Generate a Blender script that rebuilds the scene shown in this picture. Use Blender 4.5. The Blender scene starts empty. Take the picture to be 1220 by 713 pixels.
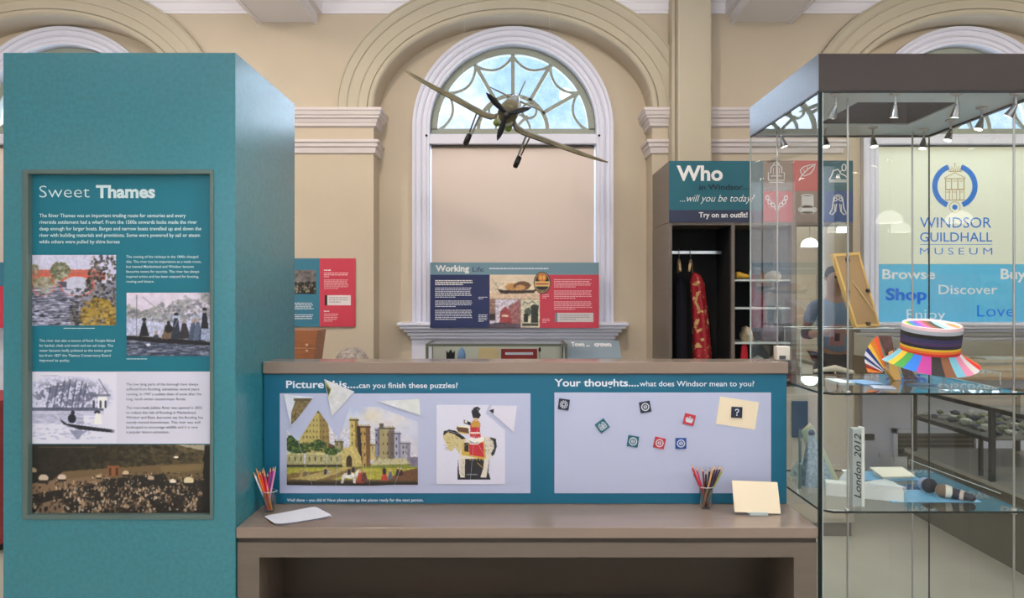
import bpy, bmesh, math, random
import numpy as np
from mathutils import Vector, Matrix, Euler, noise as mnoise
random.seed(7)
rng = np.random.RandomState(5)
PI = math.pi
SC = bpy.context.scene
COL = SC.collection
# ------------------------------------------------------------------ camera
F = 880.0; CX = 611.0; CY = 350.0; EYE = 1.56
cam_d = bpy.data.cameras.new('camera'); cam = bpy.data.objects.new('camera', cam_d); COL.objects.link(cam)
cam_d.sensor_width = 36.0; cam_d.lens = F / 1220 * 36.0
cam_d.shift_x = -1.0 / 1220; cam_d.shift_y = -6.5 / 1220
cam.location = (0, 0, EYE); cam.rotation_euler = (PI / 2, 0, 0)
cam_d.clip_start = 0.05
SC.camera = cam
SC.view_settings.view_transform = 'Standard'; SC.view_settings.look = 'None'
SC.view_settings.gamma = 1.0; SC.view_settings.use_curve_mapping = False
SC.view_settings.exposure = 0.0
SC.cycles.use_denoising = True
SC.cycles.max_bounces = 9; SC.cycles.diffuse_bounces = 4; SC.cycles.glossy_bounces = 5
SC.cycles.transparent_max_bounces = 40; SC.cycles.transmission_bounces = 4
SC.cycles.caustics_reflective = False; SC.cycles.caustics_refractive = False
SC.cycles.sample_clamp_indirect = 6.0
# ------------------------------------------------------------------ world: pale bright overcast sky seen through the fanlights
W = bpy.data.worlds.new('world'); SC.world = W; W.use_nodes = True
wn = W.node_tree.nodes; wl = W.node_tree.links
bg = wn['Background']
tc = wn.new('ShaderNodeTexCoord'); nz = wn.new('ShaderNodeTexNoise'); nz.inputs['Scale'].default_value = 7; nz.inputs['Detail'].default_value = 5
cr = wn.new('ShaderNodeValToRGB')
cr.color_ramp.elements[0].position = .38; cr.color_ramp.elements[0].color = (.42, .64, .93, 1)
cr.color_ramp.elements[1].position = .62; cr.color_ramp.elements[1].color = (.86, .92, .99, 1)
wl.new(tc.outputs['Generated'], nz.inputs['Vector']); wl.new(nz.outputs['Fac'], cr.inputs['Fac']); wl.new(cr.outputs['Color'], bg.inputs['Color'])
bg.inputs['Strength'].default_value = 1.5
# ------------------------------------------------------------------ lights
def area(name, loc, rot, sx, sy, power, col, shape='RECTANGLE', spread=180):
    d = bpy.data.lights.new(name, 'AREA'); d.shape = shape; d.size = sx
    if shape in ('RECTANGLE', 'ELLIPSE'): d.size_y = sy
    d.energy = power; d.color = col; d.spread = math.radians(spread)
    o = bpy.data.objects.new(name, d); o.location = loc; o.rotation_euler = rot; COL.objects.link(o); return o
def aim(loc, tgt):
    return (Vector(tgt) - Vector(loc)).to_track_quat('-Z', 'Y').to_euler()
# daylight through the tall windows in the wall behind the camera
for i, x in enumerate((-3.2, 0.3, 4.2)):
    area('rear_window_daylight', (x, -5.85, 2.2), (PI / 2, 0, 0), 1.4, 2.6, 30, (.80, .88, 1.0))
# daylight pushed in through the fanlights of the window wall
for x in (-3.7, 0.0, 3.7):
    area('fanlight_daylight', (x, 6.5, 3.25), (-PI / 2 + .35, 0, 0), 1.3, .8, 22, (.72, .84, 1.0))
# track spotlights washing the window wall (fixed to the ceiling, above the frame)
TRACK = [(-3.9, 4.1), (-2.4, 4.1), (-.95, 4.1), (.6, 4.1), (1.9, 4.1), (3.2, 4.1), (4.4, 4.1)]  # one spot at the right end is added to brighten the banner
for x, y in TRACK:
    area('track_spot_light', (x, y, 3.80), aim((x, y, 3.80), (x + .1, 6.1, 1.5)), .16, .16, 9, (1.0, .88, .74), 'DISK', 120)
# room pendants; one over the counter added to brighten tower side and worktop
PEND = [(-3.6, -1.0), (-1.2, -1.0), (1.7, -1.0), (5.2, -1.0), (5.1, -4.6), (6.05, -4.6), (-1.5, -4.2), (3.5, 1.3), (-.9, .9), (.3, 2.15), (-2.9, 3.2)]
PENDZ = 2.52
for x, y in PEND:
    d = bpy.data.lights.new('pendant_and_fill_light', 'POINT'); d.energy = 34 if y > 2 else 11; d.shadow_soft_size = .03; d.color = (1.0, .95, .88)
    o = bpy.data.objects.new('pendant_and_fill_light', d); o.location = (x, y, PENDZ + .045); COL.objects.link(o)
    area('ceiling_fill_uplight', (x, y, PENDZ + .22), (PI, 0, 0), .30, .30, 24, (1.0, .96, .93), 'DISK')  # upward fill added over each dome to brighten ceiling and beams
# ------------------------------------------------------------------ materials
def s2l(c):
    return tuple((x / 12.92 if x <= .04045 else ((x + .055) / 1.055) ** 2.4) for x in [v / 255.0 for v in c])
MATS = {}
def mat(name, rgb, rough=.6, metal=0, spec=.5, noise=0, nscale=40, bump=0, bscale=200, stretch=None, emit=0, lin=False, coat=0):
    if name in MATS: return MATS[name]
    m = bpy.data.materials.new(name); m.use_nodes = True; MATS[name] = m
    nt = m.node_tree; b = nt.nodes['Principled BSDF']
    c = tuple(rgb) if lin else s2l(rgb)
    b.inputs['Base Color'].default_value = (*c, 1)
    b.inputs['Roughness'].default_value = rough; b.inputs['Metallic'].default_value = metal
    b.inputs['Specular IOR Level'].default_value = spec
    if coat: b.inputs['Coat Weight'].default_value = coat
    if emit:
        b.inputs['Emission Color'].default_value = (*c, 1); b.inputs['Emission Strength'].default_value = emit
    if noise or bump:
        t = nt.nodes.new('ShaderNodeTexCoord'); mp = nt.nodes.new('ShaderNodeMapping')
        nt.links.new(t.outputs['Object'], mp.inputs['Vector'])
        if stretch: mp.inputs['Scale'].default_value = stretch
    if noise:
        n = nt.nodes.new('ShaderNodeTexNoise'); n.inputs['Scale'].default_value = nscale; n.inputs['Detail'].default_value = 4
        r = nt.nodes.new('ShaderNodeValToRGB')
        r.color_ramp.elements[0].position = .3; r.color_ramp.elements[1].position = .7
        r.color_ramp.elements[0].color = (*[v * (1 - noise) for v in c], 1)
        r.color_ramp.elements[1].color = (*[min(1, v * (1 + noise)) for v in c], 1)
        nt.links.new(mp.outputs[0], n.inputs['Vector']); nt.links.new(n.outputs['Fac'], r.inputs['Fac'])
        nt.links.new(r.outputs['Color'], b.inputs['Base Color'])
    if bump:
        n2 = nt.nodes.new('ShaderNodeTexNoise'); n2.inputs['Scale'].default_value = bscale; n2.inputs['Detail'].default_value = 3
        bp = nt.nodes.new('ShaderNodeBump'); bp.inputs['Strength'].default_value = bump; bp.inputs['Distance'].default_value = .002
        nt.links.new(mp.outputs[0], n2.inputs['Vector']); nt.links.new(n2.outputs['Fac'], bp.inputs['Height']); nt.links.new(bp.outputs['Normal'], b.inputs['Normal'])
    return m
def glass_mat(name, tint, f0=.04, blotch=False):
    # thin clear glass: tinted see-through plus a mirror reflection that grows towards grazing angles
    m = bpy.data.materials.new(name); m.use_nodes = True; MATS[name] = m
    nt = m.node_tree; N = nt.nodes; L = nt.links; N.remove(N['Principled BSDF'])
    out = N['Material Output']
    g = N.new('ShaderNodeNewGeometry'); dt = N.new('ShaderNodeVectorMath'); dt.operation = 'DOT_PRODUCT'
    L.new(g.outputs['Normal'], dt.inputs[0]); L.new(g.outputs['Incoming'], dt.inputs[1])
    def mth(op, a, bb):
        n = N.new('ShaderNodeMath'); n.operation = op
        for i, v in enumerate((a, bb)):
            if v is None: continue
            if isinstance(v, (int, float)): n.inputs[i].default_value = v
            else: L.new(v, n.inputs[i])
        return n.outputs[0]
    a = mth('ABSOLUTE', dt.outputs['Value'], None)
    inv = mth('SUBTRACT', 1.0, a); p5 = mth('POWER', inv, 5.0)
    fr = mth('ADD', mth('MULTIPLY', p5, 1 - f0), f0)
    tr = N.new('ShaderNodeBsdfTransparent'); tr.inputs['Color'].default_value = (*tint, 1)
    gl = N.new('ShaderNodeBsdfGlossy'); gl.inputs['Roughness'].default_value = 0.0; gl.inputs['Color'].default_value = (1, 1, 1, 1)
    mx = N.new('ShaderNodeMixShader'); L.new(fr, mx.inputs[0]); L.new(tr.outputs[0], mx.inputs[1]); L.new(gl.outputs[0], mx.inputs[2])
    if blotch:
        t = N.new('ShaderNodeTexCoord'); n = N.new('ShaderNodeTexNoise'); n.inputs['Scale'].default_value = 9; n.inputs['Detail'].default_value = 6
        n.inputs['Roughness'].default_value = .7
        r = N.new('ShaderNodeValToRGB'); r.color_ramp.elements[0].position = .35; r.color_ramp.elements[1].position = .65
        r.color_ramp.elements[0].color = (.74, .82, .92, 1); r.color_ramp.elements[1].color = (1, 1, 1, 1)
        L.new(t.outputs['Object'], n.inputs['Vector']); L.new(n.outputs['Fac'], r.inputs['Fac']); L.new(r.outputs['Color'], tr.inputs['Color'])
    L.new(mx.outputs[0], out.inputs['Surface'])
    return m
M_GLASS = glass_mat('case_glass', (.955, .985, .975))
M_SHELF = glass_mat('shelf_glass', (.90, .965, .95))
M_ACRYL = glass_mat('clear_acrylic', (.975, .985, .985))
M_PANE = glass_mat('mottled_window_glass', (1, 1, 1), blotch=True)
M_EDGE = mat('glass_edge', (8, 26, 24), .35, spec=.3)
M_EDGEL = mat('acrylic_edge', (190, 205, 205), .3)
M_COL = bpy.data.materials.new('printed_picture'); M_COL.use_nodes = True
_at = M_COL.node_tree.nodes.new('ShaderNodeAttribute'); _at.attribute_name = 'Col'
M_COL.node_tree.links.new(_at.outputs['Color'], M_COL.node_tree.nodes['Principled BSDF'].inputs['Base Color'])
M_COL.node_tree.nodes['Principled BSDF'].inputs['Roughness'].default_value = .55

WALLC = mat('cream_wall_paint', (204, 191, 170), .8, noise=.03, nscale=2.5)
ARCHC = mat('cream_arch_paint', (196, 187, 166), .7)
TRIMW = mat('white_gloss_trim', (230, 232, 248), .45)
CEILW = mat('white_ceiling_paint', (246, 244, 250), .8)
CAPW = mat('white_capital_paint', (222, 214, 214), .7)
FRAMEG = mat('grey_green_window_paint', (150, 156, 142), .5)
BLIND = mat('beige_blind_fabric', (224, 206, 190), .9)
FLOORM = mat('grey_beige_floor', (194, 192, 178), .42, noise=.05, nscale=3)
TEALP = mat('teal_laminate', (46, 126, 140), .26, spec=.8, noise=.10, nscale=60, bump=.05, bscale=300, stretch=(1, 1, 1))
TEALB = mat('teal_board', (0, 96, 126), .5)
TEALD = mat('teal_poster', (2, 112, 132), .5)
LAM = mat('taupe_laminate', (108, 97, 87), .36, noise=.05, nscale=14, stretch=(.25, 1, 4))
LAMT = mat('taupe_worktop_laminate', (140, 124, 112), .2, noise=.04, nscale=14, stretch=(.25, 2, 1))
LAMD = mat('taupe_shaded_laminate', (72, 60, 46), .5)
FRG = mat('sage_metal_frame', (88, 108, 104), .45)
WHITE = mat('white_print', (240, 240, 240), .6)
WBOARD = mat('white_magnetic_board', (184, 191, 220), .35)
PAPER = mat('white_paper', (236, 236, 246), .7)
BLACK = mat('black_print', (22, 24, 28), .5)
CREAMC = mat('cream_card', (238, 224, 196), .7)
HEADB = mat('bronze_brown_header', (52, 43, 38), .26, spec=.6)
RINGL = mat('pale_grey_underside', (196, 206, 206), .3)
CHROME = mat('brushed_steel', (190, 190, 190), .28, metal=1)
DARKM = mat('dark_metal', (40, 40, 42), .4, metal=.6)
BLACKM = mat('black_painted_steel', (28, 28, 30), .4)
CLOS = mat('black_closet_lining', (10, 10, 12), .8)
def translucent(m, col, fac):
    # cloth that lets daylight glow through it
    nt = m.node_tree; b = nt.nodes['Principled BSDF']; o = nt.nodes['Material Output']; t = nt.nodes.new('ShaderNodeBsdfTranslucent'); t.inputs['Color'].default_value = (*s2l(col), 1)
    mx = nt.nodes.new('ShaderNodeMixShader'); mx.inputs[0].default_value = fac; nt.links.new(b.outputs[0], mx.inputs[1]); nt.links.new(t.outputs[0], mx.inputs[2]); nt.links.new(mx.outputs[0], o.inputs['Surface']); return m
translucent(BLIND, (244, 232, 222), .42)
# ------------------------------------------------------------------ helpers
def P(px, py, Y): return Vector(((px - CX) / F * Y, Y, EYE + (CY - py) / F * Y))
def X(px, Y): return (px - CX) / F * Y
def Z(py, Y): return EYE + (CY - py) / F * Y
def wloc(o):
    v = Vector((0, 0, 0))
    while o is not None: v = v + o.location; o = o.parent
    return v
def tag(o, label=None, cat=None, group=None, kind=None):
    if label: o['label'] = label
    if cat: o['category'] = cat
    if group: o['group'] = group
    if kind: o['kind'] = kind
    return o
def thing(name, label, cat, loc=(0, 0, 0), group=None, rot=None, kind=None):
    o = bpy.data.objects.new(name, None); COL.objects.link(o); o.location = loc
    o.empty_display_size = .05
    if rot: o.rotation_euler = rot
    return tag(o, label, cat, group, kind)
def link(name, me, parent=None, m=None, loc=None):
    o = bpy.data.objects.new(name, me); COL.objects.link(o)
    if parent is not None: o.parent = parent
    if m is not None and not me.materials: me.materials.append(m)
    if loc is not None: o.location = loc
    return o
class MB:
    def __init__(s): s.v = []; s.f = []; s.mi = []; s.sm = []
    def add(s, vs, fs, mi=0, smooth=False):
        b = len(s.v); s.v += [tuple(v) for v in vs]
        for f in fs: s.f.append(tuple(i + b for i in f)); s.mi.append(mi); s.sm.append(smooth)
    def box(s, x0, x1, y0, y1, z0, z1, mi=0, bev=0):
        if x0 > x1: x0, x1 = x1, x0
        if y0 > y1: y0, y1 = y1, y0
        if z0 > z1: z0, z1 = z1, z0
        if bev:
            b = min(bev, (x1 - x0) * .45, (y1 - y0) * .45, (z1 - z0) * .45)
            bm = bmesh.new(); bmesh.ops.create_cube(bm, size=1)
            for v in bm.verts: v.co = Vector(((x0 + x1) / 2 + v.co.x * (x1 - x0), (y0 + y1) / 2 + v.co.y * (y1 - y0), (z0 + z1) / 2 + v.co.z * (z1 - z0)))
            bmesh.ops.bevel(bm, geom=bm.edges[:], offset=b, segments=2, affect='EDGES', profile=.5)
            bm.verts.index_update(); s.add([v.co for v in bm.verts], [[v.index for v in f.verts] for f in bm.faces], mi); bm.free(); return s
        vs = [(x, y, z) for x in (x0, x1) for y in (y0, y1) for z in (z0, z1)]
        s.add(vs, [(0, 1, 3, 2), (4, 6, 7, 5), (0, 4, 5, 1), (2, 3, 7, 6), (0, 2, 6, 4), (1, 5, 7, 3)], mi); return s
    def tube(s, pts, r, n=8, cap=True, mi=0, closed=False):
        pts = [Vector(p) for p in pts]; K = len(pts)
        rr = r if isinstance(r, (list, tuple)) else [r] * K
        t = (pts[1] - pts[0]).normalized(); up = Vector((0, 0, 1)) if abs(t.z) < .9 else Vector((1, 0, 0))
        vs = []
        for i, p in enumerate(pts):
            if closed: t = (pts[(i + 1) % K] - pts[i - 1]).normalized()
            elif i == 0: t = (pts[1] - pts[0]).normalized()
            elif i == K - 1: t = (pts[-1] - pts[-2]).normalized()
            else: t = (pts[i + 1] - pts[i - 1]).normalized()
            a = t.cross(up)
            if a.length < 1e-5: a = t.orthogonal()
            a.normalize(); b = a.cross(t).normalized(); up = b
            for k in range(n):
                an = 2 * PI * k / n; vs.append(p + (a * math.cos(an) + b * math.sin(an)) * rr[i])
        fs = []
        for i in range(K if closed else K - 1):
            j = (i + 1) % K
            for k in range(n): fs.append((i * n + k, i * n + (k + 1) % n, j * n + (k + 1) % n, j * n + k))
        s.add(vs, fs, mi, True)
        if cap and not closed:
            s.add(vs[:n], [tuple(range(n))], mi); s.add(vs[-n:], [tuple(range(n))[::-1]], mi)
        return s
    def lathe(s, prof, c=(0, 0, 0), n=24, mi=0, axis='z', smooth=True):
        vs = []; c = Vector(c)
        for r, h in prof:
            for k in range(n):
                a = 2 * PI * k / n; p = (r * math.cos(a), r * math.sin(a), h)
                if axis == 'y': p = (p[0], p[2], p[1])
                if axis == 'x': p = (p[2], p[0], p[1])
                vs.append(c + Vector(p))
        fs = [(i * n + k, i * n + (k + 1) % n, (i + 1) * n + (k + 1) % n, (i + 1) * n + k) for i in range(len(prof) - 1) for k in range(n)]
        s.add(vs, fs, mi, smooth); return s
    def prism(s, poly, y0, y1, mi=0, mis=None):      # polygon in x,z, extruded along y
        n = len(poly)
        vs = [(x, y0, z) for x, z in poly] + [(x, y1, z) for x, z in poly]
        s.add(vs, [tuple(range(n)), tuple(range(2 * n - 1, n - 1, -1))], mi)
        s.add(vs, [(i, i + n, (i + 1) % n + n, (i + 1) % n) for i in range(n)], mi if mis is None else mis); return s
    def ribbon(s, pts, w, y, closed=False):         # flat stroke in the x,z plane at depth y
        pts = [Vector((p[0], p[1])) for p in pts]; K = len(pts)
        L = []; R = []
        for i in range(K):
            a = pts[i - 1] if (i > 0 or closed) else pts[i]; b = pts[(i + 1) % K] if (i < K - 1 or closed) else pts[i]
            t = (b - a); t = t.normalized() if t.length > 1e-9 else Vector((1, 0)); nn = Vector((-t.y, t.x)) * w / 2
            L.append(pts[i] + nn); R.append(pts[i] - nn)
        vs = [(p.x, y, p.y) for p in L] + [(p.x, y, p.y) for p in R]
        fs = [(i, (i + 1) % K, (i + 1) % K + K, i + K) for i in range(K if closed else K - 1)]
        s.add(vs, fs); return s
    def sweep(s, path, prof, yf, closed=False):      # path: [(x,z,nx,nz)], prof: [(offset outward, projection towards -y)]
        m = len(prof); vs = []
        for x, z, nx, nz_ in path:
            for o, p in prof: vs.append((x + nx * o, yf - p, z + nz_ * o))
        K = len(path)
        fs = [(i * m + j, i * m + j + 1, ((i + 1) % K) * m + j + 1, ((i + 1) % K) * m + j) for i in range(K if closed else K - 1) for j in range(m - 1)]
        s.add(vs, fs); return s
    def mesh(s, name):
        me = bpy.data.meshes.new(name); me.from_pydata(s.v, [], s.f)
        me.polygons.foreach_set('material_index', s.mi); me.polygons.foreach_set('use_smooth', s.sm)
        me.update(); return me
    def build(s, name, m, parent=None, local=False, fixn=True):
        off = Vector((0, 0, 0)) if (local or parent is None) else wloc(parent)
        if off.length > 0: s.v = [(a - off.x, b - off.y, c - off.z) for a, b, c in s.v]
        me = s.mesh(name)
        if fixn:
            bm = bmesh.new(); bm.from_mesh(me); bmesh.ops.recalc_face_normals(bm, faces=bm.faces[:]); bm.to_mesh(me); bm.free()
        for q in (m if isinstance(m, (list, tuple)) else [m]): me.materials.append(q)
        return link(name, me, parent)
def solo(name, mb, m, label, cat, group=None, kind=None, origin=None):
    # single-mesh thing with its origin at its base
    if origin is None:
        xs = [v[0] for v in mb.v]; ys = [v[1] for v in mb.v]; zs = [v[2] for v in mb.v]
        origin = ((min(xs) + max(xs)) / 2, (min(ys) + max(ys)) / 2, min(zs))
    mb.v = [(a - origin[0], b - origin[1], c - origin[2]) for a, b, c in mb.v]
    o = mb.build(name, m, None); o.location = origin
    return tag(o, label, cat, group, kind)
def struct(name, mb, m, parent=None):
    o = mb.build(name, m, parent)
    if parent is None: o['kind'] = 'structure'
    return o
def circ(cx, cz, r, n=32, a0=0, a1=2 * PI, rz=None):
    full = abs(a1 - a0) > 6.28
    return [(cx + r * math.cos(a0 + (a1 - a0) * i / (n if full else n - 1)), cz + (rz or r) * math.sin(a0 + (a1 - a0) * i / (n if full else n - 1))) for i in range(n)]
# text as flat print: glyph outlines turned to mesh, fitted between two pixel columns
def text_mesh(s, bold=0, shear=0, spacing=1.0, line=1.0, res=3):
    c = bpy.data.curves.new('t', 'FONT'); c.body = s; c.size = 1; c.offset = bold; c.shear = shear; c.space_character = spacing; c.space_line = line
    c.resolution_u = res; c.fill_mode = 'FRONT'
    o = bpy.data.objects.new('t', c); COL.objects.link(o)
    dg = bpy.context.evaluated_depsgraph_get(); dg.update()
    me = bpy.data.meshes.new_from_object(o.evaluated_get(dg))
    bpy.data.objects.remove(o); bpy.data.curves.remove(c)
    vs = [tuple(v.co) for v in me.vertices]; fs = [tuple(p.vertices) for p in me.polygons]
    bpy.data.meshes.remove(me); return vs, fs
def text(name, s, x0, x1, base, cap, Y, m, parent, bold=0, shear=0, spacing=1.0, lines=None, pitch=None, mb=None, res=3, gap=.0012, rot=0):
    own = mb is None
    if own: mb = MB()
    rows = lines if lines else [s]
    for i, row in enumerate(rows):
        vs, fs = text_mesh(row, bold, shear, spacing, res=res)
        if not vs: continue
        xa = min(v[0] for v in vs); xb = max(v[0] for v in vs)
        sy = cap / F * Y / .727
        if lines: sx = (x1 - x0) / F * Y / MAXW[0] if False else sy * .93
        else: sx = (x1 - x0) / F * Y / (xb - xa) if x1 else sy
        bx = X(x0, Y); bz = Z(base + (pitch or 0) * i, Y)
        mb.add([(bx + (v[0] - xa) * sx, Y - gap, bz + v[1] * sy) for v in vs], fs)
    if own: return mb.build(name, m, parent, fixn=False)
def para(name, rows, x0, x1, base, cap, pitch, Y, m, parent, bold=0, gap=.0012):
    mb = MB(); data = [text_mesh(r, bold, res=2) for r in rows]
    mw = max(max(v[0] for v in d[0]) for d in data)
    sx = (x1 - x0) / F * Y / mw; sy = cap / F * Y / .727
    for i, (vs, fs) in enumerate(data):
        bx = X(x0, Y); bz = Z(base + pitch * i, Y)
        mb.add([(bx + v[0] * sx, Y - gap, bz + v[1] * sy) for v in vs], fs)
    return mb.build(name, m, parent, fixn=False)
def greek(name, x0, x1, y0, n, pitch, h, Y, m, parent, seed=1, gap=.0012, last=.6):
    # print too small to read in the photograph: rows of word-length dashes
    r = random.Random(seed); mb = MB()
    for i in range(n):
        xe = x1 if i < n - 1 else x0 + (x1 - x0) * last
        x = x0; xe -= r.random() * (x1 - x0) * .06
        while x < xe - 1:
            w = min(r.uniform(1.2, 4.2), xe - x); a = P(x, y0 + i * pitch, Y); b = P(x + w, y0 + i * pitch + h, Y)
            mb.add([(a.x, Y - gap, a.z), (b.x, Y - gap, a.z), (b.x, Y - gap, b.z), (a.x, Y - gap, b.z)], [(0, 1, 2, 3)])
            x += w + .55
    return mb.build(name, m, parent)
def pxbox(x0, x1, y0, y1, Ya, Yb, bev=0, Yref=None):
    Yr = Yref or Ya; a = P(x0, y0, Yr); b = P(x1, y1, Yr)
    return MB().box(a.x, b.x, Ya, Yb, b.z, a.z, bev=bev)
# ---------------- small numpy painter for the printed pictures (photo pixel coordinates)
def vnoise(w, h, cell, seed, octs=3):
    out = np.zeros((h, w)); amp = 1; tot = 0
    r = np.random.RandomState(seed)
    for o in range(octs):
        c = max(1.0, cell / 2 ** o); gw = int(w / c) + 3; gh = int(h / c) + 3; g = r.rand(gh, gw)
        ys = np.arange(h) / c; xs = np.arange(w) / c; y0 = ys.astype(int); x0 = xs.astype(int)
        fy = (ys - y0)[:, None]; fx = (xs - x0)[None, :]
        fy = fy * fy * (3 - 2 * fy); fx = fx * fx * (3 - 2 * fx)
        a = g[np.ix_(y0, x0)]; b = g[np.ix_(y0, x0 + 1)]; cc = g[np.ix_(y0 + 1, x0)]; d = g[np.ix_(y0 + 1, x0 + 1)]
        out += amp * ((a * (1 - fx) + b * fx) * (1 - fy) + (cc * (1 - fx) + d * fx) * fy); tot += amp; amp *= .55
    return out / tot
class Pic:
    def __init__(s, x0, y0, x1, y1, sc, bg):
        s.x0, s.y0, s.x1, s.y1, s.sc = x0, y0, x1, y1, sc
        s.w = int((x1 - x0) * sc) + 1; s.h = int((y1 - y0) * sc) + 1
        s.a = np.zeros((s.h, s.w, 3)); s.a[:] = bg
        s.X, s.Y = np.meshgrid(x0 + np.arange(s.w) * (x1 - x0) / (s.w - 1), y0 + np.arange(s.h) * (y1 - y0) / (s.h - 1))
    def n(s, cell, seed, octs=3): return vnoise(s.w, s.h, cell * s.sc, seed, octs)
    def put(s, m, c, al=1.0):
        c = np.array(c, float); mm = (m.astype(float) * al)[..., None]; s.a = s.a * (1 - mm) + c * mm; return s
    def poly(s, pts, c, al=1.0, jit=0, seed=1):
        m = s.pm(pts, jit, seed); return s.put(m, c, al)
    def pm(s, pts, jit=0, seed=1):
        Xx, Yy = s.X, s.Y
        if jit: Xx = Xx + (s.n(3, seed) - .5) * jit; Yy = Yy + (s.n(3, seed + 9) - .5) * jit
        m = np.zeros_like(Xx, bool); n = len(pts)
        for i in range(n):
            xa, ya = pts[i]; xb, yb = pts[(i + 1) % n]
            if ya == yb: continue
            c = ((ya > Yy) != (yb > Yy)) & (Xx < (xb - xa) * (Yy - ya) / (yb - ya) + xa); m ^= c
        return m
    def rect(s, x0, y0, x1, y1, c, al=1.0): return s.put((s.X >= x0) & (s.X < x1) & (s.Y >= y0) & (s.Y < y1), c, al)
    def ell(s, cx, cy, rx, ry, c, al=1.0, jit=0, seed=1):
        d = ((s.X - cx) / rx) ** 2 + ((s.Y - cy) / ry) ** 2
        if jit: d = d + (s.n(2.5, seed) - .5) * jit
        return s.put(d < 1, c, al)
    def line(s, pts, w, c, al=1.0):
        for (xa, ya), (xb, yb) in zip(pts, pts[1:]):
            dx, dy = xb - xa, yb - ya; L2 = dx * dx + dy * dy + 1e-9
            t = np.clip(((s.X - xa) * dx + (s.Y - ya) * dy) / L2, 0, 1)
            d = np.hypot(s.X - xa - t * dx, s.Y - ya - t * dy); s.put(np.clip((w / 2 - d) * 2 + .5, 0, 1), c, al)
        return s
    def mottle(s, m, cell, seed, amt, octs=3):
        k = 1 + (s.n(cell, seed, octs) - .5) * 2 * amt * m; s.a = np.clip(s.a * k[..., None], 0, 255); return s
    def soft(s, n=1):
        for _ in range(n):
            p = np.pad(s.a, ((1, 1), (1, 1), (0, 0)), 'edge'); s.a = (p[:-2, 1:-1] + p[2:, 1:-1] + p[1:-1, :-2] + p[1:-1, 2:] + 2 * p[1:-1, 1:-1]) / 6
        return s
    def sample(s, x, y):
        u = np.clip((np.asarray(x) - s.x0) / (s.x1 - s.x0) * (s.w - 1), 0, s.w - 1.001); v = np.clip((np.asarray(y) - s.y0) / (s.y1 - s.y0) * (s.h - 1), 0, s.h - 1.001)
        i = u.astype(int); j = v.astype(int); fu = (u - i)[:, None]; fv = (v - j)[:, None]
        return (s.a[j, i] * (1 - fu) + s.a[j, i + 1] * fu) * (1 - fv) + (s.a[j + 1, i] * (1 - fu) + s.a[j + 1, i + 1] * fu) * fv
def set_cols(me, cols, gain):
    c = np.clip(cols, 0, 255) / 255; c = np.where(c <= .04045, c / 12.92, ((c + .055) / 1.055) ** 2.4) * gain
    c = np.clip(c, 0, .95); at = me.color_attributes.new('Col', 'FLOAT_COLOR', 'POINT')
    full = np.ones((len(me.vertices), 4), 'f'); full[:, :3] = c; at.data.foreach_set('color', full.ravel())
def pic_mesh(name, pic, Y, parent, gain=1.5, gap=.0010, clip=None, label=None):
    me = bpy.data.meshes.new(name)
    pic.soft(2); Yw = Y - gap; xs = (pic.X - CX) / F * Y; zs = EYE + (CY - pic.Y) / F * Y
    v = np.stack([xs.ravel(), np.full(xs.size, Yw), zs.ravel()], 1)
    idx = np.arange(pic.w * pic.h).reshape(pic.h, pic.w)
    f = np.stack([idx[1:, :-1].ravel(), idx[1:, 1:].ravel(), idx[:-1, 1:].ravel(), idx[:-1, :-1].ravel()], 1)
    if clip is not None:
        cm = clip[1:, 1:] & clip[:-1, :-1] & clip[1:, :-1] & clip[:-1, 1:]; f = f[cm.ravel()]
        used = np.unique(f); mp = np.full(len(v), -1); mp[used] = np.arange(len(used)); v = v[used]; f = mp[f]
        cols = pic.a.reshape(-1, 3)[used]
    else: cols = pic.a.reshape(-1, 3)
    off = wloc(parent); v = v - np.array(off)
    me.from_pydata(v.tolist(), [], f.tolist()); me.update(); set_cols(me, cols, gain); me.materials.append(M_COL)
    o = link(name, me, parent)
    if label: o['label'] = label
    return o
# ================================================================== THE ROOM
YW, YR, YG = 5.85, 6.10, 6.20           # pier face, recessed bay wall, glazing
BAYS = (-3.7, 0.0, 3.7); XL, XR, YB, ZC = -5.6, 7.4, -6.0, 4.15
SPR, ARX, ARZ = 3.02, 1.103, .745        # big arches: springing height, half width, rise
CW, CZ, SILL = .69, 2.93, 1.28          # window casing inner half width, arch centre, sill height
def bay_rel(x): return min((x - b for b in BAYS), key=abs)
m = MB().box(XL - .1, XR + .1, YB - .1, 6.6, -.1, 0); struct('floor', m, FLOORM)
m = MB().box(XL - .1, XR + .1, YB - .1, 6.4, ZC, ZC + .1); struct('ceiling', m, CEILW)
m = MB().box(XL - .1, XL, YB - .1, 6.4, 0, ZC); struct('wall_left', m, WALLC)
m = MB().box(XR, XR + .1, YB - .1, 6.4, 0, ZC); struct('wall_right', m, WALLC)
m = MB(); wx = [XL, -3.9, -2.5, -.4, 1.0, 3.5, 4.9, XR]
for i in range(7):
    if i % 2 == 0: m.box(wx[i], wx[i + 1], YB - .1, YB, 0, ZC)
    else: m.box(wx[i], wx[i + 1], YB - .1, YB, 0, .9); m.box(wx[i], wx[i + 1], YB - .1, YB, 3.5, ZC)
struct('wall_rear', m, WALLC)
M_DAY = mat('daylit_window', (225, 236, 255), .5, emit=1.6)
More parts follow.
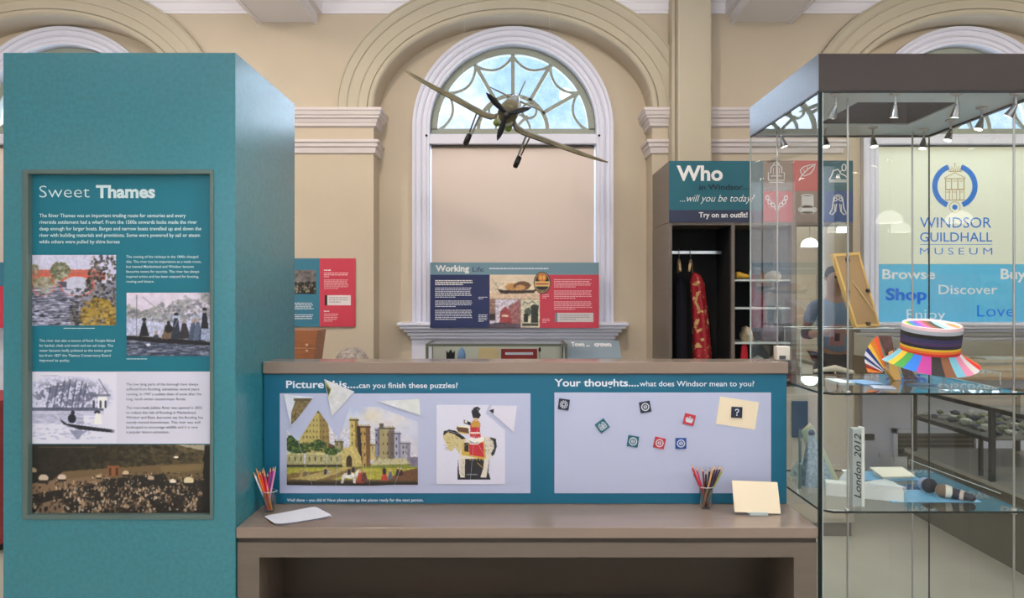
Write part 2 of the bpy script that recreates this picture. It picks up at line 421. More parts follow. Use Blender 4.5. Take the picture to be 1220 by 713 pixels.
for i in range(3):
    x0, x1 = wx[2 * i + 1], wx[2 * i + 2]
    w = thing('window_%d' % (4 + i), None, None, ((x0 + x1) / 2, YB, .9), kind='structure')
    MB().box(x0, x1, YB - .08, YB - .06, .9, 3.5).build('bright_pane', M_DAY, w)
    f = MB()
    for q in (x0 + .03, (x0 + x1) / 2, x1 - .03): f.box(q - .03, q + .03, YB - .05, YB + .02, .9, 3.5)
    for q in (.93, 1.8, 2.7, 3.47): f.box(x0, x1, YB - .05, YB + .02, q - .03, q + .03)
    f.build('window_frame', TRIMW, w)
# window wall: pier plane with elliptical arches, recessed bays with arched openings
m = MB()
def arch_strip(m, y, hw, spr, rz, sill, xa, xb):
    n = 40
    for i in range(n):
        a0, a1 = PI - PI * i / n, PI - PI * (i + 1) / n
        x0, x1 = xa + hw * math.cos(a0), xa + hw * math.cos(a1); z0, z1 = spr + rz * math.sin(a0), spr + rz * math.sin(a1)
        m.add([(x0, y, z0), (x1, y, z1), (x1, y, ZC), (x0, y, ZC)], [(0, 1, 2, 3)])
        m.add([(x0, y, z0), (x1, y, z1), (x1, xb, z1), (x0, xb, z0)], [(3, 2, 1, 0)], 0, True)
        if sill is not None: m.add([(x0, y, 0), (x1, y, 0), (x1, y, sill), (x0, y, sill)], [(0, 1, 2, 3)])
edges = [XL] + [b + s * ARX for b in BAYS for s in (-1, 1)] + [XR]
for i in range(0, len(edges), 2):
    a, b = edges[i], edges[i + 1]
    m.add([(a, YW, 0), (b, YW, 0), (b, YW, ZC), (a, YW, ZC)], [(0, 1, 2, 3)])
    for x in (a, b):
        if abs(x - XL) > .01 and abs(x - XR) > .01: m.add([(x, YW, 0), (x, YR, 0), (x, YR, SPR), (x, YW, SPR)], [(0, 1, 2, 3)])
for b in BAYS:
    arch_strip(m, YW, ARX, SPR, ARZ, None, b, YR)
    for s in (-1, 1):
        x0, x1 = sorted((b + s * CW, b + s * ARX)); m.add([(x0, YR, 0), (x1, YR, 0), (x1, YR, ZC), (x0, YR, ZC)], [(0, 1, 2, 3)])
        m.add([(b + s * CW, YR, SILL), (b + s * CW, 6.35, SILL), (b + s * CW, 6.35, CZ), (b + s * CW, YR, CZ)], [(0, 1, 2, 3)])
    arch_strip(m, YR, CW, CZ, CW, SILL, b, 6.35)
struct('wall_back', m, WALLC).data.polygons.foreach_get
# white cornice on the wall above the arches, broken where each arch passes; archivolts; imposts
def out_half(z):      # half width of the archivolt outside at height z
    q = (z - SPR) / (ARZ + .27); return (ARX + .27) * math.sqrt(max(0, 1 - q * q)) if q < 1 else 0
m = MB(); lays = [(3.775, 3.80, .03), (3.80, 3.86, .05), (3.86, 3.88, .075), (3.88, 3.94, .06), (3.94, 3.96, .09), (3.96, 4.15, .10)]
for i in range(4):
    for z0, z1, p in lays:
        a = XL if i == 0 else BAYS[i - 1] + out_half((z0 + z1) / 2) - .02; b = XR if i == 3 else BAYS[i] - out_half((z0 + z1) / 2) + .02
        m.box(a, b, YW - p * .45, YW, z0, z1)
struct('trim_1', m, CEILW)
def ell_path(cx, cz, a, b, n=64):
    out = []
    for i in range(n + 1):
        t = PI - PI * i / n; x, z = a * math.cos(t), b * math.sin(t); nx, nz_ = x / a / a, z / b / b; L = math.hypot(nx, nz_)
        out.append((cx + x, cz + z, nx / L, nz_ / L))
    return out
roll = [(-.004, 0)] + [(.022 - .026 * math.cos(t), .005 + .032 * math.sin(t)) for t in [PI * k / 8 for k in range(9)]]
prof = roll + [(.05, .02), (.115, .024), (.12, .034), (.128, .034), (.13, .03), (.20, .034), (.205, .046), (.215, .046), (.22, .042), (.268, .046), (.272, .055), (.284, .055), (.286, 0)]
for i, b in enumerate(BAYS):
    m = MB().sweep(ell_path(b, SPR, ARX, ARZ, 96), prof, YW)
    struct('trim_%d' % (2 + i), m, ARCHC)
CAPP = [(0, 3.02), (.074, 3.02), (.074, 3.0), (.066, 2.992), (.060, 2.965), (.052, 2.960), (.050, 2.945), (.036, 2.935), (.030, 2.915), (.024, 2.905), (.022, 2.885), (0, 2.872)]
CAPP2 = [(0, 2.775), (.046, 2.775), (.046, 2.755), (.034, 2.745), (.032, 2.722), (.020, 2.712), (.014, 2.672), (0, 2.668)]
piers = [(XL, BAYS[0] - ARX), (BAYS[0] + ARX, BAYS[1] - ARX), (BAYS[1] + ARX, BAYS[2] - ARX), (BAYS[2] + ARX, XR)]
def mould(m, x0, x1, yf, yb, prof):
    vs = []
    for p, z in prof: vs += [(x0 - p, yb, z), (x0 - p, yf - p, z), (x1 + p, yf - p, z), (x1 + p, yb, z)]
    m.add(vs, [(i * 4 + k, i * 4 + k + 1, i * 4 + k + 5, i * 4 + k + 4) for i in range(len(prof) - 1) for k in range(3)])
for i, (a, b) in enumerate(piers):
    m = MB(); mould(m, a, b, YW, YR, CAPP); mould(m, a, b, YW, YR, CAPP2); struct('trim_%d' % (5 + i), m, CAPW)
# square pier shaft running up to the ceiling right of the centre window, and the two ceiling beams
m = MB(); px0, px1 = X(808, 5.62), X(848, 5.62)
m.box(px0, px1, 5.62, YW, 0, ZC, bev=.012); struct('trim_9', m, ARCHC)
m = MB(); m.box(px0 - .03, px0 - .005, 5.70, YW, 0, ZC); struct('trim_10', m, ARCHC)
for k, (xa, xb) in enumerate(((X(307.5, YW), X(378, YW)), (X(870, YW), X(943, YW)))):
    m = MB(); zb = Z(29, YW)
    m.box(xa, xb, -5.9, YW, zb + .015, ZC); m.box(xa - .0, xa + .03, -5.9, YW, zb, zb + .02); m.box(xb - .03, xb, -5.9, YW, zb, zb + .02)
    m.box(xa - .045, xa, -5.9, YW, zb + .08, ZC); m.box(xb, xb + .045, -5.9, YW, zb + .08, ZC)
    struct('trim_%d' % (11 + k), m, CEILW)
m = MB()
for a, b in piers: m.box(a - .015, b + .015, YW - .015, YW, 0, .16)
for b in BAYS: m.box(b - ARX, b + ARX, YR - .015, YR, 0, .16)
struct('baseboard_back', m, TRIMW)
# three arched windows
def casing_path(cx, hw, z0, cz, n=40):
    out = [(cx - hw, z0, -1, 0), (cx - hw, cz, -1, 0)]
    out += [(cx + hw * math.cos(PI - PI * i / n), cz + hw * math.sin(PI - PI * i / n), math.cos(PI - PI * i / n), math.sin(PI - PI * i / n)) for i in range(1, n)]
    return out + [(cx + hw, cz, 1, 0), (cx + hw, z0, 1, 0)]
CPROF = [(-.002, -.16), (-.002, .02), (.022, .02), (.026, .028), (.034, .028), (.038, .018), (.066, .018), (.07, .030), (.08, .036), (.09, .030), (.094, .024), (.125, .026), (.13, .042), (.15, .05), (.160, .05), (.163, 0)]
def window(n, cx, detailed=True):
    w = thing('window_%d' % n, None, None, (cx, YR, SILL), kind='structure')
    f = MB().sweep(casing_path(cx, CW, SILL, CZ), [(o * .84 if o > 0 else o, p) for o, p in CPROF], YR); f.build('window_casing', TRIMW, w)
    s = MB()                                   # sill with moulded nosing and apron
    for x0, x1, z0, z1, p in ((-.935, .935, 1.300, 1.325, .16), (-.915, .915, 1.275, 1.300, .145), (-.885, .885, 1.245, 1.275, .115), (-.86, .86, 1.215, 1.245, .09), (-.84, .84, 1.19, 1.215, .07)):
        s.box(cx + x0, cx + x1, YR - p, YR + .14 if z1 > 1.3 else YR, z0, z1, bev=.006)
    s.build('window_sill', TRIMW, w)
    a = MB(); a.box(cx - .83, cx + .83, YR - .04, YR, .16, 1.19); a.box(cx - .70, cx + .70, YR - .055, YR - .04, .95, .98); a.box(cx - .70, cx + .70, YR - .055, YR - .04, .22, .25)
    a.build('apron_panel', TRIMW, w)
    t = MB(); t.box(cx - CW, cx + CW, YR - .01, YG + .03, 2.795, 2.878, bev=.006); t.build('transom_bar', TRIMW, w)
    # fanlight
    fr = MB(); zb = 2.878; r1 = .685; r0 = .63
    fr.sweep([(cx + math.cos(PI - PI * i / 40), CZ - 0 + math.sin(PI - PI * i / 40), 0, 0) for i in range(41)], [(0, 0)], YG)
    fr = MB(); n_ = 40
    for i in range(n_):
        a0, a1 = PI - PI * i / n_, PI - PI * (i + 1) / n_
        q = [(cx + r * math.cos(t), CZ + r * math.sin(t)) for r, t in ((r0, a0), (r0, a1), (r1, a1), (r1, a0))]
        fr.prism(q, YG - .03, YG + .03)
    fr.box(cx - r1, cx + r1, YG - .03, YG + .03, zb, zb + .06)
    fr.build('fanlight_frame', FRAMEG, w)
    hz = zb + .05
    def pt(r, d): return (cx + r * math.cos(math.radians(d)), hz + r * math.sin(math.radians(d)))
    def strip(name, pts, wd, dp=.018):
        b = MB(); K = len(pts)
        for (xa, za), (xb, zb_) in zip(pts, pts[1:]):
            d = Vector((xb - xa, zb_ - za)); L = d.length; d /= L; nn = Vector((-d.y, d.x)) * wd / 2; e = d * .002
            b.prism([(xa + nn.x - e.x, za + nn.y - e.y), (xa - nn.x - e.x, za - nn.y - e.y), (xb - nn.x + e.x, zb_ - nn.y + e.y), (xb + nn.x + e.x, zb_ + nn.y + e.y)], YG - dp, YG + dp)
        b.build(name, FRAMEG, w)
    angs = [30, 60, 90, 120, 150]
    def rim(d):      # distance from the hub to the inside of the frame
        dx, dz = math.cos(math.radians(d)), math.sin(math.radians(d)); oz = hz - CZ
        B = oz * dz; return -B + math.sqrt(B * B - oz * oz + r0 * r0)
    for d in angs: strip('muntin', [pt(.29, d), pt(rim(d) + .01, d)], .030)
    strip('arched_muntin', [pt(.29, d) for d in range(0, 181, 9)], .032)
    for d0 in (0, 30, 60, 90, 120, 150):
        pts = []
        for k in range(9):
            t = k / 8; d = d0 + 30 * t; r = rim(d) - .10 * (1 - (2 * t - 1) ** 2) ** .8 - .006
            if d in (0, 180): r = rim(d)
            pts.append(pt(r, d))
        strip('scallop_muntin', pts, .020, .014)
    for d in (45, 135): strip('muntin', [pt(.02, d), pt(.17, d)], .022)
    for d in (50, 90, 130):
        c = pt(.215, d); strip('ring_muntin', [(c[0] + .062 * math.cos(t), c[1] + .062 * math.sin(t)) for t in [2 * PI * k / 14 for k in range(15)]], .018, .014)
    strip('arched_muntin', [pt(.145, d) for d in range(0, 181, 15)], .018, .014)
    # panes between the bars
    for k in range(6):
        d0, d1 = k * 30, k * 30 + 30
        pts = [pt(.29, d1), pt(.29, d0)] + [pt(rim(d0 + (d1 - d0) * j / 6), d0 + (d1 - d0) * j / 6) for j in range(7)]
        MB().add([(x, YG, z) for x, z in pts], [tuple(range(len(pts)))]) or None
        b = MB(); b.add([(x, YG, z) for x, z in pts], [tuple(range(len(pts)))]); b.build('pane', M_PANE, w)
    pts = [pt(.29, d) for d in range(0, 181, 9)]; b = MB(); b.add([(x, YG, z) for x, z in pts], [tuple(range(len(pts)))]); b.build('pane', M_PANE, w)
    # screws on the transom
    for sx in (-.71, .71):
        b = MB(); b.lathe([(0, -.004), (.008, -.004), (.01, 0)], (cx + sx, YR - .03, 2.86), 10, axis='y'); b.build('screw', DARKM, w)
    return w
def BLUEF_(): return mat('light_blue_film', (120, 200, 226), .45)
w1 = window(1, -3.7); w2 = window(2, 0.0); w3 = window(3, 3.7)
BLINDW = translucent(mat('pale_banner_fabric', (234, 234, 214), .85), (250, 248, 234), .45); translucent(BLUEF_(), (140, 224, 238), .5)
def blind(cx, m, label):
    t = thing('roller_blind', label, 'blind', (cx, 6.14, SILL + .05))
    b = MB().box(cx - .675, cx + .675, 6.14, 6.146, SILL + .055, 2.775); b.build('blind_fabric', m, t)
    b = MB().tube([(cx - .68, 6.155, 2.777), (cx + .68, 6.155, 2.777)], .018, 12); b.build('roller_tube', mat('grey_roller', (120, 112, 100), .5), t)
    b = MB().box(cx - .675, cx + .675, 6.133, 6.150, SILL + .046, SILL + .066, bev=.004); b.build('bottom_bar', TRIMW, t)
    return t
blind(-3.7, BLIND, 'lowered beige roller blind in the leftmost window behind the teal tower')
blind(0, BLIND, 'lowered beige roller blind in the centre window under the hanging aeroplane')
# crest printed on the right-hand roller banner
BLUE = mat('sky_blue_print', (20, 132, 224), .5); BLUEF = BLUEF_(); BLUET = mat('strong_blue_print', (0, 128, 226), .5); GOLDP = mat('tan_gold_print', (196, 174, 128), .6)
t = thing('window_banner', 'pale lowered window banner with blue ring crest, museum name and blue lower band of words', 'banner', (3.7, 6.12, SILL + .05))
YN = 6.12
MB().tube([(3.02, 6.155, 2.777), (4.38, 6.155, 2.777)], .018, 12).build('roller_tube', mat('grey_roller', (120, 112, 100), .5), t)
b = MB(); b.box(3.7 - .675, 3.7 + .675, YN, YN + .004, Z(390, YN), Z(315, YN)); b.build('blue_film', BLUEF, t)
b = MB(); b.box(3.7 - .675, 3.7 + .675, YN, YN + .004, Z(315, YN), 2.775); b.build('pale_film', BLINDW, t)
logo = MB(); cxp, cyp = 1137.5, 222
def arcp(cx, cy, r, d0, d1, n=24): return [(X(cx + r * math.cos(math.radians(d0 + (d1 - d0) * i / n)), YN), Z(cy - r * math.sin(math.radians(d0 + (d1 - d0) * i / n)), YN)) for i in range(n + 1)]
PXW = YN / F
logo.ribbon(arcp(cxp, cyp, 24, -68, 72), 6.4 * PXW, YN - .002); logo.ribbon(arcp(cxp, cyp, 24, 108, 248), 6.4 * PXW, YN - .002)
logo.add([(X(cxp + 3.2 * math.cos(a), YN), YN - .002, Z(247 - 3.2 * math.sin(a), YN)) for a in [k * PI / 6 for k in range(12)]], [tuple(range(12))])
logo.build('ring_emblem', BLUE, t, fixn=False)
g = MB()
def st(pts, w, mb, Yq=YN - .002): mb.ribbon([(X(x, YN), Z(y, YN)) for x, y in pts], w * PXW, Yq)
for r in (6.4,): st([(cxp + r * math.cos(k * PI / 8), 247 + r * math.sin(k * PI / 8)) for k in range(17)], .8, g)
st([(1125, 212), (1137.5, 206), (1150, 212)], 1.0, g); st([(1125, 213), (1150, 213)], 1.2, g); st([(1126, 226), (1149, 226)], 1.6, g); st([(1126, 238.5), (1149, 238.5)], 1.4, g)
for x in (1126.5, 1133.5, 1141, 1148.5): st([(x, 213), (x, 226)], 1.4, g)
for x in (1126.5, 1131, 1134.5, 1139.5, 1143.5, 1148.5): st([(x, 227), (x, 238)], .9, g)
for x in (1130, 1137.3, 1145): st([(x - 2.2, 216), (x + 2.2, 216)], .9, g); st([(x - 2.4, 229), (x + 2.4, 229)], .9, g)
for x0 in (1130, 1132.7, 1135.5, 1138.2, 1141, 1143.8): st([(x0, 204), (x0 + 1.2, 198), (x0 + 2.4, 204)], .8, g)
st([(1130, 204.5), (1146, 204.5)], 1.2, g); st([(1137.5, 194), (1137.5, 199)], .8, g); st([(1135.9, 195.6), (1139, 195.6)], .6, g)
g.build('building_emblem', GOLDP, t, fixn=False)
text('museum_name', 'WINDSOR', 1096, 1181, 271.5, 13, YN, BLUE, t)
text('museum_name', 'GUILDHALL', 1096, 1182, 288, 11.5, YN, BLUE, t, bold=.004)
text('museum_name', 'MUSEUM', 1096, 1182, 303.5, 8.5, YN, BLUE, t, spacing=1.5, bold=-.008)
b = MB(); st([(1096, 291.5), (1182, 291.5)], .6, b); b.build('rule_line', BLUE, t, fixn=False)
LW = mat('white_blue_print', (252, 254, 255), .8); translucent(BLUET, (0, 150, 255), .5); translucent(BLUE, (20, 140, 255), .5)
text('banner_word', 'Browse', 1051, 1114, 332.5, 12, YN, LW, t, bold=.02, gap=.003)
text('banner_word', 'Discover', 1118, 1188, 350.5, 11.5, YN, LW, t, bold=.008, gap=.003)
text('banner_word', 'Shop', 1055, 1104, 357.5, 14, YN, BLUET, t, bold=.035, gap=.003)
text('banner_word', 'Buy', 1192, 1222, 332.5, 12.5, YN, LW, t, bold=.02, gap=.003)
text('banner_word', 'Love', 1164, 1208, 377.5, 14.5, YN, BLUET, t, bold=-.008, gap=.003)
text('banner_word', 'Enjoy', 1080, 1126, 380.5, 12.5, YN, LW, t, bold=-.004, gap=.003)
# vent grille and socket low on the wall under the right window
t = thing('vent_grille', 'dark low vent grille in a white frame under the right window', 'vent', (X(1113, 6.03), 6.04, .3))
a, b_ = P(1063, 511, 6.04), P(1166, 549, 6.04)
f = MB(); f.box(a.x, b_.x, 6.02, 6.06, a.z - .035, a.z); f.box(a.x, b_.x, 6.02, 6.06, b_.z, b_.z + .035); f.box(a.x, a.x + .035, 6.02, 6.06, b_.z, a.z); f.box(b_.x - .035, b_.x, 6.02, 6.06, b_.z, a.z); f.build('grille_frame', TRIMW, t)
MB().box(a.x + .035, b_.x - .035, 6.045, 6.059, b_.z + .035, a.z - .035).build('dark_recess', mat('vent_dark', (70, 64, 56), .7), t)
for k in range(5):
    z = b_.z + .06 + k * .036; MB().box(a.x + .036, b_.x - .036, 6.03, 6.045, z, z + .010).build('slat', mat('vent_slat', (110, 102, 90), .6), t)
m = pxbox(1030, 1042, 518, 525, 6.03, 6.06); solo('wall_socket', m, BLACKM, 'small black wall socket left of the low vent grille', 'socket')
# ceiling hardware out of the frame above: track spots and pendants
for x, y in TRACK:
    t = thing('track_spotlight', 'small round ceiling spotlight washing the window wall', 'spotlight', (x, y, 3.82), group='ceiling spotlights')
    d = Vector((.1, 2.0, -2.3)).normalized()
    p = Vector((x, y, 3.82)); MB().tube([p, p - d * .12], [.07, .05], 16).build('spot_body', TRIMW, t)
    MB().tube([p - d * .06, (x, y, ZC)], .01, 8).build('stem', TRIMW, t)
M_DOME = mat('lit_white_dome', (255, 250, 240), .4, emit=5.0)
for x, y in PEND:
    t = thing('pendant_lamp', 'white dome pendant lamp hanging in the room behind the viewer', 'lamp', (x, y, PENDZ), group='dome pendants')
    MB().lathe([(.17, 0), (.165, .05), (.14, .10), (.09, .145), (.03, .165), (0, .167)], (x, y, PENDZ), 24).build('dome_shade', M_DOME, t)
    MB().tube([(x, y, PENDZ + .16), (x, y, ZC)], .006, 6).build('cord', DARKM, t)

# ================================================================== TEAL TOWER (left)
YF = 2.70
tx0, tx1 = X(4, YF), X(280.5, YF); ty1 = 3.432; tz = Z(63, YF)
t = thing('display_tower', 'tall teal square display tower with a framed river poster let into its front', 'display', ((tx0 + tx1) / 2, 3.05, 0))
rx0, rx1, rz0, rz1 = X(33, YF), X(251.5, YF), Z(614.5, YF), Z(206.5, YF)
b = MB(); yb = YF + .03
b.box(tx0, tx1, yb, ty1, 0, tz)
b.box(tx0, rx0, YF, yb, 0, tz); b.box(rx1, tx1, YF, yb, 0, tz); b.box(rx0, rx1, YF, yb, 0, rz0); b.box(rx0, rx1, YF, yb, rz1, tz)
b.build('tower_body', TEALP, t)
fx0, fx1, fz0, fz1 = X(27.5, YF), X(255, YF), Z(619, YF), Z(202.5, YF)
b = MB(); y0 = YF - .006
for (a0, a1, c0, c1) in ((fx0, fx1, rz1 - .003, fz1), (fx0, fx1, fz0, rz0 + .003), (fx0, rx0 + .003, rz0, rz1), (rx1 - .003, fx1, rz0, rz1)): b.box(a0, a1, y0, yb, c0, c1, bev=.002)
b.build('poster_frame', FRG, t)
YP = YF + .022
po = MB().box(rx0, rx1, YP, yb, rz0, rz1).build('poster', TEALD, t)
def pp(x0, x1, y0, y1, name, m, g=.0008):
    a = P(x0, y0, YP); c = P(x1, y1, YP); b = MB(); b.add([(a.x, YP - g, a.z), (c.x, YP - g, a.z), (c.x, YP - g, c.z), (a.x, YP - g, c.z)], [(3, 2, 1, 0)]); return b.build(name, m, po, fixn=False)
pp(34, 252, 443, 529, 'white_band', mat('lavender_print', (222, 222, 240), .55), .0006)
TXT = mat('pale_blue_white_print', (214, 236, 240), .55)
text('heading', 'Sweet', 47, 107, 235.5, 15, YP, TXT, po, bold=-.012)
text('heading', 'Thames', 114.5, 185, 235.5, 15, YP, TXT, po, bold=.035)
para('intro_text', ['The River Thames was an important trading route for centuries and every', 'riverside settlement had a wharf. From the 1500s onwards locks made the river', 'deep enough for larger boats. Barges and narrow boats travelled up and down the', 'river with building materials and provisions. Some were powered by sail or steam', 'while others were pulled by shire horses'], 47, 240, 259, 4.4, 7.8, YP, TXT, po, bold=.012)
para('caption_text', ['The coming of the railways in the 1840s changed', 'this. The river lost its importance as a trade route,', 'but instead Maidenhead and Windsor became', 'favourite towns for tourists. The river has always', 'inspired artists and has been enjoyed for boating,', 'rowing and leisure.'], 150.5, 240, 307.5, 3.2, 5.9, YP, TXT, po, bold=.006)
para('caption_text', ['The river was also a source of food. People fished', 'for barbel, chub and roach and set eel traps. The', 'water became badly polluted as the towns grew', 'but from 1857 the Thames Conservancy Board', 'improved its quality.'], 47, 137, 407.5, 3.2, 5.9, YP, TXT, po, bold=.006)
NTX = mat('navy_print', (52, 60, 84), .55)
para('caption_text', ['The low lying parts of the borough have always', 'suffered from flooding, sometimes several years', 'running. In 1947 a sudden thaw of snow after the', 'long, harsh winter caused major floods.'], 150.5, 240, 459.5, 3.2, 5.9, YP, NTX, po)
para('caption_text', ['The man-made Jubilee River was opened in 2002', 'to reduce the risk of flooding in Maidenhead,', 'Windsor and Eton, but some say the flooding has', 'merely moved downstream. This river was well', 'landscaped to encourage wildlife and it is now', 'a popular leisure attraction.'], 150.5, 242, 487.5, 3.2, 5.8, YP, NTX, po)
greek('credit_text', 76, 139, 391, 1, 2, .8, YP, TXT, po, 3); greek('credit_text', 151, 195, 427.5, 1, 2, .8, YP, TXT, po, 4); greek('credit_text', 48, 88, 447.6, 1, 2, .7, YP, NTX, po, 5)
# --- picture 1: brick railway bridge over the river
G = 1.35
c = Pic(34.5, 304, 138.5, 388, 2.0, (186, 186, 208))
c.rect(30, 338, 140, 390, (120, 122, 140))
c.poly([(34, 321.5), (112, 321.5), (126, 326), (126, 334), (34, 334)], (170, 92, 80), jit=2)
for cx_, rx_ in ((52, 14), (92, 21)):
    c.ell(cx_, 340, rx_, 13.5, (186, 84, 66)); c.ell(cx_, 341, rx_ - 2.5, 11.5, (140, 140, 130) if cx_ < 60 else (176, 178, 196))
c.mottle(1, 2.2, 41, .12)
for i in range(260):
    x, y = rng.uniform(34, 70), rng.uniform(316, 342); c.ell(x, y, rng.uniform(1, 3), rng.uniform(1, 2.5), random.choice([(120, 116, 78), (86, 88, 62), (168, 164, 140), (140, 110, 90)]), .6) if rng.rand() < .5 and (x < 46 or y > 330) else None
for i in range(160):
    a = rng.uniform(0, 6.3); r = rng.uniform(0, 1) ** .5; c.ell(72 + 11 * r * math.cos(a), 323 + 10 * r * math.sin(a), 2, 1.7, random.choice([(118, 120, 92), (92, 98, 76), (160, 160, 140), (74, 78, 60)]), .75)
c.poly([(68, 336), (80, 336), (80, 346)], (70, 72, 86))
for i in range(420):   # broken reflections in the water
    x, y = rng.uniform(34, 100), rng.uniform(342, 388); d = (y - 342) / 46
    c.ell(x, y, rng.uniform(2, 6), .7, random.choice([(198, 198, 222), (30, 34, 48), (96, 98, 116), (150, 152, 176), (24, 26, 34)]), .5 + .3 * d)
for i in range(520):   # bank and branches on the right
    x = rng.uniform(84, 139); y = rng.uniform(304, 388); k = (x - 84) / 55
    if y < 345 and x < 112 + (y - 304) * -.3: continue
    c.ell(x, y, rng.uniform(.8, 2.6), rng.uniform(.8, 2.6), random.choice([(30, 30, 34), (56, 54, 50), (96, 92, 86), (24, 24, 26), (112, 100, 84)]), .7)
for i in range(330):
    a = rng.uniform(0, 6.3); r = rng.uniform(0, 1) ** .5; x, y = 118 + 22 * r * math.cos(a), 378 + 22 * r * math.sin(a)
    if x < 139 and y < 388: c.ell(x, y, rng.uniform(1.2, 3.4), rng.uniform(1, 2.4), random.choice([(150, 122, 42), (122, 98, 36), (174, 144, 62), (70, 58, 28), (140, 120, 70)]), .75)
pic_mesh('river_photograph', c, YP, po, G, .0014, label='colour photograph of a brick bridge over a river')
# --- picture 2: people in a punt
c = Pic(151, 349, 251.5, 424.5, 2.0, (196, 188, 204))
c.rect(150, 374, 252, 403, (168, 172, 196)); c.mottle(1, 6, 61, .10)
for i in range(500):
    x = rng.uniform(151, 252); top = 366 + 6 * math.sin(x * .12) if x < 195 else 362 + 5 * math.sin(x * .2) - (10 if x > 218 else 0)
    y = rng.uniform(top, 384 if x > 180 else 378); c.ell(x, y, rng.uniform(1, 3), rng.uniform(1, 2.4), random.choice([(132, 134, 138), (104, 108, 116), (150, 148, 142), (88, 90, 98)]), .55)
c.rect(150, 403, 252, 425, (52, 60, 78))
for i in range(300): c.ell(rng.uniform(151, 252), rng.uniform(404, 425), rng.uniform(2, 7), .7, random.choice([(24, 28, 38), (150, 154, 172), (70, 80, 104), (96, 100, 118)]), .6)
c.poly([(151, 400), (190, 402), (252, 408), (252, 412), (190, 409), (151, 405)], (20, 20, 26)); c.line([(160, 400), (251, 406)], 1.2, (150, 146, 140))
def fig(cx, top, bot, w, col, head=(150, 130, 120), hat=None):
    c.poly([(cx - w * .35, top + 5), (cx + w * .35, top + 5), (cx + w, bot), (cx - w, bot)], col, jit=1.2, seed=int(cx)); c.ell(cx, top + 3, 2.0, 2.4, head)
    if hat: c.ell(cx, top + .6, 2.9, 1.8, hat)
fig(172, 380, 401, 6, (24, 26, 34), (60, 60, 66), (20, 22, 28)); fig(186, 394, 404, 5, (40, 46, 58)); fig(201, 382, 404, 9, (96, 80, 66), (24, 20, 20))
c.ell(201, 392, 5, 5, (22, 20, 22)); fig(210, 374, 404, 6, (30, 38, 54), (150, 170, 190), (20, 24, 34)); fig(220, 380, 404, 7, (40, 36, 42)); fig(230, 380, 406, 6, (60, 72, 92)); fig(236, 379, 406, 6, (78, 90, 112))
fig(244, 368, 406, 6.5, (24, 26, 34), (140, 130, 130), (24, 26, 34)); c.poly([(240, 392), (250, 392), (251, 406), (239, 405)], (150, 160, 190)); c.line([(163, 352), (163, 402)], .9, (90, 90, 100)); c.line([(170, 354), (199, 378)], .6, (110, 110, 120)); c.line([(218, 368), (208, 390)], .7, (160, 160, 170))
c.ell(177, 411, 3, 1.6, (190, 190, 200)); c.mottle(c.Y > 378, 1.6, 33, .3)
pic_mesh('boating_photograph', c, YP, po, G, .0014, label='faded photograph of people seated in a punt')
# --- picture 3: rowing boat before a riverside building (fades into the white band)
BGL = (204, 204, 226)
c = Pic(34.5, 444, 139, 528.5, 2.0, BGL)
m1 = np.clip(1.25 - np.hypot((c.X - 80) / 48, (c.Y - 472) / 20), 0, 1)
dk = (c.n(2.4, 71, 3) * .6 + c.n(7, 72, 2) * .4); c.put(np.clip(m1 * 1.6, 0, 1) * (dk < .52), (66, 72, 94), .75); c.put(np.clip(m1 * 1.5, 0, 1) * (dk > .62), (150, 152, 172), .5)
for x in (58, 66, 74, 81, 88, 95, 100): c.line([(x + 3, 452 + abs(x - 84) * .25), (x - 2, 486)], 1.6, (60, 66, 88), .7)
c.rect(34, 486, 124, 490, (54, 60, 80), .8); c.rect(34, 490, 124, 494, (176, 178, 200), .7); c.rect(34, 494, 100, 505, (128, 132, 156), .45)
c.rect(117, 471, 128, 487, (222, 222, 236)); 
for x in (112, 120, 126): c.ell(x, 482, 1.5, 5, (50, 54, 70))
c.line([(118, 452), (129, 470)], 1, (80, 86, 104)); c.poly([(108, 470), (132, 470), (131, 473), (108, 473)], (90, 94, 114), .8)
for i in range(240): c.ell(rng.uniform(34, 120), rng.uniform(492, 524), rng.uniform(1, 4), .6, random.choice([(110, 116, 142), (214, 214, 230), (150, 154, 176)]), .4)
c.poly([(71, 499), (80, 505), (137, 512.5), (137, 516), (95, 512), (76, 506)], (22, 26, 36)); c.ell(86, 499, 5, 5.5, (24, 28, 40)); c.ell(87, 492, 2.2, 2.6, (30, 34, 46))
c.ell(96, 504, 5, 2, (140, 146, 168)); c.poly([(112, 506), (122, 506), (120, 493), (114, 493)], (226, 226, 238)); c.ell(116, 491.5, 3.6, 2.2, (40, 44, 58)); c.ell(116, 494, 1.8, 2, (220, 220, 228))
c.poly([(82, 512), (104, 514), (92, 524)], (100, 108, 134), .7, jit=3)
edge = np.clip((139 - c.X) / 8, 0, 1) * np.clip((c.Y - 444) / 6, 0, 1) * np.clip((528.5 - c.Y) / 6, 0, 1)
c.a = np.array(BGL) * (1 - edge[..., None]) + c.a * edge[..., None]
pic_mesh('flood_photograph', c, YP, po, G, .0012, label='faded blue print of two people in a rowing boat')
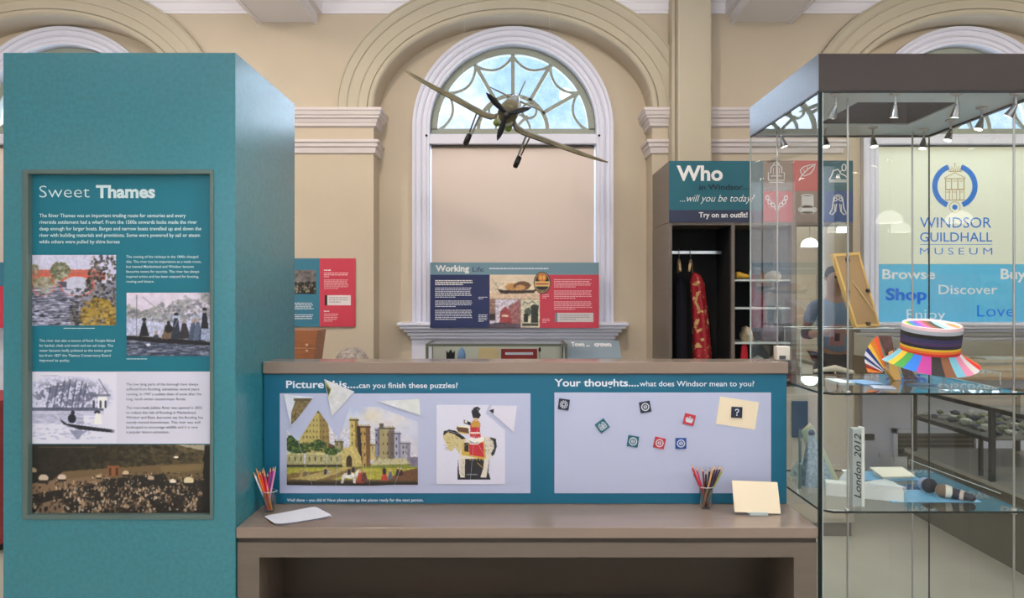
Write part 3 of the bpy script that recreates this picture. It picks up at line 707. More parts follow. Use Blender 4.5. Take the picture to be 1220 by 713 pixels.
# --- picture 4: crowded riverside regatta, brown print
c = Pic(34.5, 530, 251, 614, 1.9, (22, 20, 16))
c.rect(34, 530, 251, 562, (30, 26, 18))
for i in range(900):
    x = 34 + 217 * rng.rand() ** .7; y = rng.uniform(530, 560); k = (x - 34) / 217
    c.ell(x, y, rng.uniform(1.5, 4), rng.uniform(1, 3), tuple(v * (.35 + .9 * k) for v in random.choice([(66, 56, 34), (40, 36, 24), (84, 74, 50), (52, 48, 30)])), .55)
c.poly([(208, 530), (246, 530), (244, 537), (228, 534)], (150, 140, 120), jit=2)
c.poly([(75, 562), (190, 554), (240, 552), (240, 560), (120, 572), (60, 575)], (96, 78, 52), jit=2); c.poly([(34, 577), (60, 573), (128, 566), (126, 574), (50, 590), (34, 590)], (110, 88, 66), jit=2)
c.poly([(190, 556), (250, 553), (250, 572), (200, 572)], (108, 90, 58), .8, jit=3)
c.poly([(50, 600), (75, 593), (80, 614), (40, 614)], (110, 90, 70)); c.poly([(128, 607), (168, 592), (178, 597), (150, 614), (128, 614)], (104, 84, 64), .9)
c.poly([(36, 590), (76, 583), (76, 594), (34, 600)], (16, 13, 10))
NB = c.n(9, 77, 2)
for i in range(1500):
    x = 34 + 208 * rng.rand(); lo = 563 if x > 110 else 574; y = lo + (613 - lo) * rng.rand()
    if x < 75 and rng.rand() < .75: continue
    s_ = .5 + (y - 560) / 48; nb = NB[min(c.h - 1, int((y - 530) * c.sc)), min(c.w - 1, int((x - 34.5) * c.sc))]
    drk = [(18, 15, 12), (26, 20, 16), (38, 29, 21), (14, 12, 10), (52, 40, 30)]; lit = [(176, 152, 124), (150, 124, 96), (112, 90, 68), (192, 176, 156), (96, 76, 58), (130, 106, 84)]
    c.ell(x, y, s_ * rng.uniform(.6, 1.5), s_ * rng.uniform(.8, 2.1), random.choice(lit if nb + rng.uniform(-.18, .18) > .56 else drk), .8)
    if rng.rand() < .16: c.ell(x, y - 1.8 * s_, .8 * s_, .6 * s_, (200, 182, 158), .85)
for x, y, r, q in ((52, 570, 6, (176, 160, 140)), (74, 569, 5, (186, 170, 158)), (39, 561, 5, (150, 132, 104)), (150, 564, 4, (180, 160, 130)), (225, 573, 6, (196, 184, 150)), (206, 574, 4, (206, 196, 180)), (180, 570, 4, (160, 140, 120)), (118, 568, 3, (170, 150, 120))):
    c.ell(x, y, r, r * .75, q, jit=.3); c.rect(x - r, y + r * .45, x + r, y + r, (26, 22, 18))
c.rect(128, 555, 143, 568, (122, 76, 44)); c.rect(130, 558, 133, 567, (60, 36, 22)); c.rect(138, 558, 141, 567, (60, 36, 22))
c.poly([(243, 531), (251, 530), (251, 614), (242, 614)], (14, 12, 8), jit=4); c.ell(210, 545, 3, 1, (230, 226, 210))
c.line([(47, 533.2), (115, 533.2)], .7, (120, 106, 80), .8)
pic_mesh('regatta_photograph', c, YP, po, G, .0012, label='dark brown photograph of a crowd with parasols by the river')

# ================================================================== COUNTER WITH PUZZLE BOARD
cx0, cx1 = -1.012, X(975, YF); ct = Z(629, YF); YBD = 3.0
t = thing('activity_counter', 'long taupe laminate counter with raised teal puzzle board between tower and showcase', 'counter', ((cx0 + cx1) / 2, 2.9, 0))
MB().box(cx0, cx1, YF, 3.02, ct - .040, ct, bev=.003).build('worktop', LAMT, t)
MB().box(cx0 + .004, cx1 - .004, YF + .012, 3.02, ct - .058, ct - .040).build('shadow_gap', mat('dark_gap', (60, 52, 46), .6), t)
zt = ct - .058; zr = Z(664.5, YF + .008)
MB().box(cx0 + .002, cx1 - .002, YF + .008, YF + .03, zr, zt).build('front_rail', LAM, t)
for a, b_ in ((cx0 + .002, X(308, YF)), (X(947, YF), cx1 - .002)):
    MB().box(a, b_, YF + .008, 3.10, 0, zr).build('side_panel', LAM, t)
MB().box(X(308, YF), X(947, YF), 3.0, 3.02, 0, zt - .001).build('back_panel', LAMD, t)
MB().box(X(308, YF), X(947, YF), YF + .05, 3.0, .30, .34).build('shelf', LAM, t)
MB().box(cx0 + .002, 1.112, YBD, 3.11, ct, 1.236).build('upstand', LAM, t)
MB().box(cx0 + .001, 1.114, 2.985, 3.137, 1.236, 1.283, bev=.003).build('ledge', LAMT, t)
bd = MB().box(cx0 + .002, 1.110, YBD - .004, YBD, ct + .004, 1.232).build('teal_board', TEALB, t)
YT = YBD - .004
for (x0, x1) in ((333.5, 632), (660.5, 918.5)):
    a = P(x0, 469 if x0 < 500 else 468, YT); c_ = P(x1, 588, YT)
    MB().box(a.x, c_.x, YT - .0015, YT, c_.z, a.z).build('white_panel', WBOARD, bd)
PT = mat('pale_board_print', (226, 232, 244), .55)
text('heading', 'Picture this....', 341, 427, 462.5, 9, YT, PT, bd, bold=.02)
text('subheading', 'can you finish these puzzles?', 427.5, 545.5, 462.5, 6.6, YT, PT, bd, bold=.012)
text('heading', 'Your thoughts....', 660.5, 761, 460.5, 9, YT, PT, bd, bold=.02)
text('subheading', 'what does Windsor mean to you?', 762, 898.5, 460.5, 6.6, YT, PT, bd, bold=.008)
text('footnote', 'Well done – you did it! Now please mix up the pieces ready for the next person.', 342, 504.5, 597.8, 3.6, YT, PT, bd, bold=.012)
YM = YT - .0015        # face of the white panels
# --- the castle view on puzzle pieces
K = Pic(330, 450, 500, 581, 2.2, (192, 196, 212))
sky = K.n(22, 11, 4); K.put(np.clip((sky - .45) * 4, 0, 1), (206, 202, 204), .9); K.put(np.clip((K.Y - 505) / 60, 0, 1), (176, 170, 190), .6)
K.put(np.clip(1 - np.hypot((K.X - 443) / 16, (K.Y - 496) / 12), 0, 1) ** .6, (214, 204, 178), .8); K.put(np.clip(1 - np.hypot((K.X - 425) / 15, (K.Y - 488) / 10), 0, 1), (150, 172, 210), .6)
K.rect(330, 553, 500, 581, (156, 152, 58))
K.rect(330, 553, 500, 558, (110, 118, 50)); K.poly([(330, 567), (372, 562), (420, 556), (430, 559), (395, 572), (500, 572), (500, 581), (330, 581)], (120, 98, 56), jit=3); K.put(np.clip((K.Y - 571) / 5, 0, 1), (28, 24, 20), .95)
K.poly([(462, 572), (480, 562), (498, 558), (500, 574)], (96, 66, 44), jit=2); K.poly([(345, 571), (410, 557), (424, 557), (376, 573)], (176, 160, 96), .8, jit=1)
def tower(x0, x1, y0, y1, lit, sh, cren=True, taper=0, seed=1, win=3):
    K.poly([(x0 + taper, y0), (x1 - taper, y0), (x1, y1), (x0, y1)], lit)
    w = x1 - x0; K.poly([(x1 - taper - w * .38, y0), (x1 - taper, y0), (x1, y1), (x1 - w * .3, y1)], sh, .85)
    if cren:
        K.rect(x0 + taper - .8, y0, x1 - taper + .8, y0 + 1.6, tuple(v * .6 for v in sh)); n = max(3, int(w / 2.6))
        for i in range(n): K.rect(x0 + taper + i * (w - 2 * taper) / n, y0 - 2, x0 + taper + (i + .55) * (w - 2 * taper) / n, y0 + .4, lit)
    for r in range(win):
        for q in range(max(1, int(w / 6))): K.rect(x0 + w * (.22 + q * .3), y0 + (y1 - y0) * (.16 + r * .26), x0 + w * (.22 + q * .3) + 1.3, y0 + (y1 - y0) * (.16 + r * .26) + 3.2, (58, 50, 36))
TL, TS = (172, 156, 92), (108, 88, 50)
K.poly([(356, 535), (358, 512), (364, 496), (378, 489), (389, 498), (392, 512), (393, 540), (356, 540)], TL); K.poly([(380, 490), (389, 498), (392, 512), (393, 540), (382, 540)], (126, 104, 58), .8)
K.rect(366, 489.5, 390, 492.5, (92, 84, 50)); K.line([(377, 484), (377, 491)], 1.4, (96, 90, 60))
for y in (500, 506, 513, 520, 527): 
    for x in range(361, 391, 4): K.rect(x, y, x + 1.4, y + 2.6, (86, 74, 42), .8)
K.poly([(391, 528), (410, 536), (410, 556), (391, 556)], (86, 64, 42)); tower(399, 409, 526, 540, (140, 130, 90), (100, 90, 60), win=1)
tower(417, 426.5, 500, 540, (178, 158, 88), (104, 84, 50), win=4); tower(426.5, 441, 508, 556, (160, 132, 74), (92, 62, 40), taper=0, win=4)
K.poly([(425, 508), (429, 508), (432, 556), (427, 545)], (40, 28, 24))
tower(441, 451, 530, 548, (176, 160, 100), (140, 122, 74), win=1); tower(447, 452, 512, 545, (120, 120, 140), (90, 88, 110), win=2)
tower(452, 470, 510, 552, (150, 138, 100), (104, 98, 96), win=3); K.rect(452, 505, 457, 511, (80, 76, 70)); K.poly([(462, 514), (470, 514), (470, 552), (462, 552)], (84, 74, 66), .7)
tower(470, 477, 516, 550, (150, 150, 170), (110, 110, 140), win=3); tower(477, 489, 528, 552, (150, 148, 160), (112, 110, 130), win=2)
K.rect(489, 545, 500, 556, (112, 104, 122)); K.poly([(405, 540), (412, 533), (424, 533), (430, 545), (432, 556), (405, 556)], (182, 166, 104)); K.ell(416, 549, 3.4, 6, (50, 38, 24)); K.rect(412.6, 549, 419.4, 556, (50, 38, 24))
K.poly([(445, 548), (484, 546), (488, 553), (443, 555)], (170, 164, 130), jit=1)
for x0, x1 in ((340, 362), (364, 389), (390, 408)): K.rect(x0, 541, x1, 555, (158, 152, 108)); K.rect(x0, 540, x1, 542.2, (188, 180, 130)); K.rect(x0, 554, x1, 556.5, (48, 42, 26)); [K.rect(x, 545, x + 1.4, 550, (70, 62, 40)) for x in range(int(x0) + 4, int(x1) - 2, 7)]
for i in range(520):
    a = rng.uniform(0, 6.3); r = rng.rand() ** .5; q = random.choice([(349, 532, 9, 9), (347, 528, 7, 8), (372, 533, 17, 5), (380, 530, 8, 5), (358, 535, 10, 5), (396, 538, 9, 4)])
    K.ell(q[0] + q[2] * r * math.cos(a), q[1] + q[3] * r * math.sin(a), 1.5, 1.3, random.choice([(40, 66, 26), (62, 92, 36), (24, 42, 18), (96, 116, 46), (30, 50, 22)]), .75)
def person2(x, y, h, c1, c2=(190, 150, 120)): K.poly([(x - h * .12, y - h * .8), (x + h * .12, y - h * .8), (x + h * .28, y), (x - h * .28, y)], c1, jit=.6); K.ell(x, y - h * .88, h * .11, h * .13, c2)
K.ell(416, 567, 7.5, 3.6, (214, 212, 206)); K.poly([(408, 566), (406, 576), (409, 576), (411, 569)], (200, 198, 192)); K.poly([(420, 569), (421, 576), (424, 576), (424, 566)], (200, 198, 192)); K.poly([(421, 567), (427, 559), (430, 561), (425, 569)], (214, 212, 206)); person2(416, 566, 9, (40, 34, 34)); person2(421, 563, 8, (30, 26, 30))
person2(429, 576, 16, (150, 60, 48)); person2(434, 575, 15, (90, 54, 50)); person2(458, 573, 14, (176, 58, 56)); K.ell(458, 562, 2.4, 4, (46, 36, 40)); person2(465, 571, 11, (84, 84, 110)); person2(474, 567, 10, (50, 36, 40)); person2(478, 567, 9, (60, 40, 36)); person2(388, 566, 9, (48, 40, 38)); person2(391, 566, 8, (140, 136, 130)); person2(359, 568, 9, (150, 126, 90)); person2(363, 568, 8, (96, 84, 64))
K.mottle((K.Y > 540) | ((K.Y > 512) & (K.X < 452)), 1.6, 91, .24); K.mottle(1, 5, 92, .05); K.soft()
GB = 1.15
PIECEW = mat('white_piece_edge', (200, 202, 216), .5)
def piece(poly, pic, label, group, name='puzzle_piece', th=.003, rot=0, shift=(0, 0), lift=0, step=.55):
    # poly in photo pixels (convex); clipped colour grid on a thin magnetic tile
    cxp = sum(p[0] for p in poly) / len(poly); cyp = sum(p[1] for p in poly) / len(poly)
    Y0 = YM - lift; o = P(cxp, cyp, Y0)
    tt = thing(name, label, 'puzzle piece', o, group)
    b = MB(); b.prism([(X(x, Y0), Z(y, Y0)) for x, y in poly], Y0 - th, Y0 - .0001); b.build('tile', PIECEW, tt)
    bm = bmesh.new(); xs = [p[0] for p in poly]; ys = [p[1] for p in poly]
    nx = int((max(xs) - min(xs)) / step) + 1; ny = int((max(ys) - min(ys)) / step) + 1
    vv = [[bm.verts.new((min(xs) + (max(xs) - min(xs)) * i / nx, min(ys) + (max(ys) - min(ys)) * j / ny, 0)) for i in range(nx + 1)] for j in range(ny + 1)]
    for j in range(ny):
        for i in range(nx): bm.faces.new((vv[j][i], vv[j][i + 1], vv[j + 1][i + 1], vv[j + 1][i]))
    c = Vector((cxp, cyp, 0))
    for k in range(len(poly)):
        a = Vector((*poly[k], 0)); e = Vector((*poly[(k + 1) % len(poly)], 0)) - a; n = Vector((-e.y, e.x, 0)).normalized()
        if (c - a).dot(n) > 0: n = -n
        bmesh.ops.bisect_plane(bm, geom=bm.verts[:] + bm.edges[:] + bm.faces[:], plane_co=a - n * (.28 if 'loose' in label else .10), plane_no=n, clear_outer=True, dist=1e-5)
    me = bpy.data.meshes.new('print'); bm.to_mesh(me); bm.free()
    co = np.empty(len(me.vertices) * 3, 'f'); me.vertices.foreach_get('co', co); co = co.reshape(-1, 3)
    cols = pic.sample(co[:, 0], co[:, 1]); Yp = Y0 - th - .0003
    w = np.stack([(co[:, 0] - CX) / F * Yp - o.x, np.full(len(co), Yp - o.y), EYE + (CY - co[:, 1]) / F * Yp - o.z], 1)
    me.vertices.foreach_set('co', w.astype('f').ravel()); me.update(); set_cols(me, cols, GB); me.materials.append(M_COL)
    bm = bmesh.new(); bm.from_mesh(me); [f.normal_flip() for f in bm.faces if f.normal.y > 0]; bm.to_mesh(me); bm.free()
    link('picture', me, tt); return tt
CG = 'castle puzzle pieces'
piece([(341.5, 513), (355, 526), (372, 579), (341.5, 578.5)], K, 'castle puzzle piece at the lower left with green trees and low wall', CG)
piece([(355, 526), (379, 489), (403.6, 523), (400, 579), (372, 579)], K, 'castle puzzle piece with the big round yellow tower', CG)
piece([(403.6, 523), (417, 485), (450, 485), (440, 579.4), (400, 579)], K, 'castle puzzle piece with two slim towers, gateway and white horse', CG)
piece([(450, 485), (498, 503), (470, 578.2), (440, 579.4)], K, 'castle puzzle piece with grey square tower under clouds', CG)
piece([(498, 503), (498, 578.2), (470, 578.2)], K, 'castle puzzle piece at the lower right edge with far grey towers', CG)
Q = Pic(330, 455, 380, 512, 2.4, (206, 210, 222)); Q.mottle(1, 6, 5, .05)
Q.poly([(352, 477), (371, 475), (367, 486), (347, 507), (347, 492)], (112, 96, 62), jit=.8); Q.rect(350, 475, 372, 478, (88, 76, 50)); Q.mottle(Q.pm([(352, 477), (371, 475), (367, 486), (347, 507), (347, 492)]), 2, 7, .45)
piece([(337.5, 469.5), (374, 473.5), (347, 509)], Q, 'loose castle puzzle piece at the top left with a tower top', CG, lift=.0005)
Q = Pic(380, 445, 430, 500, 2.4, (202, 204, 206)); Q.mottle(1, 7, 15, .10); Q.poly([(386, 452), (394.5, 464), (391, 474), (388, 466)], (150, 146, 70), jit=1); Q.poly([(388, 459), (394, 465), (391, 471)], (60, 70, 36), jit=1.5)
piece([(386.5, 452), (422.5, 467), (395.5, 497)], Q, 'loose castle puzzle piece of sky overlapping the heading', CG, lift=.0012)
Q = Pic(445, 470, 505, 500, 2.4, (208, 210, 214)); Q.mottle(1, 8, 25, .08); Q.put(np.clip((Q.X - 470) / 40, 0, .5), (196, 202, 196))
piece([(448.5, 478), (499.5, 475.5), (501, 495.5)], Q, 'loose slim triangular castle puzzle piece of pale sky at the top right', CG, lift=.0005)
# --- the mounted drummer on puzzle pieces
H = Pic(518, 480, 604, 579, 2.6, (204, 205, 222))
HX = lambda x: 510 + x / 5.94
HYY = lambda y: 470 + y / 5.94
def hp(pts, c, al=1, jit=0, seed=1): H.poly([(HX(x), HYY(y)) for x, y in pts], c, al, jit, seed)
DK, RD, YL, CRM = (28, 28, 34), (178, 40, 50), (186, 156, 62), (206, 200, 186)
hp([(212, 460), (225, 600), (208, 600), (208, 575)], DK); hp([(208, 592), (222, 572), (430, 560), (442, 604), (208, 604)], DK)
hp([(230, 440), (435, 450), (425, 580), (240, 590)], DK)
hp([(225, 440), (262, 450), (258, 590), (226, 588)], CRM, jit=.3); hp([(395, 440), (435, 450), (412, 590), (370, 590), (392, 520)], CRM, jit=.3)
hp([(215, 380), (250, 330), (400, 300), (470, 310), (485, 345), (475, 400), (450, 450), (240, 460), (205, 400)], CRM, jit=.3)
hp([(440, 305), (480, 315), (486, 370), (470, 425), (452, 440), (446, 420), (468, 380), (462, 335), (440, 315)], DK)
hp([(110, 275), (140, 255), (190, 255), (240, 300), (265, 320), (220, 420), (200, 390), (185, 370), (170, 405), (150, 402), (125, 345), (108, 310)], (190, 178, 130), jit=.6)
hp([(112, 262), (150, 250), (200, 262), (270, 315), (240, 320), (190, 285), (140, 268), (115, 290), (106, 290)], DK, jit=.5)
for i in range(120): H.ell(HX(rng.uniform(115, 215)), HYY(rng.uniform(275, 395)), .45, .45, random.choice([YL, (90, 84, 60), (150, 110, 50)]), .8) if rng.rand() < .7 else None
for i in range(90): H.ell(HX(rng.uniform(400, 470)), HYY(rng.uniform(310, 420)), .35, .35, (90, 84, 78), .8); H.ell(HX(rng.uniform(230, 258)), HYY(rng.uniform(460, 585)), .3, .3, (110, 100, 90), .7)
hp([(245, 345), (285, 340), (290, 440), (235, 430)], YL); hp([(258, 345), (290, 342), (290, 410), (258, 405)], DK)
hp([(285, 350), (398, 335), (410, 450), (392, 462), (290, 440)], YL); hp([(288, 354), (390, 342), (398, 448), (294, 430)], RD)
hp([(275, 330), (300, 310), (390, 300), (398, 325), (350, 355), (300, 355)], (226, 222, 216)); hp([(285, 325), (330, 345), (360, 335), (350, 350), (300, 350)], (120, 116, 112), .7)
hp([(295, 300), (300, 215), (320, 185), (355, 185), (370, 210), (366, 260), (375, 305), (335, 312)], RD); hp([(320, 185), (355, 185), (368, 210), (364, 235), (305, 235), (304, 215)], YL, .85, jit=.6); hp([(298, 268), (368, 268), (368, 280), (298, 280)], (220, 210, 200))
hp([(253, 182), (278, 190), (304, 200), (300, 222), (270, 212), (252, 205)], DK); hp([(262, 186), (278, 192), (274, 206), (258, 200)], (220, 216, 200))
hp([(205, 225), (285, 235), (290, 282), (215, 270), (202, 245)], (92, 64, 44)); hp([(208, 222), (290, 226), (294, 240), (210, 232)], (220, 214, 190)); hp([(215, 264), (285, 276), (283, 284), (213, 272)], YL)
hp([(322, 165), (352, 165), (356, 190), (326, 192)], (196, 160, 130)); hp([(312, 150), (308, 120), (325, 95), (350, 88), (372, 102), (356, 122), (374, 148), (360, 172), (336, 168), (320, 170)], DK, jit=.4)
H.ell(HX(352), HYY(108), .7, .7, (170, 170, 176)); H.line([(HX(350), HYY(487)), (HX(385), HYY(520))], .8, YL)
for x in range(270, 350, 9): H.rect(HX(x), HYY(565), HX(x + 6), HYY(574), (150, 150, 156), .8)
for x in range(300, 400, 22): H.ell(HX(x), HYY(462), .7, 1.2, YL)
cc = (565, 521)
BP = [(543.7, 482.6), (578, 482.6), (583, 482.6), (601.8, 511), (601.8, 520), (601.8, 533), (601.8, 577.2), (560, 577.2), (520, 577.2), (520, 564), (520, 511), (520, 482.6)]
HG = 'mounted drummer puzzle pieces'
piece([cc, (520, 511), (520, 482.6), (543.7, 482.6)], H, 'drummer puzzle piece at the top left corner with the end of the drum', HG)
piece([cc, (543.7, 482.6), (583, 482.6), (578.5, 493)], H, 'drummer puzzle piece with the black bearskin hat', HG)
piece([cc, (578.5, 493), (601.8, 513), (601.8, 520.5)], H, 'thin blank drummer puzzle piece on the right side', HG)
piece([cc, (601.8, 520.5), (601.8, 577.2), (596, 577.2)], H, 'drummer puzzle piece with the rump and tail of the horse', HG)
piece([cc, (596, 577.2), (560, 577.2)], H, 'drummer puzzle piece with the hind leg of the horse', HG)
piece([cc, (560, 577.2), (520, 577.2), (520, 564)], H, 'drummer puzzle piece with the front leg and black base', HG)
piece([cc, (520, 564), (520, 511)], H, 'drummer puzzle piece with the yellow horse head', HG)
Q = Pic(575, 478, 620, 518, 2.6, (208, 206, 222)); Q.poly([(582.5, 489.5), (588.2, 487.5), (588, 493.5)], (24, 24, 32))
piece([(582.3, 489.5), (586.5, 483.2), (616.3, 483.6), (612.2, 515.5)], Q, 'loose drummer puzzle piece, nearly blank, at the top right', HG, lift=.0008)
# --- card and magnets on the thoughts board
def local_thing(name, label, cat, px, py, Y, deg, group=None):
    return thing(name, label, cat, P(px, py, Y), group, (0, math.radians(deg), 0))
c_ = local_thing('cream_card', 'blank cream paper card held on the thoughts board by the question mark magnet', 'card', 878.5, 492.5, YM, 8.5)
b = MB(); s_ = YM / F
b.box(-23.5 * s_, 23.5 * s_, -.0014, -.0002, -16.5 * s_, 16.5 * s_); b.build('card_sheet', CREAMC, c_, local=True)
MGC = {'navy': mat('magnet_navy', (30, 36, 60), .4), 'teal': mat('magnet_teal', (30, 96, 112), .4), 'red': mat('magnet_red', (180, 44, 62), .4), 'blue': mat('magnet_blue', (24, 72, 150), .4)}
EMB = mat('magnet_white_print', (206, 214, 226), .5)
MG = 'square badge magnets'
def magnet(px, py, deg, col, em, label, lift=0):
    t = local_thing('square_magnet', label, 'magnet', px, py, YM - lift, deg, MG); h = 6.5 * s_
    MB().box(-h, h, -.005, -.0002, -h, h, bev=.0012).build('tile', MGC[col], t, local=True); b = MB(); y = -.0056
    R = lambda pts, w, cl=False: b.ribbon([(x * s_, z * s_) for x, z in pts], w * s_, y, cl)
    C = lambda r, w, n=20, cx=0, cz=0: R([(cx + r * math.cos(2 * PI * k / n), cz + r * math.sin(2 * PI * k / n)) for k in range(n)], w, True)
    if em == 'ring': C(4.2, 1.2); C(1.9, .7, 12); R([(-1, -1.5), (-1, 1.5)], .5); R([(1, -1.5), (1, 1.5)], .5); R([(-1.8, 0), (1.8, 0)], .5)
    if em == 'flower':
        C(2, .9, 14)
        for k in range(10): a = 2 * PI * k / 10; C(.75, .6, 8, 3.9 * math.cos(a), 3.9 * math.sin(a))
    if em == 'arches':
        for q in (-2.3, 2.3): R([(q - 1.7, -3.6), (q - 1.7, 2), (q, 3.9), (q + 1.7, 2), (q + 1.7, -3.6)], .9)
        R([(-4, -.8), (4, -.8)], .7); R([(-2.3, -3.6), (-2.3, 2.5)], .6); R([(2.3, -3.6), (2.3, 2.5)], .6); R([(-4, -3.8), (4, -3.8)], .9)
    if em == 'crown':
        R([(-3.8, -2.8), (3.8, -2.8)], 1.6); R([(-3.6, -2), (-4, 1), (-2.6, 1.8), (-1.2, .6), (0, 1.6), (1.2, .6), (2.6, 1.8), (4, 1), (3.6, -2)], 1.4); R([(0, 1.2), (0, 4)], 1.1); R([(-1.2, 3.2), (1.2, 3.2)], .8); R([(-3, -1), (3, -1)], 2.4)
    if em == 'q':
        R([(-2, 2), (-1.5, 3.2), (0, 3.8), (1.6, 3.2), (2, 1.9), (1.2, .6), (0, -.3), (0, -1.6)], 1.3); R([(0, -2.6), (0, -3.9)], 1.5)
    b.build('printed_emblem', EMB, t, local=True, fixn=False)
magnet(671.7, 482, 8, 'navy', 'flower', 'navy square magnet with rosette emblem at the top left of the thoughts board')
magnet(717.5, 507.5, -36, 'teal', 'arches', 'tilted dark teal square magnet with arched windows emblem')
magnet(768.5, 485, -10, 'navy', 'ring', 'navy square magnet with crest ring, top middle of the thoughts board')
magnet(821, 500, 14, 'red', 'crown', 'red square magnet with a white crown emblem')
magnet(754, 526, 9, 'teal', 'ring', 'teal square magnet with crest ring, left in the lower row of three')
magnet(785.5, 528, 13, 'red', 'ring', 'red square magnet with crest ring, middle of the lower row')
magnet(811, 528.5, 0, 'blue', 'ring', 'bright blue square magnet with crest ring, right in the lower row')
magnet(877.5, 491.5, 3, 'navy', 'q', 'dark navy square magnet with question mark on the cream card', .0015)
# --- on the worktop: paper, cards, pencil cups
CT = ct
def onct(px, py): Y = (EYE - CT) * F / (py - CY); return X(px, Y), Y
t = thing('paper_sheets', 'two slightly curled white paper sheets lying beside the left pencil cup', 'paper', (*onct(352, 616), CT))
for k, (dx, dz, m_) in enumerate(((.004, .0006, mat('paper_shade', (206, 206, 220), .7)), (0, .0022, PAPER))):
    q = [onct(*p) for p in ((314, 616), (375, 604.5), (396, 617.5), (328, 628))]; b = MB(); n = 10; vs = []
    for j in range(n + 1):
        for i in range(n + 1):
            u, v = i / n, j / n
            if (i in (0, n)) and (j in (0, n)): u = .02 if i == 0 else .98; v = .03 if j == 0 else .97
            x = (q[0][0] * (1 - u) + q[1][0] * u) * (1 - v) + (q[3][0] * (1 - u) + q[2][0] * u) * v; y = (q[0][1] * (1 - u) + q[1][1] * u) * (1 - v) + (q[3][1] * (1 - u) + q[2][1] * u) * v
            z = CT + dz + .008 * (k * .6 + .4) * (abs(u - .5) * 2) ** 3 * v + .004 * k * math.sin(u * 3)*v
            vs.append((x + dx, y + dx, z))
    fs = [(j * (n + 1) + i, j * (n + 1) + i + 1, (j + 1) * (n + 1) + i + 1, (j + 1) * (n + 1) + i) for j in range(n) for i in range(n)]
    b.add(vs, fs, 0, True); b.build('sheet', m_, t)
t = thing('card_stand', 'stack of blank cream cards leaning on a small clear stand near the showcase', 'cards', (*onct(903, 611), CT))
o_ = P(903.5, 611, 2.86)
ang = math.radians(-62)
bx_, by_ = onct(903, 614)
for k in range(6):
    c = MB(); w2_, h_ = 27.3 * 2.86 / F, 0.118
    vs = [(-w2_, 0, 0), (w2_, 0, 0), (w2_, 0, h_), (-w2_, 0, h_)]; th = .0016
    vs += [(a, th, d) for a, _, d in vs]
    mt = Matrix.Translation((bx_ + rng.uniform(-.001, .001), by_ + k * .0019, CT + .008)) @ Matrix.Rotation(math.radians(2.2), 4, 'Y') @ Matrix.Rotation(math.radians(-24), 4, 'X')
    c.add([mt @ Vector(v) for v in vs], [(0, 1, 2, 3), (7, 6, 5, 4), (0, 4, 5, 1), (1, 5, 6, 2), (2, 6, 7, 3), (3, 7, 4, 0)]); c.build('card', CREAMC, t)
b = MB(); b.box(bx_ - .035, bx_ + .035, by_ - .012, by_ + .05, CT + .001, CT + .006, bev=.001); b.box(bx_ - .035, bx_ + .035, by_ - .014, by_ - .010, CT + .001, CT + .014, bev=.001); b.build('stand', M_EDGEL, t)
def cup(px, py, rtop, rbot, h, label):
    x, y = onct(px, py); t = thing('pencil_cup', label, 'cup', (x, y, CT))
    prof = [(0, .003), (rbot - .002, .003), (rtop - .0022, h), (rtop, h), (rtop, h - .003), (rbot, .0), (0, .0)]
    MB().lathe(prof, (x, y, CT + .0005), 28).build('cup_wall', M_CUP, t); MB().lathe([(rtop - .001, h - .002), (rtop + .0012, h - .001), (rtop - .001, h + .001)], (x, y, CT), 28).build('rim', M_EDGEL, t)
    return x, y
M_CUP = glass_mat('frosted_plastic', (.84, .87, .87), .06)
WOODP = mat('pencil_wood', (214, 176, 128), .7)
def pencil(bx, by, tx, ty, tz, col, label, group):
    a = Vector((bx, by, CT + .006)); b_ = Vector((tx, ty, tz)); d = (b_ - a).normalized(); m_ = mat('pencil_%d_%d_%d' % col, col, .35)
    t = thing('coloured_pencil', label, 'pencil', a, group)
    MB().tube([a, b_ - d * .017], .0037, 6).build('pencil_barrel', m_, t); MB().tube([b_ - d * .017, b_ - d * .004], [.0036, .0014], 8).build('sharpened_wood', WOODP, t); MB().tube([b_ - d * .004, b_], [.0014, .0003], 6).build('lead_tip', m_, t)
Cx, Cy = cup(321, 610, .0285, .0215, .082, 'clear plastic cup of bright coloured pencils beside the teal tower')
LP = [(302, 563, (226, 226, 232), 'white-tipped pencil, leftmost in the left cup'), (305, 558, (236, 120, 40), 'orange pencil, far left of the left cup'), (309, 561, (232, 70, 40), 'red-orange pencil leaning left in the left cup'), (312, 559, (196, 30, 44), 'dark red pencil in the middle of the left cup'), (315, 562, (226, 60, 110), 'short pinkish red pencil in the left cup'), (318.5, 563, (110, 60, 60), 'brown pencil in the left cup'), (313.5, 557.5, (238, 176, 40), 'yellow pencil in the left cup'), (322.5, 557, (196, 40, 130), 'magenta pencil upright in the left cup'), (326, 556, (170, 50, 150), 'purple-pink pencil upright in the left cup'), (328.5, 556, (226, 150, 190), 'pale pink pencil, rightmost in the left cup')]
for i, (px, py, col, lb) in enumerate(LP):
    dy = rng.uniform(-.012, .012); T = P(px, py, Cy + dy * 1.5); a = (T.x - Cx); bx = Cx + (-.010 if px > 320 else .006) + rng.uniform(-.006, .006)
    pencil(bx, Cy + dy * .6, T.x, T.y, T.z, col, lb, 'coloured pencils in the left cup')
Cx, Cy = cup(841, 606, .0285, .022, .088, 'clear plastic cup of darker pencils standing near the cream cards')
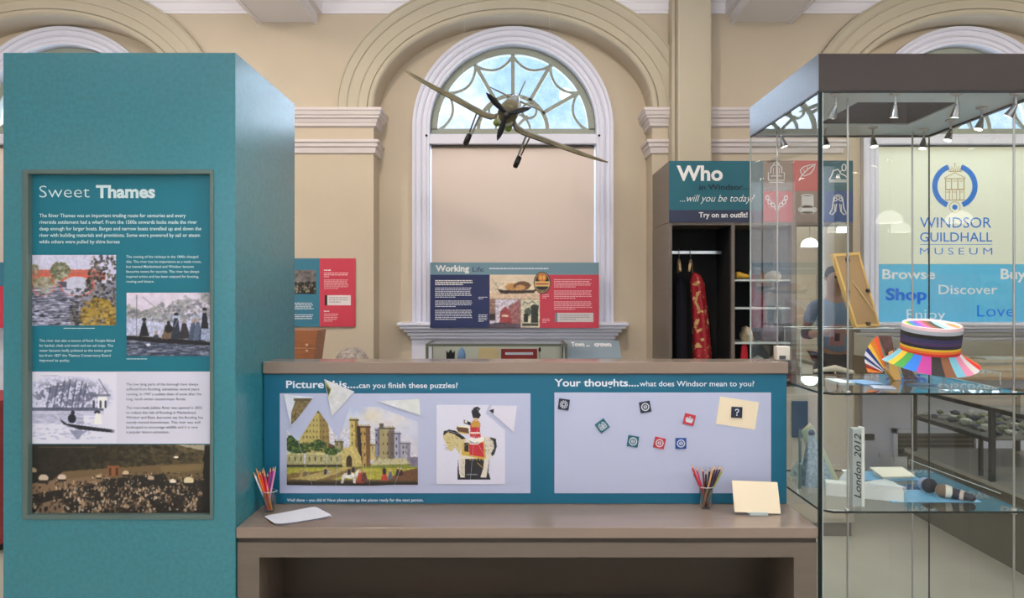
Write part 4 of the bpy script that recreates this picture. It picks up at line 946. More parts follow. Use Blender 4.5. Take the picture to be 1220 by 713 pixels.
RP = [(823, 553, (200, 34, 60), 'red pencil leaning furthest left in the right cup'), (824.5, 560, (120, 30, 44), 'maroon pencil leaning left in the right cup'), (829, 556, (214, 60, 84), 'crimson pencil behind the maroon one in the right cup'), (837, 557, (120, 44, 40), 'brown-red upright pencil in the right cup'), (841, 560, (20, 40, 34), 'dark green upright pencil in the right cup'), (846, 557, (30, 28, 30), 'black pencil in the right cup'), (850, 555, (214, 160, 110), 'natural wood pencil crossing the front of the right cup'), (853, 555, (90, 60, 40), 'brown pencil on the right side of the right cup'), (856.5, 555, (56, 40, 90), 'dark violet pencil leaning right in the right cup'), (860, 555, (60, 40, 34), 'dark umber pencil leaning right in the right cup'), (862.5, 558, (168, 180, 60), 'lime green pencil leaning furthest right in the right cup')]
for i, (px, py, col, lb) in enumerate(RP):
    dy = rng.uniform(-.012, .012); bx = Cx - (px - 841) * .0006 + rng.uniform(-.004, .004)
    if 'natural' in lb: dy = -.016; bx = Cx - .014
    T = P(px, py, Cy + dy * 1.5)
    pencil(bx, Cy + dy * .6, T.x, T.y, T.z, col, lb, 'pencils in the right cup')
# small white box on the ledge
x_ = P(932, 430, 3.06)
t = thing('counter_sensor', 'small white plastic box with dark slot on the right end of the ledge', 'device', (x_.x, 3.06, 1.284))
MB().box(X(924.5, 3.06), X(940.5, 3.06), 3.05, 3.09, 1.2838, Z(413, 3.05), bev=.004).build('casing', mat('off_white_plastic', (214, 206, 196), .4), t)
MB().box(X(928.5, 3.05), X(936, 3.05), 3.048, 3.052, 1.288, Z(424, 3.05)).build('slot', mat('slot_grey', (70, 72, 78), .4), t)
# ================================================================== AGAINST THE WINDOW WALL
REDP = mat('crimson_print', (206, 62, 84), .5); NAVYP = mat('navy_panel_print', (32, 44, 92), .5); SLATE = mat('slate_blue_print', (112, 146, 160), .5)
PINKT = mat('pale_pink_print', (244, 190, 196), .55); STEEL = mat('steel_teal_print', (50, 120, 146), .5)
t = thing('information_panel', 'wide information panel headed Working life, navy and red, below the centre blind', 'panel', (0, 5.93, 1.284))
YQ = 5.925
pb = pxbox(512.5, 713.5, 313, 391, YQ, 5.938, Yref=YQ).build('panel_board', mat('panel_base', (120, 60, 70), .6), t)
def flat(x0, x1, y0, y1, Y, name, m, parent, g=.0015):
    a = P(x0, y0, Y); c = P(x1, y1, Y); b = MB(); b.box(a.x, c.x, Y - g, Y - g + .0006, c.z, a.z); return b.build(name, m, parent)
flat(512.5, 713.5, 313, 327.5, YQ, 'header_band', SLATE, t); flat(512.5, 583, 327.5, 391, YQ, 'navy_field', NAVYP, t); flat(643, 713.5, 327.5, 391, YQ, 'red_field', REDP, t)
text('heading', 'Working', 519, 559, 323.5, 7.5, YQ, WHITE, t, bold=.03, gap=.0025); text('heading', 'Life', 563, 576, 324, 6, YQ, NAVYP, t, gap=.0025)
greek('strapline', 583, 708, 319.5, 1, 2, 1.4, YQ, PT, t, 5, .0025)
greek('bold_text', 518.5, 565, 334, 3, 2.3, 1.2, YQ, WHITE, t, 6, .0025, .75)
for k, (y, n) in enumerate(((343, 6), (358.5, 4), (369.5, 6))): greek('body_text', 518.5, 563, y, n, 2.15, .9, YQ, PT, t, 7 + k, .0025)
greek('caption_text', 570, 581, 354, 2, 1.8, .8, YQ, PT, t, 11, .0025); greek('caption_text', 570, 581, 375, 5, 1.9, .8, YQ, PT, t, 12, .0025)
for k, (y, n) in enumerate(((333, 5), (346.5, 5), (359.5, 5))): greek('body_text', 660, 706, y, n, 2.15, .9, YQ, PINKT, t, 17 + k, .0025)
greek('caption_text', 646, 655, 351, 3, 1.9, .8, YQ, PINKT, t, 22, .0025); greek('caption_text', 646, 655, 380, 3, 1.9, .8, YQ, PINKT, t, 23, .0025)
flat(661, 707, 373, 384, YQ, 'quote_box', mat('quote_box_grey', (214, 206, 206), .6), t, .002); flat(661, 664, 373, 384, YQ, 'quote_bar', SLATE, t, .0026); greek('quote_text', 667, 703, 375.5, 3, 2.4, .8, YQ, mat('grey_print', (150, 144, 150), .6), t, 30, .0026)
GW = 1.1
c = Pic(583.5, 327.5, 643, 356.5, 2.2, (226, 208, 184)); c.mottle(1, 7, 3, .08); c.poly([(584, 349), (643, 347), (643, 356.5), (584, 356.5)], (214, 186, 160), .7, jit=2)
c.poly([(592, 344.5), (600, 346), (635, 346), (641, 343), (636, 349.5), (597, 350)], (52, 40, 34), jit=.6); c.ell(611, 342, 9, 4.5, (196, 146, 90), jit=.5); c.ell(622, 341, 10, 5.5, (110, 78, 52), jit=.5); c.ell(620, 343, 6, 3, (206, 158, 104), jit=.6); c.line([(586, 332), (594, 344)], .5, (140, 120, 100)); c.mottle(c.Y > 335, 1.5, 8, .2)
pic_mesh('boat_drawing', c, YQ, t, GW, .002)
c = Pic(583.5, 357, 620, 390.5, 2.2, (206, 198, 212)); c.rect(583, 357, 590, 376, (150, 120, 110)); c.poly([(606, 365), (620, 357), (620, 391), (604, 391)], (156, 104, 104)); c.poly([(596, 372), (602, 365), (608, 372), (610, 388), (595, 388)], (160, 70, 74)); c.rect(598, 375, 606, 378, (220, 190, 170)); c.ell(596, 388, 12, 3.5, (64, 60, 74)); c.rect(583, 374, 590, 382, (50, 44, 46)); c.rect(583, 386, 620, 391, (90, 80, 92)); c.mottle(1, 1.6, 12, .4)
pic_mesh('street_print', c, YQ, t, GW, .002)
c = Pic(620.5, 357, 643, 390.5, 2.4, (214, 208, 184)); c.ell(629, 372, 4, 5, (80, 90, 80), jit=.6); c.ell(637, 366, 5, 3, (60, 66, 60), jit=.6); c.rect(633, 367, 641, 385, (52, 56, 50)); c.rect(624, 374, 629, 384, (34, 38, 36)); c.rect(622, 385.5, 641, 388.5, (70, 72, 64)); c.line([(623, 364), (625, 360), (629, 362)], .7, (70, 80, 74)); c.line([(630, 362), (634, 359), (638, 362)], .7, (70, 80, 74)); c.mottle(1, 1.3, 14, .3)
pic_mesh('old_advertisement', c, YQ, t, GW, .002)
c = Pic(634.5, 322, 657.5, 351.5, 2.6, (40, 30, 30)); c.ell(646, 337, 10.2, 13.2, (28, 24, 24)); c.ell(646, 337, 9.2, 12.2, (176, 150, 110)); c.ell(646, 337, 8, 11, (30, 26, 26)); c.ell(646, 331, 5.4, 5, (200, 110, 50)); c.ell(644, 331, 1.5, 3, (230, 180, 90)); c.ell(648, 331, 1.5, 3, (230, 180, 90)); c.rect(637, 335.5, 655, 341.5, (216, 186, 120)); c.rect(638.5, 337.6, 653.5, 339.4, (170, 60, 50)); c.poly([(639, 344), (646, 348), (653, 344), (646, 346)], (150, 130, 90))
pic_mesh('oval_beer_badge', c, YQ, t, GW, .0032, clip=((c.X - 646) / 10.4) ** 2 + ((c.Y - 337) / 13.4) ** 2 < 1)
# left pier panel
YL_ = 5.835
t = thing('information_panel', 'half-hidden information panel in blue and red on the pier right of the teal tower', 'panel', (X(342, YL_), YL_, 1.3))
pxbox(262, 423, 308, 389.5, YL_, 5.849, Yref=YL_).build('panel_board', mat('panel_base_2', (130, 56, 70), .6), t)
flat(262, 381, 308, 389.5, YL_, 'blue_field', STEEL, t); flat(381, 423, 308, 389.5, YL_, 'red_field', REDP, t)
greek('title_text', 386, 401, 321.5, 1, 2, 1.3, YL_, WHITE, t, 31, .0025); greek('bold_text', 386, 416, 325, 3, 2.2, 1.1, YL_, PINKT, t, 32, .0025, .3); greek('body_text', 386, 416, 333.5, 6, 2, .8, YL_, PINKT, t, 33, .0025)
flat(387, 418, 352, 364, YL_, 'quote_box', mat('quote_box_white', (236, 226, 228), .6), t, .002); flat(387, 390, 352, 364, YL_, 'quote_bar', BLACK, t, .0026); greek('quote_text', 392, 415, 354.5, 3, 2.6, .8, YL_, mat('grey_print', 0), t, 34, .0026)
greek('title_text', 386, 397, 370.5, 1, 2, 1.2, YL_, WHITE, t, 35, .0025); greek('body_text', 386, 403, 374, 5, 2.1, .8, YL_, PINKT, t, 36, .0025); greek('body_text', 300, 376, 361, 5, 2.2, .9, YL_, PT, t, 37, .0025); greek('body_text', 300, 376, 375, 4, 2.2, .9, YL_, PT, t, 38, .0025)
c = Pic(300, 322, 376.5, 350.5, 1.8, (110, 104, 104)); c.mottle(1, 3, 51, .5); c.rect(300, 336, 377, 351, (18, 18, 20))
for i in range(200): c.ell(rng.uniform(300, 376), rng.uniform(336, 350), 1, 1.3, random.choice([(150, 140, 120), (60, 56, 52), (196, 180, 140), (20, 20, 22)]), .8)
pic_mesh('group_photograph', c, YL_, t, 1.0, .002)
# panel in the left window, seen as a sliver left of the tower
t = thing('information_panel', 'blue and red information panel below the leftmost blind, a sliver left of the tower', 'panel', (-3.7, 5.93, 1.284))
MB().box(-4.35, -3.05, 5.925, 5.938, 1.284, 1.81).build('panel_board', STEEL, t); MB().box(-4.35, -3.05, 5.9235, 5.9245, 1.284, 1.62).build('red_field', REDP, t)
WINE = mat('wine_red_lacquer', (150, 40, 50), .5)
t = thing('red_cabinet', 'dark red cabinet seen as a thin sliver at the left picture edge', 'cabinet', (-3.45, 4.6, 0))
MB().box(-3.9, -3.06, 4.3, 4.9, .06, .92, bev=.004).build('body', WINE, t); MB().box(-3.86, -3.10, 4.285, 4.299, .1, .88).build('door', WINE, t); MB().box(-3.85, -3.11, 4.35, 4.85, 0, .06).build('plinth', BLACKM, t)
# table case under the centre window
t = thing('table_showcase', 'low glass-topped table case under the Working life panel', 'showcase', (X(591, 5.5), 5.5, 0))
xa, xb, ya, yb_ = X(507, 5.3), X(676, 5.3), 5.3, 5.74; zt_, zb_ = 1.198, 1.0
b = MB()
for x in (xa, xb - .02):
    for y in (ya, yb_ - .02): b.box(x, x + .02, y, y + .02, zb_, zt_ - .02)
b.box(xa, xb, ya, ya + .025, zt_ - .018, zt_); b.box(xa, xb, yb_ - .025, yb_, zt_ - .018, zt_); b.box(xa, xa + .025, ya + .025, yb_ - .025, zt_ - .018, zt_); b.box(xb - .025, xb, ya + .025, yb_ - .025, zt_ - .018, zt_)
b.build('metal_frame', mat('grey_green_frame', (96, 100, 88), .4), t)
b = MB(); b.add([(xa, ya + .01, zb_), (xb, ya + .01, zb_), (xb, ya + .01, zt_ - .02), (xa, ya + .01, zt_ - .02)], [(0, 1, 2, 3)]); b.build('front_glass', M_GLASS, t)
b = MB(); b.add([(xa, ya, zt_ - .002), (xb, ya, zt_ - .002), (xb, yb_, zt_ - .002), (xa, yb_, zt_ - .002)], [(0, 1, 2, 3)]); b.build('top_glass', M_GLASS, t)
MB().box(xa, xb, ya, yb_, .9, zb_).build('case_base', LAM, t); MB().box(xa + .01, xb - .01, yb_ - .03, yb_ - .022, zb_, zt_ - .02).build('backing_board', mat('pale_backing', (206, 208, 196), .7), t)
for x in (xa + .02, xb - .07):
    for y in (ya + .02, yb_ - .07): MB().box(x, x + .05, y, y + .05, 0, .9).build('leg', LAM, t)
def prop(name, label, cat, mb, m): return solo(name, mb, m, label, cat)
b = MB(); yy = 5.50
b.prism([(X(532, yy), zb_ + .002), (X(541, yy), zb_ + .002), (X(542, yy), Z(418, yy)), (X(539.5, yy), Z(421, yy)), (X(536.7, yy), Z(416.5, yy)), (X(534, yy), Z(421, yy)), (X(531.5, yy), Z(418, yy))], yy, yy + .02)
prop('crown_badge', 'small dark crown-shaped badge in the table case', 'badge', b, BLACKM)
b = MB(); b.lathe([(0, .0), (.028, .0), (.03, .10), (.024, .13), (.012, .15), (0, .155)], (X(550, yy), yy, zb_ + .002), 16); prop('blue_figurine', 'small blue and white rounded figurine beside the crown badge', 'figurine', b, mat('pale_blue_glaze', (120, 158, 206), .3))
b = MB(); b.box(X(570, yy), X(594, yy), yy, yy + .006, zb_ + .001, Z(414.5, yy)); b.box(X(572, yy), X(592, yy), yy - .001, yy, zb_ + .001, Z(416, yy)); prop('paper_card', 'upright beige card in the middle of the table case', 'card', b, mat('beige_card', (222, 198, 150), .7))
t2 = thing('red_label_board', 'long dark red label board in the right half of the table case', 'board', (X(618, yy), yy - .02, zb_)); pxbox(597, 640, 416, 438.5, yy - .02, yy - .012).build('board', mat('dark_red_board', (150, 40, 36), .5), t2); flat(602, 635, 420, 423, yy - .02, 'pale_lettering', PT, t2)
for px in (583, 643): b = MB(); b.lathe([(0, 0), (.009, 0), (.009, .022), (.004, .03), (0, .03)], (X(px, 5.6), 5.6, Z(419, 5.6)), 10); b.tube([(X(px, 5.6), 5.6, zb_ + .001), (X(px, 5.6), 5.6, Z(419, 5.6))], .002, 5); prop('pin_badge', 'small dark pin on a stalk %s the red label board' % ('left of' if px < 600 else 'right of'), 'pin', b, DARKM)
# slanted Town crown sign
t = thing('slanted_sign', 'slate blue sloping sign reading Town ... crown right of the table case', 'sign', (X(706, 5.4), 5.4, 0))
yy = 5.3; b = MB(); zA, zB = 1.10, Z(406, 5.55)
b.add([(X(676, yy), yy, zA), (X(740, yy), yy, zA), (X(737.5, 5.55), 5.55, zB), (X(674, 5.55), 5.55, zB), (X(676, yy), yy, zA - .03), (X(740, yy), yy, zA - .03), (X(737.5, 5.55), 5.57, zB - .03), (X(674, 5.55), 5.57, zB - .03)], [(0, 1, 2, 3), (7, 6, 5, 4), (0, 4, 5, 1), (1, 5, 6, 2), (2, 6, 7, 3), (3, 7, 4, 0)])
b.build('sign_board', mat('slate_sign', (140, 160, 172), .5), t); MB().box(X(700, 5.45), X(716, 5.45), 5.44, 5.47, .0, 1.12).build('post', DARKM, t); MB().box(X(685, 5.45), X(730, 5.45), 5.3, 5.6, 0, .02).build('foot', DARKM, t)
def slope_text(nm, s, x0, x1, yb0, cap, bold):
    vs, fs = text_mesh(s, bold); xa_ = min(v[0] for v in vs); xb2 = max(v[0] for v in vs); b = MB(); d = Vector((0, .25, zB - zA)); L = d.length; d /= L; n = Vector((0, -d.z, d.y))
    base = Vector((X(x0, 5.45), yy, zA)) + d * yb0; sx = (x1 - x0) / F * 5.45 / (xb2 - xa_); sy = cap / .727
    b.add([base + Vector((1, 0, 0)) * ((v[0] - xa_) * sx) + d * (v[1] * sy) + n * .002 for v in vs], fs); b.build(nm, WHITE, t, fixn=False)
slope_text('heading', 'Town ...', 681, 703, .175, .07, .05); slope_text('heading', 'crown', 708.5, 729, .175, .07, .06)
# cabinet behind the ledge carrying the wooden box and the patterned stone
t = thing('low_cabinet', 'low taupe cabinet mostly hidden behind the counter, carrying the brown box and grey dome', 'cabinet', (X(390, 4.8), 4.8, 0))
MB().box(X(250, 4.6), X(446, 4.6), 4.4, 5.15, .06, 1.10, bev=.004).build('body', LAM, t); MB().box(X(252, 4.6), X(444, 4.6), 4.44, 5.11, 0, .06).build('plinth', BLACKM, t)
WOODB = mat('brown_wood', (168, 108, 72), .4, noise=.15, nscale=12, stretch=(1, 1, 6))
t = thing('wooden_box', 'brown wooden box with two pale studs beside the tower under the red panel', 'box', (X(350, 4.9), 4.85, 1.10))
yy = 4.8; b = MB(); b.prism([(X(300, yy), 1.101), (X(373, yy), 1.101), (X(378.5, yy), Z(394, yy)), (X(300, yy), Z(394, yy))], yy, yy + .22); b.build('box_body', WOODB, t)
b = MB(); b.box(X(300, yy), X(376.5, yy), yy - .003, yy, Z(415.5, yy), Z(414.8, yy)); b.build('seam', mat('pale_seam', (206, 160, 120), .5), t)
for py in (411.5, 418.5): b = MB(); b.lathe([(0, -.006), (.008, -.005), (.010, 0)], (X(365.5, yy), yy, Z(py, yy)), 12, axis='y'); b.build('stud', mat('pale_stud', (216, 180, 150), .35), t)
STONE = mat('patterned_stone', (150, 140, 132), .5, noise=.55, nscale=38, bump=.3, bscale=30)
b = MB(); cxs, cys = X(418.5, 4.6), 4.62; R_ = 21.5 / F * 4.6
b.lathe([(0, 0), (R_, 0), (R_ * 1.0, .02), (R_ * .93, .05), (R_ * .78, .08), (R_ * .55, .105), (R_ * .28, .119), (0, .123)], (cxs, cys, 1.1005), 32); prop('stone_dome', 'mottled grey-brown dome, like a cut stone, on the low cabinet left of the window', 'stone', b, STONE)

# ================================================================== DRESSING-UP UNIT
YU = 5.22
ux0, ux1 = X(797, YU), X(1016, YU); uz = Z(192, YU); zs_ = Z(265, YU)
t = thing('dressing_up_unit', 'tall taupe dressing-up unit with Who in Windsor sign, open closet, shelves and mirror', 'cupboard', ((ux0 + ux1) / 2, 5.5, 0))
UB = 5.835; V = lambda px: X(px, YU)
MB().box(ux0, ux0 + .022, YU, UB, 0, zs_).build('side_panel', LAM, t); MB().box(ux1 - .022, ux1, YU, UB, 0, uz).build('side_panel', LAM, t)
MB().box(ux0, ux0 + .022, YU, UB, zs_ + .003, uz).build('side_panel', LAM, t)
MB().box(ux0 + .022, ux1 - .022, YU + .002, 5.60, zs_ - .02, zs_).build('top_rail', LAM, t); MB().box(ux0 + .022, ux1 - .022, YU + .02, 5.60, uz - .02, uz).build('top_board', LAM, t)
MB().box(V(871.5), V(875.5), YU + .002, 5.59, 0, zs_ - .02).build('divider', LAM, t); MB().box(V(943), V(947.5), YU + .002, 5.59, 0, zs_ - .02).build('divider', LAM, t)
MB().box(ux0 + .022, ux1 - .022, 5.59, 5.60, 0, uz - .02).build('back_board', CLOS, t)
MB().box(ux0 + .022, V(871.5), YU + .01, 5.59, 0, .10).build('bottom_board', LAM, t)
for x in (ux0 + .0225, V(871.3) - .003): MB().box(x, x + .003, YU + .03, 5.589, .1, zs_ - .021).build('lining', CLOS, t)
sg = MB().box(ux0, V(909), YU - .006, YU, zs_ + .0, uz); sgo = sg.build('sign_board', mat('sign_teal', (22, 98, 114), .5), t)
flat(797, 909, 250.5, 265, YU - .006, 'navy_band', mat('sign_navy', (44, 52, 80), .5), sgo)
YS = YU - .006
text('sign_text', 'Who', 806, 861, 215, 18, YS, WHITE, sgo, bold=.03, gap=.0025)
text('sign_text', 'in Windsor...', 833, 892, 226, 6.6, YS, mat('dark_sign_print', (10, 40, 54), .6), sgo, bold=.015, gap=.0025)
text('sign_text', '...will you be today?', 810, 899, 240.5, 9, YS, WHITE, sgo, shear=.35, bold=-.006, gap=.0025)
text('sign_text', 'Try on an outfit!', 832.5, 890.5, 259.2, 6.4, YS, WHITE, sgo, bold=.02, gap=.0025)
ICW = mat('icon_white_print', (214, 216, 218), .55)
cols = [909, 944.7, 980.3, 1016]; rows = [191.5, 228, 265]
ictx = [[('taupe_tile', (126, 108, 100)), ('red_tile', (186, 62, 68)), ('teal_tile', (0, 84, 100))], [('red_tile', (186, 62, 68)), ('taupe_tile', (126, 108, 100)), ('blue_tile', (14, 66, 130))]]
ib = MB().box(V(909), ux1, YU - .004, YU, zs_, uz).build('icon_board', mat('icon_board', (90, 80, 76), .6), t)
for r in range(2):
    for k in range(3):
        nm, cc_ = ictx[r][k]; flat(cols[k] + .2, cols[k + 1] - .2, rows[r], rows[r + 1] - .2, YU - .004, 'icon_tile', mat(nm, cc_, .5), ib)
b = MB(); ypl = YU - .0075
def ic(pts, w=1.3, cl=False): b.ribbon([(V(x), Z(y, YU)) for x, y in pts], w / F * YU, ypl, cl)
def icc(cx, cy, rx, ry=None, w=1.2, a0=0, a1=360):
    n = 18; ic([(cx + rx * math.cos(math.radians(a0 + (a1 - a0) * k / n)), cy + (ry or rx) * math.sin(math.radians(a0 + (a1 - a0) * k / n))) for k in range(n + 1)], w)
ic([(915, 215), (934, 215), (934, 206), (931, 206), (931, 200), (928, 197), (921, 197), (918, 200), (918, 206), (915, 206), (915, 215)], 1.2); ic([(918, 210), (931, 210)], 1.2); ic([(921, 200), (921, 208)], .8); ic([(924.5, 199), (924.5, 208)], .8); ic([(928, 200), (928, 208)], .8); ic([(916, 217.5), (933, 217.5)], 1.2); icc(924.5, 195.5, 3, 2)
ic([(951, 216), (955, 209), (963, 201), (971, 196)], 1.2); ic([(955, 209), (953, 203), (957, 199), (964, 197), (971, 196), (969, 202), (965, 207), (958, 210), (955, 209)], 1.2); ic([(958, 206), (957, 202)], .8); ic([(962, 203), (961, 199)], .8)
ic([(987, 215), (1010, 215), (1007, 210), (1001, 207), (998, 202), (992, 204), (990, 210), (987, 215)], 1.4); icc(998, 210, 1.8); icc(1005, 200, 2.4, 4, 1.2); ic([(1000, 205), (1003, 203)], 1); ic([(987, 217), (1010, 217)], 1)
for (x, y) in ((914, 236), (916.5, 241), (920.5, 244.5), (930, 244.5), (933.5, 241), (936, 236)): icc(x, y, 2, 2.4, 1.1)
icc(925, 248, 2.4, 2.4, 1.2); ic([(925, 250), (925, 255)], 1.2)
for yq in (236, 238, 240, 242, 244, 246): ic([(954.5, yq), (969, yq)], 2.2)
icc(961.5, 233.5, 7, 1.3, 1.2); icc(961.5, 250, 10.5, 4, 1.8); ic([(953, 250), (970, 250)], 3.5); ic([(954, 254), (969, 254)], 2)
icc(998, 239, 5.5, 6.5, 1.3, 180, 360); ic([(992.5, 239), (991, 249), (988, 255), (991, 256), (995, 252), (996, 243)], 1.3); ic([(1003.5, 239), (1005, 249), (1008, 255), (1005, 256), (1001, 252), (1000, 243)], 1.3); icc(995, 238, 1.8); icc(1001, 238, 1.8); icc(998, 236, 1.8); ic([(994, 244), (994, 252)], .9); ic([(1002, 244), (1002, 252)], .9)
b.build('printed_icons', ICW, ib, fixn=False)
# mirror
M_MIRR = mat('mirror_silver', (224, 232, 236), .015, metal=1, spec=1)
mo = thing('wall_mirror', 'tall mirror on the right of the dressing-up unit showing a man in a blue-grey shirt', 'mirror', (V(980), YU, .3))
MB().box(V(949), V(1013), YU + .006, YU + .012, .28, zs_ - .03).build('mirror_glass', M_MIRR, mo)
b = MB(); 
for a_, c_ in ((947.6, 949.2), (1012.6, 1014)): b.box(V(a_), V(c_), YU + .004, YU + .02, .26, zs_ - .021)
b.box(V(949.2), V(1012.6), YU + .004, YU + .02, .26, .28); b.build('mirror_frame', LAM, mo)
# closet rail, hangers, clothes
t = thing('clothes_rail', 'chrome rail across the dark closet', 'rail', (V(836), 5.45, Z(301, 5.45)))
zr_ = Z(301, 5.45); MB().box(V(802.4), V(870.6), 5.445, 5.46, zr_ - .014, zr_ + .014, bev=.004).build('bar', CHROME, t)
def hanger(px, yaw, label):
    x = X(px, 5.45); t = thing('coat_hanger', label, 'hanger', (x, 5.45, zr_ - .16), 'hangers on the closet rail')
    ca, sa = math.cos(yaw), math.sin(yaw); q = lambda u, z: (x + u * ca, 5.45 + u * sa, z)
    MB().tube([q(.02, zr_ + .002), q(.015, zr_ + .020), q(0, zr_ + .024), q(-.017, zr_ + .012), q(-.017, zr_ - .012), q(-.004, zr_ - .03), q(0, zr_ - .06)], .0025, 6).build('hook', CHROME, t)
    MB().tube([q(-.13, zr_ - .14), q(-.07, zr_ - .095), q(0, zr_ - .06), q(.07, zr_ - .095), q(.13, zr_ - .14)], [.008, .01, .011, .01, .008], 8).build('shoulder', mat('hanger_wood', (200, 170, 130), .5), t)
    return t
hanger(823, 1.25, 'wooden hanger carrying the red and gold robe'); hanger(809, 1.42, 'wooden hanger at the left end of the closet rail')
ROBE = bpy.data.materials.new('red_gold_brocade'); ROBE.use_nodes = True; nt = ROBE.node_tree; bs = nt.nodes['Principled BSDF']
tcn = nt.nodes.new('ShaderNodeTexCoord'); v1 = nt.nodes.new('ShaderNodeTexVoronoi'); v1.inputs['Scale'].default_value = 14; v1.feature = 'DISTANCE_TO_EDGE'; n1 = nt.nodes.new('ShaderNodeTexNoise'); n1.inputs['Scale'].default_value = 22; n1.inputs['Detail'].default_value = 2
r1_ = nt.nodes.new('ShaderNodeValToRGB'); r1_.color_ramp.elements[0].position = .58; r1_.color_ramp.elements[0].color = (*s2l((168, 34, 44)), 1); r1_.color_ramp.elements[1].position = .62; r1_.color_ramp.elements[1].color = (*s2l((216, 178, 120)), 1)
nt.links.new(tcn.outputs['Object'], n1.inputs['Vector']); nt.links.new(n1.outputs['Fac'], r1_.inputs['Fac']); nt.links.new(r1_.outputs['Color'], bs.inputs['Base Color']); bs.inputs['Roughness'].default_value = .6
def drape(name, label, pxs, ys, Y, m, cat, depth=.115, folds=5, top=None):
    # hanging garment: width profile [(py, px_left, px_right)] wrapped round with soft folds
    b = MB(); n = 40; vs = []
    for py, l, r in ys:
        z = Z(py, Y); xc = X((l + r) / 2, Y); hw = (r - l) / 2 / F * Y
        for k in range(n):
            a = 2 * PI * k / n; f = 1 + .10 * math.sin(folds * a + z * 2)
            vs.append((xc + hw * math.cos(a) * (f if abs(math.cos(a)) < .97 else 1), Y + depth * f * math.sin(a) * min(1, hw / .08), z))
    K = len(ys); fs = [(i * n + k, i * n + (k + 1) % n, (i + 1) * n + (k + 1) % n, (i + 1) * n + k) for i in range(K - 1) for k in range(n)] + [tuple(range(n)), tuple(range((K - 1) * n, K * n))[::-1]]
    b.add(vs, fs, 0, True); return solo(name, b, m, label, cat)
drape('brocade_robe', 'red robe with gold pattern hanging in the dark closet', None, [(325, 824, 829), (329, 823, 834), (338, 822, 838), (355, 823.5, 840), (385, 825, 843.5), (430, 826, 847), (520, 824, 850), (572, 823, 852)], 5.45, ROBE, 'robe')
drape('dark_gown', 'very dark navy gown hanging left of the red robe', None, [(328, 808, 811), (336, 806, 816), (360, 805, 818), (430, 804.5, 819), (560, 804.5, 819)], 5.51, mat('midnight_cloth', (12, 12, 26), .9), 'gown', .05)
# shelves column with props
def shelfY(py, w=.014):
    z = Z(py, YU + .02); o = MB().box(V(875.7), V(942.8), YU + .02, 5.589, z - w, z, bev=.002).build('shelf', RINGL, shelf_p); return z
shelf_p = bpy.data.objects['dressing_up_unit']
z1 = shelfY(333); z2 = shelfY(366.5); z3 = shelfY(408); z4 = shelfY(452)
YI = 5.36
def blob(name, label, cat, px, w, h, z, m, Y=YI, d=.1, seed=1, amp=.18, top=.8, group=None):
    b = MB(); n, K = 20, 9; cx = X(px, Y); hw = w / F * Y / 2; hh = h / F * Y; vs = []
    for i in range(K):
        v = i / (K - 1); rr = (math.sin(PI * (.12 + .88 * (1 - v)) * .5 + .0)) ** .6 if top else 1
        prof_ = math.sqrt(max(.0, 1 - (max(0, v - .35) / .65) ** 2)) if v > .35 else .86 + .14 * v / .35
        for k in range(n):
            a = 2 * PI * k / n; q = 1 + amp * (mnoise.noise(Vector((math.cos(a) * 1.6, math.sin(a) * 1.6 + seed, v * 2.2))))
            vs.append((cx + hw * prof_ * q * math.cos(a), Y + d * prof_ * q * math.sin(a), z + .001 + hh * v))
    b.add(vs, [(i * n + k, i * n + (k + 1) % n, (i + 1) * n + (k + 1) % n, (i + 1) * n + k) for i in range(K - 1) for k in range(n)], 0, True); b.add(vs[:n], [tuple(range(n))]); return solo(name, b, m, label, cat, group)
def hat(name, label, px, w, z, m, Y=YI, crown=.09, brim=.5, band=None, rx=1):
    r = w / F * Y / 2; t = thing(name, label, 'hat', (X(px, Y), Y, z)); c = (X(px, Y), Y, z + .001)
    MB().lathe([(0, 0), (r, .0), (r * 1.02, .008), (r * .9, .012), (r * brim, .014), (r * brim * 1.0, crown * .6), (r * brim * .92, crown), (r * brim * .6, crown * 1.05), (0, crown)], c, 24).build('hat_body', m, t)
    if band: MB().lathe([(r * brim * 1.01, .014), (r * brim * 1.03, .016), (r * brim * 1.02, .034), (r * brim * 1.0, .035)], c, 24).build('hat_band', band, t)
    return t
FELT = mat('charcoal_felt', (58, 56, 60), .85); FELT2 = mat('brown_felt', (104, 86, 70), .85)
hat('felt_hat', 'round charcoal hat on the upper shelf of the unit, seen through glass', 915, 27, z2, FELT, crown=.13, brim=.62)
t = thing('yellow_shoe', 'small yellow and black shoe on the upper shelf of the dressing-up unit', 'shoe', (X(886, YI), YI, z1))
def shoe(cx, cy, z, L, h, m, parent, nm='upper'):
    b = MB(); n, K = 14, 9; vs = []
    for i in range(K):
        u = i / (K - 1); x = cx - L / 2 + L * u; hh = h * (1 - .55 * u ** 1.2) if u > .25 else h; w = .032 * math.sin(PI * (.12 + .84 * u)) ** .5
        for k in range(n): a = 2 * PI * k / n; vs.append((x, cy + w * math.cos(a), z + .001 + hh * .5 + hh * .5 * math.sin(a)))
    b.add(vs, [(i * n + k, i * n + (k + 1) % n, (i + 1) * n + (k + 1) % n, (i + 1) * n + k) for i in range(K - 1) for k in range(n)] + [tuple(range(n)), tuple(range((K - 1) * n, K * n))[::-1]], 0, True); return b.build(nm, m, parent)
shoe(X(886, YI), YI, z1 + .006, .11, .05, mat('yellow_leather', (226, 178, 60), .5), t); MB().box(X(886, YI) - .055, X(886, YI) + .055, YI - .03, YI + .03, z1 + .001, z1 + .008, bev=.003).build('sole', BLACKM, t)
blob('curly_wig', 'dark curly wig at the right of the upper shelf of the unit', 'wig', 899, 15, 16, z1, mat('wig_brown', (70, 54, 44), .9, noise=.4, nscale=90, bump=.8, bscale=90), seed=4, amp=.35)
